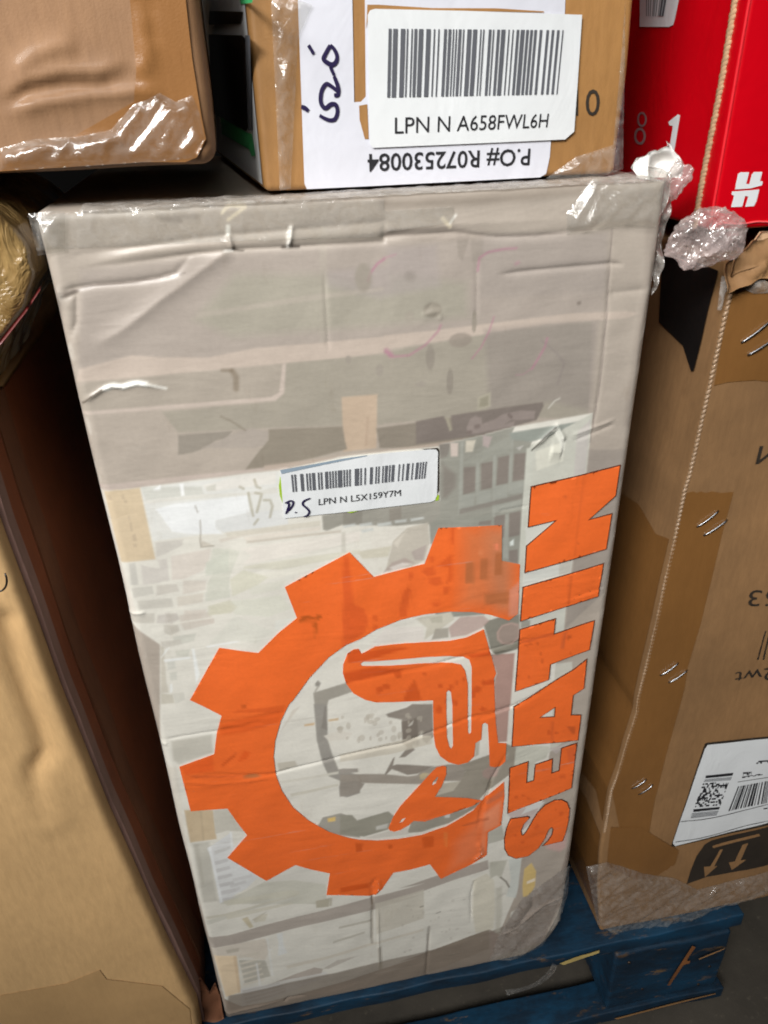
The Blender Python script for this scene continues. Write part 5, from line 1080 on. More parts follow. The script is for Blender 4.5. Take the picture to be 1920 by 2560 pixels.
# ---- shared surface functions (metres) -------------------------------------------------
W, ZP, ZT = 0.33, 0.14, 0.85454
def seg_dist(x, z, pts):
    """distance of points to a polyline, plus position along it (0..1)"""
    x = np.asarray(x, float); z = np.asarray(z, float)
    best = np.full(x.shape, 9.0); tt = np.zeros(x.shape); n = len(pts) - 1
    for i in range(n):
        ax, az = pts[i]; bx, bz = pts[i + 1]
        dx, dz = bx - ax, bz - az; L2 = dx * dx + dz * dz + 1e-12
        t = np.clip(((x - ax) * dx + (z - az) * dz) / L2, 0, 1)
        d = np.hypot(x - ax - t * dx, z - az - t * dz)
        m = d < best
        best = np.where(m, d, best); tt = np.where(m, (i + t) / n, tt)
    return best, tt
def ridge(x, z, pts, amp, wid, taper=True):
    d, t = seg_dist(x, z, pts)
    k = np.exp(-(d / wid) ** 1.3) * amp
    if taper: k = k * np.clip(np.minimum(t, 1 - t) * 6, 0, 1)
    return k
def wob(x, z, s, seed):
    """cheap smooth wobble"""
    r = np.random.RandomState(seed); v = 0
    for i in range(6):
        a = r.uniform(0, 6.283); f = s * r.uniform(.6, 1.7); p = r.uniform(0, 6.283)
        v = v + np.sin((x * np.cos(a) + z * np.sin(a)) * f + p)
    return v / 6
def h_main(x, z):
    x = np.asarray(x, float); z = np.asarray(z, float)
    u = np.clip(x / W, 0, 1); v = np.clip((z - ZP) / (ZT - ZP), 0, 1)
    h = .0035 * np.sin(np.pi * u) ** .8 * np.sin(np.pi * v) ** .8
    h = h + .0007 * wob(x, z, 55, 3) + .0003 * wob(x, z, 160, 4)
    for pts, amp, wid in CREASES: h = h + ridge(x, z, pts, amp, wid)
    return h
def y_main(x, z): return -h_main(x, z)
def y_right(x, z): return .008 - .003 * wob(x, z, 14, 11) + .0006 * wob(x, z, 90, 12)
def y_left(x, z): return -.010 + .0025 * wob(x, z, 9, 21) + .0003 * wob(x, z, 70, 22)
def y_topc(x, z): return .030 + .0006 * wob(x, z, 70, 31)
def y_topl(x, z): return .0 + .0008 * wob(x, z, 40, 41)
def y_red(x, z): return .022 + 0 * np.asarray(x)
SURF = dict(main=y_main, right=y_right, left=y_left, topc=y_topc, topl=y_topl, red=y_red)


# =================== helpers ============================================================
def s2l(c):
    c = np.asarray(c, float) / 255.0
    return np.where(c <= .04045, c / 12.92, ((c + .055) / 1.055) ** 2.4)
def rgb(*c): v = s2l(c); return (float(v[0]), float(v[1]), float(v[2]), 1)
def tag(o, label=None, cat=None, group=None, kind=None):
    if label: o['label'] = label
    if cat: o['category'] = cat
    if group: o['group'] = group
    if kind: o['kind'] = kind
    return o
def thing(name, loc, label, cat, group=None):
    o = bpy.data.objects.new(name, None); COL.objects.link(o); o.location = loc; o.empty_display_size = .02
    return tag(o, label, cat, group)
def mobj(name, verts, faces, mat, parent=None, smooth=True, cols=None):
    me = bpy.data.meshes.new(name)
    if isinstance(verts, np.ndarray): verts = verts.tolist()
    me.from_pydata(verts, [], faces); me.update()
    if smooth: me.polygons.foreach_set('use_smooth', [True] * len(me.polygons))
    if cols is not None:
        ca = me.color_attributes.new('Col', 'FLOAT_COLOR', 'POINT')
        ca.data.foreach_set('color', np.concatenate([cols, np.ones((len(cols), 1))], 1).astype(np.float32).ravel())
    if mat: me.materials.append(mat)
    o = bpy.data.objects.new(name, me); COL.objects.link(o)
    if parent: attach(o, parent)
    return o
def attach(o, parent):
    o.parent = parent
    o.matrix_parent_inverse = Matrix.Translation(-parent.location) if parent.type == 'EMPTY' else Matrix()
    return o
def inside(x, z, poly):
    x = np.asarray(x); z = np.asarray(z); r = np.zeros(x.shape, bool); n = len(poly); j = n - 1
    for i in range(n):
        xi, zi = poly[i]; xj, zj = poly[j]
        if zi != zj:
            r ^= ((zi > z) != (zj > z)) & (x < (xj - xi) * (z - zi) / (zj - zi) + xi)
        j = i
    return r
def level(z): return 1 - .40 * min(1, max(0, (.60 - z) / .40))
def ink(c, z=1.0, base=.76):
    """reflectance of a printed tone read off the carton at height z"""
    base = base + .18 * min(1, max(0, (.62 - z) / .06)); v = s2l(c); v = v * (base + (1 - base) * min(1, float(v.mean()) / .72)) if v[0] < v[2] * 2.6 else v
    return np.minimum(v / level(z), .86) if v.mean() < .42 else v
def paint(X, Z, col, polys, strokes=(), drops=(), aa=.0012):
    """lay flat print on a set of surface points; edges run out over about half a millimetre"""
    for poly, c, al, soft in polys:
        P = np.array(poly); m = (X >= P[:, 0].min() - aa) & (X <= P[:, 0].max() + aa) & (Z >= P[:, 1].min() - aa) & (Z <= P[:, 1].max() + aa)
        idx = np.nonzero(m)[0]
        if not len(idx): continue
        ins = inside(X[idx], Z[idx], poly)
        d, _ = seg_dist(X[idx], Z[idx], list(poly) + [poly[0]]); sd = np.where(ins, d, -d)
        w = max(soft, aa); a = (al * np.clip(sd / w + (.5 if soft < aa else 0), 0, 1))[:, None]
        col[idx] = col[idx] * (1 - a) + ink(c, float(P[:, 1].mean())) * a
    for pl, c, w, al in strokes:
        P = np.array(pl); m = (X >= P[:, 0].min() - w) & (X <= P[:, 0].max() + w) & (Z >= P[:, 1].min() - w) & (Z <= P[:, 1].max() + w)
        idx = np.nonzero(m)[0]
        if not len(idx): continue
        d, _ = seg_dist(X[idx], Z[idx], pl); a = (al * np.clip(1.4 - d / w * 1.4, 0, 1))[:, None]
        col[idx] = col[idx] * (1 - a) + s2l(c) * a
    for x, z, rx, rz, c, al in drops:
        d = np.hypot((X - x) / rx, (Z - z) / rz); idx = np.nonzero(d < 1)[0]
        if len(idx):
            a = (al * np.clip((1 - d[idx]) * 4, 0, 1))[:, None]; col[idx] = col[idx] * (1 - a) + s2l(c) * a
    return col
def flat(polys, spacing):
    """triangulate an outline with holes into a mesh fine enough to follow a soft surface"""
    vs, es = [], []
    for P in polys:
        n0 = len(vs); pts = []
        for i in range(len(P)):
            a = P[i]; b = P[(i + 1) % len(P)]; L = math.hypot(b[0] - a[0], b[1] - a[1]); k = max(1, int(L / spacing))
            for t in range(k): pts.append((a[0] + (b[0] - a[0]) * t / k, a[1] + (b[1] - a[1]) * t / k))
        vs += pts; es += [(n0 + i, n0 + (i + 1) % len(pts)) for i in range(len(pts))]
    A = np.array(polys[0]); xs = np.arange(A[:, 0].min(), A[:, 0].max(), spacing); zs = np.arange(A[:, 1].min(), A[:, 1].max(), spacing)
    gx, gz = np.meshgrid(xs, zs); gx = gx.ravel(); gz = gz.ravel(); m = inside(gx, gz, polys[0])
    for P in polys[1:]: m &= ~inside(gx, gz, P)
    gx, gz = gx[m], gz[m]
    if len(gx):
        d = np.full(gx.shape, 9.0)
        for P in polys: d = np.minimum(d, seg_dist(gx, gz, list(P) + [P[0]])[0])
        k = d > spacing * .35; gx, gz = gx[k], gz[k]
    vs += list(zip(gx.tolist(), gz.tolist()))
    r = geometry.delaunay_2d_cdt([Vector(v) for v in vs], es, [], 0, 1e-7)
    V = np.array([(v.x, v.y) for v in r[0]]); F = np.array([list(f) for f in r[2] if len(f) == 3])
    c = V[F].mean(1); m = inside(c[:, 0], c[:, 1], polys[0])
    for P in polys[1:]: m &= ~inside(c[:, 0], c[:, 1], P)
    return V, F[m]
class Face:
    """a surface that print, labels and tape can be laid on; a,b -> world"""
    def __init__(s, fn, kind='xz', side=1): s.fn = fn; s.kind = kind; s.side = side
    def pts(s, ab, eps):
        a, b = ab[:, 0], ab[:, 1]; v = s.fn(a, b)
        if s.kind == 'xz': return np.stack([a, v - eps, b], 1)
        return np.stack([v - eps * s.side, a, b], 1)
def decal(name, polys, face, eps, mat, parent, spacing=.006, colfn=None, edge=0.0):
    V, F = flat(polys, spacing)
    W3 = face.pts(V, eps)
    n = np.cross(W3[F[:, 1]] - W3[F[:, 0]], W3[F[:, 2]] - W3[F[:, 0]]).sum(0)
    ax = 1 if face.kind == 'xz' else 0
    if n[ax] > 0: F = F[:, ::-1]
    ar = np.linalg.norm(np.cross(W3[F[:, 1]] - W3[F[:, 0]], W3[F[:, 2]] - W3[F[:, 0]]), axis=1); F = F[ar > 1e-9]
    return mobj(name, W3, F.tolist(), mat, parent, spacing < .003, colfn(V[:, 0], V[:, 1]) if colfn else None)
def homog(q):
    """unit square (0,0)(1,0)(1,1)(0,1) -> quad q given as BL,BR,TR,TL"""
    A = []
    for (x, y), (u, v) in zip(((0, 0), (1, 0), (1, 1), (0, 1)), q):
        A += [[x, y, 1, 0, 0, 0, -u * x, -u * y, -u], [0, 0, 0, x, y, 1, -v * x, -v * y, -v]]
    H = np.linalg.svd(np.array(A))[2][-1].reshape(3, 3)
    def f(P):
        P = np.asarray(P, float); w = np.concatenate([P, np.ones((len(P), 1))], 1) @ H.T
        return w[:, :2] / w[:, 2:3]
    return f
def multi(name, quads, face, eps, mat, parent):
    """many small four-cornered marks of one print as one part"""
    V, F = [], []
    for q in quads:
        n = len(V); V += [tuple(p) for p in q]; F.append([n, n + 1, n + 2, n + 3])
    W3 = face.pts(np.array(V), eps)
    return mobj(name, W3, F, mat, parent, False)
def bars(name, quad, seed, count, face, eps, mat, parent, lo=.28, hi=.72):
    rnd = random.Random(seed); f = homog([quad[3], quad[2], quad[1], quad[0]]); x = 0; qs = []
    mods = []
    for i in range(count): mods += [rnd.choice((1, 1, 1, 2, 2, 3)), rnd.choice((1, 1, 1, 2, 2, 3))]
    tot = sum(mods[:-1]); x = 0
    for i, m in enumerate(mods[:-1]):
        if i % 2 == 0: qs.append(f([(x / tot, 0), ((x + m) / tot, 0), ((x + m) / tot, 1), (x / tot, 1)]))
        x += m
    return multi(name, qs, face, eps, mat, parent)
def text(name, s, quad, face, eps, mat, parent, flip=False, bold=0.0, squeeze=None):
    """lettering fitted into quad TL,TR,BR,BL as seen upright"""
    cu = bpy.data.curves.new('lettering', 'FONT'); cu.body = s; cu.resolution_u = 3; cu.offset = bold
    to = bpy.data.objects.new('lettering', cu); COL.objects.link(to)
    dg = bpy.context.evaluated_depsgraph_get(); me = bpy.data.meshes.new_from_object(to.evaluated_get(dg))
    V = np.array([v.co[:2] for v in me.vertices]); F = [list(p.vertices) for p in me.polygons]
    bpy.data.objects.remove(to); bpy.data.curves.remove(cu); bpy.data.meshes.remove(me)
    mn, mx = V.min(0), V.max(0); P = (V - mn) / (mx - mn)
    q = [quad[3], quad[2], quad[1], quad[0]]
    if flip: q = [quad[1], quad[0], quad[3], quad[2]]
    W3 = face.pts(homog(q)(P), eps)
    o = mobj(name, W3, F, mat, parent, False)
    return o
def ribbon(name, lines, width, face, eps, mat, parent):
    """pen strokes"""
    V, F = [], []
    for pl in lines:
        P = np.array(pl, float)
        if len(P) > 2:
            t = np.linspace(0, len(P) - 1, (len(P) - 1) * 5 + 1); i = np.clip(t.astype(int), 0, len(P) - 2); fr = (t - i)[:, None]
            p0 = P[np.clip(i - 1, 0, len(P) - 1)]; p1 = P[i]; p2 = P[i + 1]; p3 = P[np.clip(i + 2, 0, len(P) - 1)]
            P = .5 * ((2 * p1) + (-p0 + p2) * fr + (2 * p0 - 5 * p1 + 4 * p2 - p3) * fr ** 2 + (-p0 + 3 * p1 - 3 * p2 + p3) * fr ** 3)
        d = np.gradient(P, axis=0); nn = np.stack([-d[:, 1], d[:, 0]], 1); nn /= np.linalg.norm(nn, axis=1)[:, None] + 1e-9
        w = width * (.75 + .35 * np.sin(np.linspace(.4, 2.9, len(P))))[:, None] / 2
        n0 = len(V); V += (P + nn * w).tolist() + (P - nn * w).tolist(); m = len(P)
        F += [[n0 + i, n0 + i + 1, n0 + m + i + 1, n0 + m + i] for i in range(m - 1)]
    return mobj(name, face.pts(np.array(V), eps), F, mat, parent, False)
def softbox(lo, hi, r, step, warp=None):
    """rounded carton as one closed grid mesh; warp(Nx3)->Nx3"""
    lo = np.array(lo, float); hi = np.array(hi, float)
    def axis(a):
        L = hi[a] - lo[a]; n = max(2, int(L / step)); c = np.linspace(lo[a] + r, hi[a] - r, n)
        e = r * np.array([0, .08, .25, .5, .75])
        return np.concatenate([lo[a] + e, c, hi[a] - e[::-1]])
    ax = [axis(i) for i in range(3)]; V = {}; verts = []; F = []
    def vid(i, j, k):
        t = (i, j, k)
        if t not in V: V[t] = len(verts); verts.append((ax[0][i], ax[1][j], ax[2][k]))
        return V[t]
    n = [len(a) - 1 for a in ax]
    for i in range(n[0]):
        for k in range(n[2]):
            F.append([vid(i, 0, k), vid(i + 1, 0, k), vid(i + 1, 0, k + 1), vid(i, 0, k + 1)])
            F.append([vid(i, n[1], k), vid(i, n[1], k + 1), vid(i + 1, n[1], k + 1), vid(i + 1, n[1], k)])
    for j in range(n[1]):
        for k in range(n[2]):
            F.append([vid(0, j, k), vid(0, j, k + 1), vid(0, j + 1, k + 1), vid(0, j + 1, k)])
            F.append([vid(n[0], j, k), vid(n[0], j + 1, k), vid(n[0], j + 1, k + 1), vid(n[0], j, k + 1)])
    for i in range(n[0]):
        for j in range(n[1]):
            F.append([vid(i, j, 0), vid(i, j + 1, 0), vid(i + 1, j + 1, 0), vid(i + 1, j, 0)])
            F.append([vid(i, j, n[2]), vid(i + 1, j, n[2]), vid(i + 1, j + 1, n[2]), vid(i, j + 1, n[2])])
    P = np.array(verts); q = np.clip(P, lo + r, hi - r); d = P - q; L = np.linalg.norm(d, axis=1)[:, None]
    P = q + np.where(L > 1e-9, d / np.maximum(L, 1e-9) * r, 0)
    if warp is not None: P = warp(P)
    return P, F
def crump(x, z, s, seed, ang=.9):
    """crumpled-film relief, 0..1, creased"""
    ca, sa = math.cos(ang), math.sin(ang)
    out = np.empty(len(x))
    for i in range(len(x)):
        u = (x[i] * ca + z[i] * sa) * s * .2; v = (-x[i] * sa + z[i] * ca) * s
        a = 1 - abs(noise.noise((u, v, seed))); b = 1 - abs(noise.noise((u * 2.3 + 7, v * 2.3, seed + 3)))
        out[i] = .65 * a * a + .35 * b * b
    return out
def film(name, poly, face, amp, scale, seed, mat, parent, eps=.0008, spacing=.0016, ang=.9):
    V, F = flat([poly], spacing)
    d, _ = seg_dist(V[:, 0], V[:, 1], list(poly) + [poly[0]])
    e = eps + amp * crump(V[:, 0], V[:, 1], scale, seed, ang) * np.clip(d / .004, .1, 1)
    W3 = face.pts(V, e); n = np.cross(W3[F[:, 1]] - W3[F[:, 0]], W3[F[:, 2]] - W3[F[:, 0]]).sum(0)
    if n[1 if face.kind == 'xz' else 0] > 0: F = F[:, ::-1]
    return mobj(name, W3, F.tolist(), mat, parent, True)
def lump(name, c, rad, seed, amp, fr, mat, parent=None, sub=5):
    bm = bmesh.new(); bmesh.ops.create_icosphere(bm, subdivisions=sub, radius=1)
    rs = np.random.RandomState(int(seed * 10)); N = rs.normal(size=(40, 3)); N /= np.linalg.norm(N, axis=1)[:, None]; D = rs.uniform(.62, 1.0, 40)
    for v in bm.verts:
        p = v.co.copy(); q = np.array(p); dt = N @ q; r_ = np.min(np.where(dt > .05, D / np.maximum(dt, .05), 9)); r_ = min(r_, 1.25)
        k = 0
        for o_, a_ in ((1, 1.4), (2.1, .6), (4.3, .3)): k += a_ * abs(noise.noise(p * fr * o_ + Vector((seed, seed * .7, 0))))
        p *= r_ * (1 - amp * (k - .4))
        v.co = Vector((p.x * rad[0], p.y * rad[1], p.z * rad[2])) + Vector(c)
    me = bpy.data.meshes.new(name); bm.to_mesh(me); bm.free(); me.materials.append(mat)
    o = bpy.data.objects.new(name, me); COL.objects.link(o)
    return o
def tube(name, pts, r, mat, parent, seg=8, flat_=1.0):
    pts = [Vector(p) for p in pts]; V, F = [], []
    for i, p in enumerate(pts):
        d = (pts[min(i + 1, len(pts) - 1)] - pts[max(i - 1, 0)]).normalized()
        a = d.cross(Vector((0, 1, .13))).normalized(); b = d.cross(a).normalized()
        rr = r if not isinstance(r, (list, tuple)) else r[i]
        for k in range(seg):
            t = 2 * math.pi * k / seg; V.append(p + a * math.cos(t) * rr + b * math.sin(t) * rr * flat_)
    for i in range(len(pts) - 1):
        for k in range(seg): F.append([i * seg + k, i * seg + (k + 1) % seg, (i + 1) * seg + (k + 1) % seg, (i + 1) * seg + k])
    F.append(list(range(seg))[::-1]); F.append([(len(pts) - 1) * seg + k for k in range(seg)])
    return mobj(name, [tuple(v) for v in V], F, mat, parent, True)

# =================== materials ==========================================================
def mat(name):
    m = bpy.data.materials.new(name); m.use_nodes = True; nt = m.node_tree
    return m, nt, nt.nodes['Principled BSDF']
def nd(nt, t, **k):
    n = nt.nodes.new(t)
    for a, b in k.items():
        if a in n.inputs.keys(): n.inputs[a].default_value = b
        else: setattr(n, a, b)
    return n
def noise_n(nt, scale, detail=4, rough=.6, stretch=(1, 1, 1), rot=(0, 0, 0), dist=0):
    tc = nd(nt, 'ShaderNodeTexCoord'); mp = nd(nt, 'ShaderNodeMapping'); mp.inputs['Scale'].default_value = stretch; mp.inputs['Rotation'].default_value = rot
    nt.links.new(tc.outputs['Object'], mp.inputs['Vector'])
    n = nd(nt, 'ShaderNodeTexNoise', Scale=scale, Detail=detail, Roughness=rough, Distortion=dist)
    nt.links.new(mp.outputs[0], n.inputs['Vector']); return n
def ramp(nt, src, p0, c0, p1, c1):
    r = nd(nt, 'ShaderNodeValToRGB'); e = r.color_ramp.elements
    e[0].position, e[0].color, e[1].position, e[1].color = p0, c0, p1, c1
    nt.links.new(src, r.inputs[0]); return r
def mix(nt, mode, fac, a, b):
    m = nd(nt, 'ShaderNodeMix', data_type='RGBA', blend_type=mode)
    for s, v in ((0, fac), (6, a), (7, b)):
        if hasattr(v, 'is_output'): nt.links.new(v, m.inputs[s])
        else: m.inputs[s].default_value = v
    return m.outputs[2]
def bump(nt, bs, src, strength, dist, prev=None):
    b = nd(nt, 'ShaderNodeBump', Strength=strength, Distance=dist); nt.links.new(src, b.inputs['Height'])
    if prev: nt.links.new(prev.outputs[0], b.inputs['Normal'])
    nt.links.new(b.outputs[0], bs.inputs['Normal']); return b
def kraft(name, c, rough=.75, coat=0.0, var=.22, fib=1.0):
    m, nt, bs = mat(name)
    n1 = noise_n(nt, 9, 5, .6); n2 = noise_n(nt, 260, 3, .7, (1, 1, .25)); n3 = noise_n(nt, 900, 2, .6)
    d = tuple(x * (1 - var) for x in c[:3]) + (1,); l = tuple(min(1, x * (1 + var)) for x in c[:3]) + (1,)
    r = ramp(nt, n1.outputs[0], .3, d, .7, l)
    r2 = ramp(nt, n2.outputs[0], .35, (.86, .84, .82, 1), .65, (1.08, 1.08, 1.08, 1))
    o1 = mix(nt, 'MULTIPLY', .5 * fib, r.outputs[0], r2.outputs[0])
    n6 = noise_n(nt, 34, 6, .75, (1, 1, .5)); r6 = ramp(nt, n6.outputs[0], .62, (1, 1, 1, 1), .78, (.72, .68, .62, 1)); o1 = mix(nt, 'MULTIPLY', .8, o1, r6.outputs[0])
    nt.links.new(o1, bs.inputs['Base Color'])
    bs.inputs['Roughness'].default_value = rough; bs.inputs['Coat Weight'].default_value = coat; bs.inputs['Coat Roughness'].default_value = .14
    n7 = noise_n(nt, 170, 2, .5, (1, 1, .012)); b0 = bump(nt, bs, n7.outputs[0], .28 * fib, .0009); b1 = bump(nt, bs, n3.outputs[0], .25, .0004, b0); n4 = noise_n(nt, 40, 3, .5); bump(nt, bs, n4.outputs[0], .25, .0015, b1)
    return m
def plain(name, c, rough=.5, coat=0.0, var=.06, spec=.5, metal=0.0, scale=30):
    m, nt, bs = mat(name); n1 = noise_n(nt, scale, 4, .6)
    d = tuple(x * (1 - var) for x in c[:3]) + (1,); l = tuple(min(1, x * (1 + var)) for x in c[:3]) + (1,)
    r = ramp(nt, n1.outputs[0], .3, d, .7, l); nt.links.new(r.outputs[0], bs.inputs['Base Color'])
    bs.inputs['Roughness'].default_value = rough; bs.inputs['Coat Weight'].default_value = coat; bs.inputs['Metallic'].default_value = metal
    bs.inputs['Specular IOR Level'].default_value = spec; bs.inputs['Coat Roughness'].default_value = .12
    n2 = noise_n(nt, 160, 3, .6); b1 = bump(nt, bs, n2.outputs[0], .12, .0008); n3 = noise_n(nt, 28, 3, .55, (1, 1, .6), (0, .3, 0), 1.0); bump(nt, bs, n3.outputs[0], .22, .004, b1)
    return m
def printed(name, rough=.42, coat=.3):
    m, nt, bs = mat(name)
    at = nd(nt, 'ShaderNodeAttribute', attribute_name='Col')
    n1 = noise_n(nt, 22, 6, .65); r1 = ramp(nt, n1.outputs[0], .3, (.93, .93, .93, 1), .7, (1.04, 1.04, 1.04, 1))
    n2 = noise_n(nt, 420, 2, .6); r2 = ramp(nt, n2.outputs[0], .3, (.97, .97, .97, 1), .7, (1.02, 1.02, 1.02, 1))
    o1 = mix(nt, 'MULTIPLY', 1.0, at.outputs['Color'], r1.outputs[0]); o2 = mix(nt, 'MULTIPLY', 1.0, o1, r2.outputs[0])
    n5 = noise_n(nt, 60, 5, .75, (1, 1, .35)); r5 = ramp(nt, n5.outputs[0], .60, (1, 1, 1, 1), .78, (.84, .81, .77, 1))
    o3 = mix(nt, 'MULTIPLY', .7, o2, r5.outputs[0])
    n8 = noise_n(nt, 70, 6, .7, (.12, 1, 2.2), (0, .12, 0)); r8 = ramp(nt, n8.outputs[0], .64, (0, 0, 0, 1), .74, (.55, .55, .55, 1)); o3 = mix(nt, 'MIX', r8.outputs[0], o3, (.46, .42, .37, 1))
    n9 = noise_n(nt, 240, 5, .8, (.5, 1, .5)); r9 = ramp(nt, n9.outputs[0], .70, (0, 0, 0, 1), .76, (.5, .5, .5, 1)); o3 = mix(nt, 'MIX', r9.outputs[0], o3, (.30, .26, .21, 1))
    nt.links.new(o3, bs.inputs['Base Color'])
    n3 = noise_n(nt, 14, 4, .6); rr = ramp(nt, n3.outputs[0], .3, (rough - .1,) * 3 + (1,), .7, (rough + .12,) * 3 + (1,)); nt.links.new(rr.outputs[0], bs.inputs['Roughness'])
    bs.inputs['Coat Weight'].default_value = coat + .12; bs.inputs['Coat Roughness'].default_value = .24
    n4 = noise_n(nt, 120, 4, .6, (.5, 1, 1.6), (0, .2, 0)); b1 = bump(nt, bs, n4.outputs[0], .22, .0010)
    n6 = noise_n(nt, 16, 3, .5, (.6, 1, 1.5), (0, -.35, 0), 1.2); bump(nt, bs, n6.outputs[0], .30, .004, b1)
    return m
def filmm(name, c, haze, rough=.10, tint=.97, base=.11, bs_=150, bst=.5):
    """thin clear plastic: mostly lets light through, mirrors at glancing folds, a little milky"""
    m = bpy.data.materials.new(name); m.use_nodes = True; nt = m.node_tree; nt.nodes.clear(); L = nt.links.new
    out = nd(nt, 'ShaderNodeOutputMaterial'); tr = nd(nt, 'ShaderNodeBsdfTransparent'); tr.inputs[0].default_value = (tint, tint, tint * .985, 1)
    gl = nd(nt, 'ShaderNodeBsdfGlossy', Roughness=rough); df = nd(nt, 'ShaderNodeBsdfDiffuse'); df.inputs[0].default_value = c
    n1 = noise_n(nt, bs_, 4, .6, (1, 1, 1), (0, .6, 0), .8); bp = nd(nt, 'ShaderNodeBump', Strength=bst, Distance=.0015); L(n1.outputs[0], bp.inputs['Height'])
    lw = nd(nt, 'ShaderNodeLayerWeight', Blend=.25); L(bp.outputs[0], lw.inputs['Normal']); fr = nd(nt, 'ShaderNodeMath', operation='MULTIPLY_ADD'); L(lw.outputs['Fresnel'], fr.inputs[0]); fr.inputs[1].default_value = .0; fr.inputs[2].default_value = base; pw = nd(nt, 'ShaderNodeMath', operation='POWER'); L(lw.outputs['Facing'], pw.inputs[0]); pw.inputs[1].default_value = 4; L(pw.outputs[0], fr.inputs[0]); fr.inputs[1].default_value = .45; L(bp.outputs[0], gl.inputs['Normal']); L(bp.outputs[0], df.inputs['Normal'])
    rr = ramp(nt, n1.outputs[0], .35, (haze * .4,) * 3 + (1,), .75, (min(1, haze * 1.8),) * 3 + (1,))
    m1 = nd(nt, 'ShaderNodeMixShader'); L(rr.outputs[0], m1.inputs[0]); L(tr.outputs[0], m1.inputs[1]); L(df.outputs[0], m1.inputs[2])
    m2 = nd(nt, 'ShaderNodeMixShader'); L(fr.outputs[0], m2.inputs[0]); L(m1.outputs[0], m2.inputs[1]); L(gl.outputs[0], m2.inputs[2]); L(m2.outputs[0], out.inputs[0])
    return m
M_PRINT = printed('printed_board'); M_INK = printed('orange_ink', .4, .35)
M_KR = kraft('kraft_right', rgb(137, 103, 67)); M_KL = kraft('kraft_left', rgb(200, 163, 114), .8, 0, .10); M_KTL = kraft('kraft_top_left', rgb(146, 110, 78), .7, .1)
M_KTC = kraft('kraft_top_centre', rgb(160, 117, 68), .55, .3); M_SIDE = kraft('kraft_side', rgb(122, 78, 52), .8)
M_TAPE = kraft('brown_tape', rgb(128, 89, 48), .34, .5, .12, .5); M_TAPEL = kraft('clear_tape_left', rgb(188, 152, 106), .35, .4, .12, .5)
M_TAPETL = kraft('tape_top_left', rgb(148, 104, 62), .3, .6, .14, .4)
M_WHITE = plain('label_paper', rgb(222, 225, 227), .5, .1, .02); M_WHITE2 = plain('label_paper_glossy', rgb(216, 217, 226), .35, .3, .03)
M_BLACK = plain('black_print', rgb(38, 38, 42), .5, .1); M_GREYBAR = plain('grey_print', rgb(92, 94, 100), .5, .1)
M_PEN = plain('marker_ink', rgb(34, 24, 66), .45); M_DARKPR = plain('box_print', rgb(44, 36, 28), .7, 0, .25)
M_RED = plain('red_board', rgb(200, 2, 20), .28, .35, .04); M_GREYPR = plain('grey_code', rgb(150, 120, 122), .5)
M_GREEN = plain('green_print', rgb(70, 178, 110), .4); M_BLKGLOSS = plain('black_panel', rgb(24, 20, 20), .3, .3)
M_BTAPE = plain('black_tape', rgb(22, 20, 20), .32, .3, .2); M_STEEL = plain('staple_steel', rgb(164, 166, 170), .3, 0, .05, .5, 1.0)
M_BEAD = kraft('corrugated_edge', rgb(152, 124, 96), .5, .3); M_CORD = kraft('raw_board_edge', rgb(184, 150, 116), .8)
M_FILM = filmm('clear_film', (.86, .84, .81, 1), .10, .14); M_FILMD = filmm('cloudy_film', (.62, .58, .54, 1), .38, .18)
M_BAG = filmm('plastic_bag', (.66, .54, .52, 1), .34, .14, .97, .10, 60, .25)
M_PAPER = plain('torn_paper', rgb(238, 236, 232), .6, 0, .03); M_BLUEPR = plain('blue_grey_print', rgb(140, 156, 170), .5); M_LIME = plain('lime_print', rgb(160, 192, 50), .5)
M_OUTL = plain('dark_outline', rgb(98, 50, 32), .5, .2)
M_STRIP1 = kraft('flap_edge', rgb(150, 118, 108), .7); M_REDTINT = plain('red_band', rgb(96, 22, 18), .5, .2)

# =================== floor and pallet ===================================================
def grid(name, x0, x1, y0, y1, z, n, m_, amp=0.0, seed=0):
    xs = np.linspace(x0, x1, n); ys = np.linspace(y0, y1, n); V = []; F = []
    for j in range(n):
        for i in range(n): V.append((xs[i], ys[j], z + amp * noise.noise((xs[i] * 4, ys[j] * 4, seed))))
    for j in range(n - 1):
        for i in range(n - 1): a = j * n + i; F.append([a, a + 1, a + n + 1, a + n])
    return mobj(name, V, F, m_)
m, nt, bs = mat('concrete')
n1 = noise_n(nt, 7, 6, .65); r1 = ramp(nt, n1.outputs[0], .3, rgb(50, 46, 40), .75, rgb(82, 76, 67))
n2 = noise_n(nt, 120, 3, .7); r2 = ramp(nt, n2.outputs[0], .60, (1, 1, 1, 1), .74, (1.7, 1.7, 1.65, 1))
o_ = mix(nt, 'MULTIPLY', 1, r1.outputs[0], r2.outputs[0]); nt.links.new(o_, bs.inputs['Base Color']); bs.inputs['Roughness'].default_value = .7
bump(nt, bs, n2.outputs[0], .3, .001)
tag(grid('floor', -4, 4, -4, 4, 0, 40, m), kind='structure')
m, nt, bs = mat('blue_paint'); M_BLUE = m
n1 = noise_n(nt, 14, 6, .7, (.35, 1, 1)); r1 = ramp(nt, n1.outputs[0], .3, rgb(0, 32, 52), .7, rgb(3, 66, 98))
n2 = noise_n(nt, 55, 6, .72, (.4, 1, 1.4)); r2 = ramp(nt, n2.outputs[0], .60, (0, 0, 0, 1), .68, (.9, .9, .9, 1))
n3 = noise_n(nt, 30, 4, .6); r3 = ramp(nt, n3.outputs[0], .3, rgb(150, 116, 68), .7, rgb(92, 70, 48))
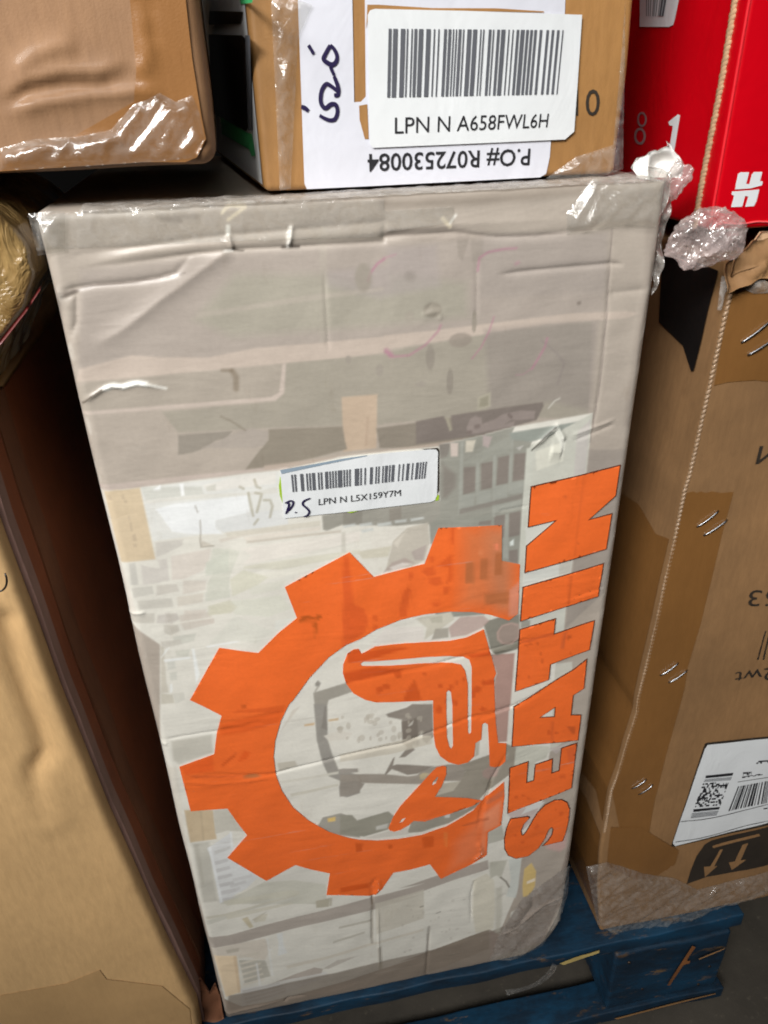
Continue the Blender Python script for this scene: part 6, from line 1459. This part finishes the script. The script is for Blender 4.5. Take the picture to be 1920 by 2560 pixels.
o_ = mix(nt, 'MIX', r2.outputs[0], r1.outputs[0], r3.outputs[0]); n5 = noise_n(nt, 26, 7, .75, (.5, 1, 1)); r5 = ramp(nt, n5.outputs[0], .40, (.30, .30, .32, 1), .62, (1, 1, 1, 1)); o_ = mix(nt, 'MULTIPLY', .9, o_, r5.outputs[0]); nt.links.new(o_, bs.inputs['Base Color']); bs.inputs['Roughness'].default_value = .65
n4 = noise_n(nt, 90, 4, .7, (.2, 1, 1)); bump(nt, bs, n4.outputs[0], .5, .0015)
M_WOOD = kraft('bare_wood', rgb(150, 112, 70), .8, 0, .35)
def board(name, x0, x1, y0, y1, z0, z1, m_, par, seed, r=.0018, wear=.0016):
    def wp(P):
        Q = P.copy()
        for i, p in enumerate(P):
            n_ = Vector(p) * 22; e = 1.0
            Q[i] += np.array([noise.noise(n_ + Vector((seed, 0, 0))), noise.noise(n_ + Vector((0, seed, 3))), noise.noise(n_ + Vector((5, 0, seed)))]) * wear
        return Q
    P, F = softbox((x0, y0, z0), (x1, y1, z1), r, .012, wp)
    return mobj(name, P, F, m_, par)
pal = thing('pallet', (.1, .3, 0), 'worn blue painted wooden pallet under the boxes', 'pallet')
for i, (y0, y1) in enumerate(((-.0045, .09), (.14, .24), (.29, .39), (.44, .54))):
    board('deck_board', -.45, .535, y0, y1, .121, .1385, M_BLUE, pal, i)
for i, (x0, x1) in enumerate(((-.43, -.30), (.392, .523))):
    for j, y0 in enumerate((-.008, .42)):
        board('block', x0, x1, y0, y0 + .11, .0195, .120, M_BLUE, pal, 10 + i + j * 3, .004)
board('bottom_board', -.45, .530, -.012, .024, .002, .019, M_BLUE, pal, 20)
board('bottom_board', -.45, .530, .43, .53, .002, .019, M_BLUE, pal, 21)
for x in (-.36, .455):
    board('runner_board', x - .05, x + .05, .086, .429, .002, .018, M_BLUE, pal, 22)
# chipped wood and old tape scraps on the block and board edges
PF = Face(lambda x, z: np.full(np.shape(x), -.0115)); PT = Face(lambda x, z: np.full(np.shape(x), -.0195))
M_RUST = plain('rusty_stain', rgb(120, 74, 36), .8, 0, .4)
decal('rusty_splinter', [[(.4740, .118), (.4785, .114), (.474, .100), (.4725, .092), (.4765, .090), (.4770, .086), (.470, .085), (.464, .064), (.4605, .050), (.4570, .052), (.4615, .072), (.4660, .088), (.470, .104)]], PF, .001, M_RUST, pal, .01)
decal('wood_chip', [[(.487, .089), (.502, .094), (.514, .0985), (.515, .1005), (.500, .0965), (.486, .091)]], PF, .0012, M_WOOD, pal, .01)
decal('worn_edge', [[(.33, .128), (.345, .133), (.372, .1365), (.372, .132), (.35, .127), (.335, .124)]], PF, -.0045, plain('pale_wood', rgb(190, 168, 104), .7, 0, .2), pal, .01)
decal('worn_edge', [[(.40, .012), (.47, .016), (.52, .0165), (.52, .0145), (.46, .012), (.405, .009)]], PF, .003, M_WOOD, pal, .01)

for x, z in ((.408, .104), (.431, .047), (.507, .062), (.500, .030)):
    tube('nail', [(x, -.0072, z), (x, -.0088, z + .0002)], .0016, plain('nail_head', rgb(70, 58, 50), .5, 0, .3, .5, .7), pal, 8)
# =================== printed carton (centre) ============================================
F_MAIN = Face(y_main)
car = thing('printed_carton', (W / 2, .15, ZP), 'tall taped carton with faded digger print and orange gear logo', 'carton')
def edges_axis(a, b, n, r):
    e = r * np.array([0, .05, .12, .22, .35, .5, .68, .85])
    return np.concatenate([a + e, np.linspace(a + r, b - r, n), b - e[::-1]])
def build_carton():
    r = .0065; RB = .055
    us = edges_axis(0, W, 400, r); zs = edges_axis(ZP + .0005, ZT, 830, r); nx, nz = len(us), len(zs)
    U, Z = np.meshgrid(us / W, zs)
    t = np.clip(RB - (Z - ZP), 0, RB); xm = W - RB + np.sqrt(RB ** 2 - t ** 2)
    xl = .0012 * wob(Z * 0, Z, 30, 8) + .0006 * wob(Z * 0, Z, 90, 9)
    X = xl + U * (xm + .0015 * wob(Z * 0, Z, 26, 18) - xl)
    ztop = .0026 * wob(X, X * 0, 40, 28) * np.clip((Z - ZT + .05) / .05, 0, 1); Z = Z + ztop
    d = np.minimum(np.minimum(X - xl, xm - X), np.minimum(Z - ZP, ZT + .0026 - Z)); d = np.clip(d, 0, r)
    fil = r - np.sqrt(np.clip(r * r - (r - d) ** 2, 0, None))
    Y = -h_main(X, Z) + fil
    V = np.stack([X.ravel(), Y.ravel(), Z.ravel()], 1)
    F = []
    I = np.arange(nx * nz).reshape(nz, nx)
    F = np.stack([I[:-1, :-1].ravel(), I[:-1, 1:].ravel(), I[1:, 1:].ravel(), I[1:, :-1].ravel()], 1).tolist()
    loop = list(I[0, :]) + list(I[1:, -1]) + list(I[-1, -2::-1]) + list(I[-2:0:-1, 0])
    L = len(loop); extra = []; base = len(V)
    for k, dy in enumerate((.06, .31)):
        for q in loop: extra.append((V[q][0], dy, V[q][2]))
    prev = [int(q) for q in loop]
    for k in range(2):
        cur = [base + k * L + i for i in range(L)]
        for i in range(L): F.append([prev[i], cur[i], cur[(i + 1) % L], prev[(i + 1) % L]])
        prev = cur
    F.append(prev)
    cols = np.tile(ink((187, 176, 164)), (nx * nz, 1)).astype(float)
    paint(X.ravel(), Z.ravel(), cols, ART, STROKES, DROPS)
    # scuffed white paper along the folds
    xr = X.ravel(); zr = Z.ravel(); ed = np.minimum(xr, W - xr)
    sc = np.clip((wob(xr, zr, 300, 61) + wob(xr, zr, 700, 62) - .35) * 3, 0, 1) * np.clip(1 - ed / .006, 0, 1)
    cols = cols * (1 - sc[:, None] * .6) + s2l((226, 220, 210)) * sc[:, None] * .6
    cols = np.concatenate([cols, np.tile(ink((176, 164, 150)), (2 * L, 1))])
    V = np.concatenate([V, np.array(extra)])
    return mobj('shell', V, F, M_PRINT, car, True, cols)
shell = build_carton()
OR = s2l((243, 112, 50))
def ocol(x, z):
    c = np.tile(OR, (len(x), 1)); return paint(x, z, c, OTINT)
decal('gear_emblem', [GEAR], F_MAIN, .0006, M_INK, car, .0017, ocol)['label'] = 'flat orange half gear printed on the carton'
decal('digger_arm_emblem', ARM, F_MAIN, .0006, M_INK, car, .0017, ocol)['label'] = 'orange bent digger arm printed inside the gear'
decal('bucket_emblem', BUCKET, F_MAIN, .0006, M_INK, car, .0017, ocol)['label'] = 'orange digger bucket printed inside the gear'
def grow(P, d):
    P = np.array(P); n = len(P); A = 0.5 * np.sum(P[:, 0] * np.roll(P[:, 1], -1) - np.roll(P[:, 0], -1) * P[:, 1]); s = 1 if A > 0 else -1; out = []
    for i in range(n):
        e1 = P[i] - P[i - 1]; e2 = P[(i + 1) % n] - P[i]; e1 /= np.linalg.norm(e1) + 1e-12; e2 /= np.linalg.norm(e2) + 1e-12
        n1 = np.array([e1[1], -e1[0]]) * s; n2 = np.array([e2[1], -e2[0]]) * s; b = n1 + n2; L = np.linalg.norm(b)
        b = b / L * min(2.2, 1 / max(.3, L / 2)) if L > 1e-6 else n1
        out.append(tuple(P[i] + b * d))
    return out
for ch in 'SEATIN':
    P = LETTERS[ch]
    lo = decal('printed_letter', P, F_MAIN, .0013, M_INK, car, .0016, ocol); lo['label'] = 'orange letter %s of SEATIN, reading upward' % ch
    decal('letter_outline', [grow(P[0], .0008)] + [grow(q, -.0007) for q in P[1:]], F_MAIN, .0010, M_OUTL, lo, .0016)
# its stickers
dk = decal('sticker_shadow_print', [LBL1_DARK], F_MAIN, .0005, M_DARKPR, car, .004); dk.name = 'painted_sticker_shade'  # dark strip paints the sticker's shade beside its edge
for g in LBL1_GREEN: decal('lime_sticker_edge', [g], F_MAIN, .0006, M_LIME, car, .004)
lb = decal('barcode_sticker', [LBL1], F_MAIN, .0010, M_WHITE, car, .004); lb['label'] = 'white barcode sticker reading LPN N L5X159Y7M'
decal('blue_strip', [LBL1_BLUE], F_MAIN, .0013, M_BLUEPR, lb, .004)
bars('barcode', LBL1_BARS, 4, 34, F_MAIN, .0016, M_GREYBAR, lb)
text('sticker_code', 'LPN N L5X159Y7M', LBL1_TEXT, F_MAIN, .0016, M_BLACK, lb)
ribbon('handwriting', LBL1_PS, .0011, F_MAIN, .0018, M_PEN, lb)

# =================== right carton =======================================================
EB = np.array(RB_BEAD)[::-1]
def xr_edge(z): return np.interp(z, EB[:, 1], EB[:, 0])
F_RIGHT = Face(y_right)
F_RSIDE = Face(lambda y, z: xr_edge(z), 'yz', 1)
rb = thing('kraft_carton', (.48, .18, ZP), 'brown stapled carton with shipping label, right of the printed carton', 'carton')
def warp_rb(P):
    Q = P.copy(); w = np.clip((.62 - P[:, 0]) / .25, 0, 1)
    Q[:, 0] = P[:, 0] + w * (xr_edge(P[:, 2]) - .37)
    fw = np.clip(1 - P[:, 1] / .05, 0, 1); Q[:, 1] = P[:, 1] + fw * (y_right(Q[:, 0], P[:, 2]))
    return Q
P, F = softbox((.37, 0, ZP + .0005), (.64, .33, .806), .003, .006, warp_rb)
mobj('shell', P, F, M_KR, rb)
for i, q in enumerate(RB_TAPE + RB_TAPE2): decal('brown_tape', [q], F_RIGHT, .0006 + .0004 * (i // 2), M_TAPE, rb, .006)
decal('label_border', [RB_LBL_EDGE], F_RIGHT, .0009, M_DARKPR, rb, .006)
sl = decal('shipping_label', [RB_LABEL], F_RIGHT, .0013, M_WHITE, rb, .005); sl['label'] = 'white shipping label with barcode and dotted code'
for i, q in enumerate(RB_PDF[:2]): decal('code_bar', [q], F_RIGHT, .0017, M_BLACK, sl, .01)
def noisecode(q, nx, nz, seed, p):
    rnd = random.Random(seed); f = homog([q[3], q[2], q[1], q[0]]); out = []
    for j in range(nz):
        i = 0
        while i < nx:
            w = rnd.choice((1, 1, 2, 3))
            if rnd.random() < p: out.append(f([(i / nx, j / nz), (min(nx, i + w) / nx, j / nz), (min(nx, i + w) / nx, (j + 1) / nz), (i / nx, (j + 1) / nz)]))
            i += w
    return out
multi('stacked_code', noisecode(RB_PDF[2], 30, 15, 3, .5), F_RIGHT, .0017, M_BLACK, sl)
for q in RB_PDF[3:]:
    f = homog([q[3], q[2], q[1], q[0]]); multi('fine_bars', [f([(0, k / 4), (1, k / 4), (1, k / 4 + .13), (0, k / 4 + .13)]) for k in range(4)], F_RIGHT, .0017, M_GREYBAR, sl)
bars('barcode', RB_BARS, 9, 22, F_RIGHT, .0017, M_BLACK, sl)
ribbon('ruled_lines', RB_LINES, .0009, F_RIGHT, .0018, M_BLACK, sl)
for k, q in enumerate(RB_TXTS): multi('fine_print', noisecode(q, 26 if k else 16, 2, 20 + k, .6), F_RIGHT, .0018, M_BLACK, sl)
aq = decal('arrow_mark', RB_ARROWSQ, F_RIGHT, .0007, M_DARKPR, rb, .006); aq['label'] = 'dark square mark with two arrows'
for q in RB_ARROWS: decal('arrow', [q], F_RIGHT, .0010, M_KR, aq, .006)
text('printed_text', 'M', RB_TEXT['M'][::-1], F_RIGHT, .0008, M_DARKPR, rb, True)
text('printed_text', '53', [RB_TEXT['53'][3], RB_TEXT['53'][2], RB_TEXT['53'][1], RB_TEXT['53'][0]], F_RIGHT, .0008, M_DARKPR, rb, True)
text('printed_text', '2wt', [RB_TEXT['2wt'][3], RB_TEXT['2wt'][2], RB_TEXT['2wt'][1], RB_TEXT['2wt'][0]], F_RIGHT, .0008, M_DARKPR, rb, True)
text('printed_text', '|||', [RB_TEXT['|||'][3], RB_TEXT['|||'][2], RB_TEXT['|||'][1], RB_TEXT['|||'][0]], F_RIGHT, .0008, M_DARKPR, rb, True)
for pair in RB_STAPLES:
    for (a, b) in pair:
        pts = []
        for t in np.linspace(0, 1, 9):
            x = a[0] + (b[0] - a[0]) * t; z = a[1] + (b[1] - a[1]) * t
            pts.append((x, float(y_right(x, z)) - .0008 - .0013 * math.sin(math.pi * t) ** .5, z))
        tube('staple', pts, .0008, M_STEEL, rb, 8, .7)
# exposed corrugated edge: a row of flutes down the corner
V, F = [], []
bm = bmesh.new(); bmesh.ops.create_icosphere(bm, subdivisions=2, radius=1)
sv = [v.co.copy() for v in bm.verts]; sf = [[v.index for v in f_.verts] for f_ in bm.faces]; bm.free()
zz = np.arange(.30, .795, .0034); rnd = random.Random(3)
for z in zz:
    x = float(xr_edge(z)); y = float(y_right(x, z)); n0 = len(V); k = rnd.uniform(.8, 1.15)
    for s_ in sv: V.append((x + .0012 + s_.x * .0018 * k, y + .0006 + s_.y * .0014, z + s_.z * .0019 + s_.x * .0012))
    F += [[n0 + i for i in f_] for f_ in sf]
tag(mobj('corrugated_edge', V, F, M_BEAD, rb), kind='stuff')
decal('black_tape', [RD_BLACKTAPE], F_RSIDE, .0018, M_BTAPE, rb, .005)['label'] = 'glossy black tape point on the carton side'
decal('side_tape', [[(.0125, .612), (.03, .606), (.06, .615), (.12, .605), (.12, .33), (.06, .322), (.03, .33), (.0125, .31)]], F_RSIDE, .0006, M_TAPE, rb, .005)
decal('side_tape', [[(.0125, .29), (.046, .30), (.12, .29), (.12, .17), (.0125, .16)]], F_RSIDE, .0006, M_TAPE, rb, .005)
# torn flaps squeezed out under the red box
def sheet(name, pts, face_y, amp, sc, seed, m_, par, tilt=0.0, th=.0018, spacing=.003):
    V, F = flat([pts], spacing); n = len(V); z0 = V[:, 1].min()
    y = np.array([face_y + tilt * (b - z0) + amp * noise.noise((a * sc, b * sc, seed)) for a, b in V])
    A = np.stack([V[:, 0], y, V[:, 1]], 1); B = A + np.array([0, th, 0])
    cnt = {}
    for f_ in F:
        for i in range(3): e = (int(f_[i]), int(f_[(i + 1) % 3])); cnt[e] = 1
    side = [[a, b, b + n, a + n] for (a, b) in cnt if (b, a) not in cnt]
    FF = [list(map(int, f_)) for f_ in F] + [[int(i) + n for i in f_[::-1]] for f_ in F] + side
    return mobj(name, np.concatenate([A, B]), FF, m_, par)
sheet('torn_flap', [(.380, .800), (.40, .806), (.43, .803), (.46, .81), (.46, .822), (.42, .8215), (.395, .818), (.383, .81)], .004, .006, 60, 3, M_KR, rb, .3)
sheet('torn_flap', [(.376, .792), (.40, .797), (.44, .793), (.46, .80), (.46, .812), (.43, .809), (.40, .812), (.379, .806)], -.002, .008, 80, 7, M_KR, rb, .6)
sheet('torn_flap', [(.392, .812), (.47, .812), (.47, .8218), (.40, .8225)], .010, .003, 50, 9, M_CORD, rb, .1)

# =================== left carton ========================================================
LE = np.array(LB_EDGE)[::-1]
def xl_edge(z): return np.interp(z, LE[:, 1], LE[:, 0])
F_LEFT = Face(y_left)
lf = thing('kraft_carton', (-.2, .18, ZP), 'plain brown carton with bulging front, left of the printed carton', 'carton')
def warp_lb(P):
    Q = P.copy(); w = np.clip((P[:, 0] + .40) / .15, 0, 1)
    Q[:, 0] = P[:, 0] + w * xl_edge(P[:, 2])
    fw = np.clip(1 - P[:, 1] / .05, 0, 1)
    fd, ft = seg_dist(Q[:, 0], Q[:, 2], LB_FOLD); fold = .0055 * np.exp(-(fd / .0060) ** 1.2) * np.clip((1 - ft) * 3, 0, 1) - .0012 * np.exp(-((fd - .011) / .008) ** 2)
    Q[:, 1] = P[:, 1] + fw * (y_left(Q[:, 0], P[:, 2]) + fold)
    return Q
P, F = softbox((-.40, 0, ZP + .0005), (0, .33, .757), .006, .0042, warp_lb)
mobj('shell', P, F, M_KL, lf)
decal('clear_tape', [LB_TAPE], F_LEFT, .0006, M_TAPEL, lf, .006)
F_LSIDE = Face(lambda y, z: xl_edge(z), 'yz', -1)
decal('shaded_side_panel', [[(.004, .146), (.32, .146), (.32, .75), (.004, .75)]], F_LSIDE, .0012, kraft('shaded_side', rgb(140, 78, 46), .6), lf, .02)  # shade of the gap put into the panel's darker kraft colour
def side_strip(name, y0, y1, th, m_, seed):
    zs = np.linspace(ZP + .004, .752, 60); V = []; F = []
    for z in zs:
        x = float(xl_edge(z)) + .002 * noise.noise((z * 9, seed, 0)); s_ = .004 * noise.noise((z * 5, seed, 4))
        V += [(x - .001, y0 + s_, z), (x + th, y0 + s_ + .001, z), (x + th, y1 + s_ - .001, z), (x - .001, y1 + s_, z)]
    for i in range(len(zs) - 1):
        for k in range(3): a = i * 4 + k; F.append([a, a + 1, a + 5, a + 4])
    return mobj(name, V, F, m_, lf, False)
sheet('bottom_flap', [(-.030, .1415), (-.0015, .1415), (-.0015, .172), (-.004, .185), (-.010, .176), (-.016, .196), (-.024, .19), (-.034, .21)], .002, .006, 50, 13, M_SIDE, lf, .15)
tube('wire_staple', [(-.062 + .006 * math.sin(t), -.0185, .668 - .010 * math.cos(t)) for t in np.linspace(-.2, 1.7, 9)], .0006, M_BTAPE, lf, 6)
side_strip('flap_edge', .000, .014, .0030, M_STRIP1, 1)
side_strip('flap_edge', .034, .062, .0024, M_SIDE, 5)

# =================== film-wrapped parcel at far left ====================================
PX = ((.757, -.052), (.78, -.040), (.7955, -.0300), (.800, -.0245), (.812, -.013), (.8283, -.0025), (.838, -.003), (.850, -.0068), (.858, -.0145), (.866, -.030), (.872, -.034))
def warp_pc(P):
    Q = P.copy(); w = np.clip((P[:, 0] + .14) / .1, 0, 1); Q[:, 0] += w * np.interp(P[:, 2], [a for a, b in PX], [b for a, b in PX])
    for i in range(len(Q)):
        p = Vector(Q[i]) * 75; k = abs(noise.noise(p)) + .5 * abs(noise.noise(p * 2.2))
        Q[i, 1] += .0035 * (k - .4) ; Q[i, 0] += .0022 * (noise.noise(p + Vector((9, 0, 0)))) - .001; Q[i, 2] = min(Q[i, 2], .872)
    return Q
P, F = softbox((-.27, -.004, .7585), (0, .14, .872), .006, .0025, warp_pc)
m, nt, bs = mat('film_over_board')
n1 = noise_n(nt, 60, 4, .6, (1, 1, .6)); r1 = ramp(nt, n1.outputs[0], .3, rgb(112, 84, 44), .7, rgb(186, 156, 104)); nt.links.new(r1.outputs[0], bs.inputs['Base Color'])
bs.inputs['Roughness'].default_value = .3; bs.inputs['Coat Weight'].default_value = 1; bs.inputs['Coat Roughness'].default_value = .05; bump(nt, bs, noise_n(nt, 55, 4, .6, (1, 1, .45), (0, .7, 0), 1.5).outputs[0], .9, .006)
pc = mobj('wrapped_parcel', P, F, m); tag(pc, 'tan parcel in crinkled clear film at the left edge', 'parcel')
F_PC = Face(lambda x, z: np.full(np.shape(x), -.0075))
sheet('red_edge', [(-.032, .793), (-.0265, .7975), (-.012, .8115), (-.003, .8215), (-.0025, .8235), (-.013, .8125), (-.030, .7965)], -.007, .001, 60, 2, M_REDTINT, pc)

# =================== top left carton ====================================================
TE = np.array(TL_EDGE)[::-1]
def y_tl(x, z):
    y = y_topl(x, z)
    for pts, amp, wid in TL_CR: y = y - ridge(x, z, pts, amp * .6, wid * .8, True)
    return y
F_TL = Face(y_tl)
tl = thing('kraft_carton', (-.05, .12, .8735), 'brown carton with creased taped corner, upper left', 'carton')
def warp_tl(P):
    Q = P.copy(); fw = np.clip(1 - P[:, 1] / .03, 0, 1); Q[:, 1] = P[:, 1] + fw * y_tl(P[:, 0], P[:, 2])
    Q[:, 0] += np.clip((P[:, 0] + .1) / .1, 0, 1) * (.0012 * wob(P[:, 1] * 0, P[:, 2], 70, 44))
    Q[:, 2] += np.clip((.90 - P[:, 2]) / .03, 0, 1) * (.0012 * wob(P[:, 0], P[:, 0] * 0, 70, 45))
    return Q
P, F = softbox((-.26, 0, .8735), (.0905, .20, 1.03), .008, .0021, warp_tl)
mobj('shell', P, F, M_KTL, tl)
decal('brown_tape', [TL_TAPE[0]], F_TL, .0007, M_TAPETL, tl, .0024)
tcx = .088

# =================== top centre carton ==================================================
F_TC = Face(y_topc)
XE, XR = .1125, .3125
def x_tcs(y): return XE - .095 * (np.asarray(y) - .03)
tc = thing('labelled_carton', (.22, .15, .8565), 'brown and white carton with large barcode labels, upper centre', 'carton')
def warp_tc(P):
    Q = P.copy(); fw = np.clip(1 - (P[:, 1] - .03) / .03, 0, 1); Q[:, 1] = P[:, 1] + fw * (y_topc(P[:, 0], P[:, 2]) - .03)
    Q[:, 2] += np.clip((.88 - P[:, 2]) / .02, 0, 1) * .0010 * wob(P[:, 0], P[:, 0] * 0, 80, 46)
    Q[:, 0] += np.clip((.20 - P[:, 0]) / .08, 0, 1) * (x_tcs(P[:, 1]) - XE)
    Q[:, 0] += np.where(P[:, 0] > .25, 1, 0) * .0010 * wob(P[:, 2], P[:, 2] * 0, 80, 47)
    return Q
P, F = softbox((XE, .03, .8565), (XR, .30, 1.06), .0035, .005, warp_tc)
mobj('shell', P, F, M_KTC, tc)
F_TCS = Face(lambda y, z: x_tcs(y), 'yz', 1)
ws = decal('white_side_panel', [[(.033, .860), (.29, .860), (.29, 1.05), (.033, 1.05)]], F_TCS, .0005, M_WHITE, tc, .02); ws['label'] = 'white printed side panel with green and black areas'
for q in TC_SIDE['green']: decal('green_band', [q], F_TCS, .0009, M_GREEN, ws, .02)
for q in TC_SIDE['black']: decal('black_panel', [q], F_TCS, .0009, M_BLKGLOSS, ws, .02)
for q in TC_SIDE['grey']: decal('grey_band', [q], F_TCS, .0012, M_GREYBAR, ws, .02)
big = decal('address_label', [TC_LABEL], F_TC, .0006, M_WHITE2, tc, .005); big['label'] = 'white label with upside-down P.O# R072530084'
decal('kraft_gap', [TC_KSLOT], F_TC, .0009, M_KTC, big, .005); decal('kraft_tear', [TC_KTEAR], F_TC, .0009, M_KTC, big, .005)
text('order_number', 'P.O# R072530084', [TC_PO[1], TC_PO[0], TC_PO[3], TC_PO[2]], F_TC, .0010, M_BLACK, big, True, .012)
ribbon('handwriting', TC_PEN, .0019, F_TC, .0012, M_PEN, big)
lpn = decal('barcode_sticker', [TC_LPN], F_TC, .0018, M_WHITE, tc, .005); lpn['label'] = 'white barcode sticker reading LPN N A658FWL6H'
bars('barcode', TC_BARS, 12, 36, F_TC, .0022, M_GREYBAR, lpn)
text('sticker_code', 'LPN N A658FWL6H', TC_LPNTXT, F_TC, .0022, M_BLACK, lpn)
text('printed_text', '01', [TC_01[0], TC_01[1], TC_01[2], TC_01[3]], F_TC, .0005, M_DARKPR, tc, True)

# =================== red box ============================================================
RX, RY = .3725, .022
rd = thing('red_box', (.47, .15, .8225), 'glossy red retail box with white logo, upper right', 'box')
P, F = softbox((RX, RY, .8225), (.64, .30, 1.06), .0035, .012)
mobj('shell', P, F, M_RED, rd)
F_RD = Face(lambda x, z: np.full(np.shape(x), RY)); F_RDS = Face(lambda y, z: np.full(np.shape(y), RX), 'yz', 1)
for q in RD_LOGO: decal('white_logo', [q], F_RD, .0004, M_WHITE, rd, .02)
decal('printed_digit', [RD_ONE], F_RDS, .0004, M_WHITE, rd, .02)
decal('printed_ring', RD_EIGHT[:2], F_RDS, .0004, M_GREYPR, rd, .02); decal('printed_ring', RD_EIGHT[2:], F_RDS, .0004, M_GREYPR, rd, .02)
stk = decal('price_sticker', [RD_STICKER], F_RDS, .0006, M_WHITE, rd, .02); bars('barcode', RD_STBARS, 31, 9, F_RDS, .0010, M_GREYBAR, stk)
# raw corrugated edge of the flap, a lightly twisted line of flutes
pts = []; V, F = [], []
for i, t in enumerate(np.linspace(0, 1, 60)):
    z = .8235 + t * .14; y = .0372 - t * .004 + .0006 * math.sin(t * 9); n0 = len(V); k = 1 + .18 * math.sin(i * 2.1)
    for s_ in sv: V.append((RX - .0005 + s_.x * .0014, y + s_.y * .0026 * k, z + s_.z * .0022 - s_.y * .0012))
    F += [[n0 + a for a in f_] for f_ in sf]
tag(mobj('raw_board_edge', V, F, M_CORD, rd), kind='stuff')
tube('bottom_crease', [(x, RY - .0004, .8262 + .0004 * math.sin(x * 300)) for x in np.linspace(.378, .46, 40)], .0006, plain('pale_crease', rgb(232, 90, 96), .4), rd, 6)
tube('corner_highlight_ridge', [(RX + .0004, RY + .0006, z) for z in np.linspace(.826, .96, 30)], .0009, plain('red_highlight', rgb(226, 40, 50), .3, .3), rd, 6)  # lighter red puts a highlight into the corner ridge's colour

# =================== loose film and paper ===============================================
bag = lump('plastic_bag', (.3545, -.004, .8245), (.0265, .016, .0225), 2.3, .28, 1.3, M_BAG, sub=6)
tag(bag, 'crumpled cloudy plastic bag below the red box corner', 'plastic bag')
bag2 = lump('plastic_scrap', (.3355, .004, .8545), (.0075, .007, .0125), 5.1, .3, 1.3, M_BAG)
tag(bag2, 'small pinkish scrap of crumpled film above the plastic bag', 'plastic scrap')
sheet('torn_paper', PAPER, .016, .012, 110, 4, M_PAPER, car, .25, .0006, .0015)
film('corner_film', FILMS['tr'], F_MAIN, .0075, 85, 2, M_FILM, car, .001)
film('corner_film', FILMS['tl'], F_MAIN, .005, 90, 5, M_FILM, car, .001)
film('top_tape', FILMS['top'], F_MAIN, .0010, 60, 8, M_FILM, car, .0008, .0025, 0.05)
film('corner_film', FILMS['br'], F_MAIN, .006, 50, 12, M_FILM, car, .0012, .002, 1.0)
film('bottom_film', FILMS['rbb'], F_RIGHT, .007, 55, 15, M_FILM, rb, .0012, .0017, .7)
film('top_film', FILMS['rbt'], F_RIGHT, .005, 80, 17, M_FILMD, rb, .0012, .0017, .3)
film('edge_film', FILMS['tcl'], F_TC, .004, 60, 21, M_FILM, tc, .0016, .0014, 1.0)
film('edge_film', FILMS['tcr'], F_TC, .004, 70, 23, M_FILM, tc, .0014, .0014, .8)
film('corner_film', FILMS['tlc'], F_TL, .005, 80, 25, M_FILM, tl, .0012, .0012, .9)
# rolled tape edge along the top front fold of the printed carton
xs = np.linspace(.022, .322, 150); V, F = [], []
for i, x in enumerate(xs):
    w = .0016 + .0022 * abs(noise.noise((x * 40, 1, 0))); hh = .0012 + .0018 * abs(noise.noise((x * 60, 4, 0)))
    for k in range(9):
        t = math.pi * k / 8; yy = .012 - math.cos(t) * (.010 + w); V.append((x, yy, ZT + .0008 + math.sin(t) * hh + .0006 * noise.noise((x * 150, yy * 200, 2))))
for i in range(len(xs) - 1):
    for k in range(8): a = i * 9 + k; F.append([a, a + 1, a + 10, a + 9])
mobj('folded_tape', V, F, M_FILMD, car)
# curl of film hanging below the bottom corner
V, F = [], []
for i, t in enumerate(np.linspace(0, 1, 24)):
    x = .318 - .048 * t ** 1.4; z = .152 - .030 * t; w = .007 * math.sin(math.pi * (.15 + .85 * t) ) ** .7 + .0003
    for k in range(4): V.append((x + w * (k / 3 - .5) * .5, -.016 - .006 * math.sin(t * 3) - .002 * k, z + w * (k / 3 - .5)))
for i in range(23):
    for k in range(3): a = i * 4 + k; F.append([a, a + 1, a + 5, a + 4])
mobj('film_curl', V, F, M_FILM, car)

sheet('film_flange', FLANGE, .004, .006, 120, 31, M_FILMD, car, .12, .0003, .0016)
sheet('film_flange', FLANGE2, .0015, .004, 90, 35, M_FILMD, car, .1, .0003, .0016)
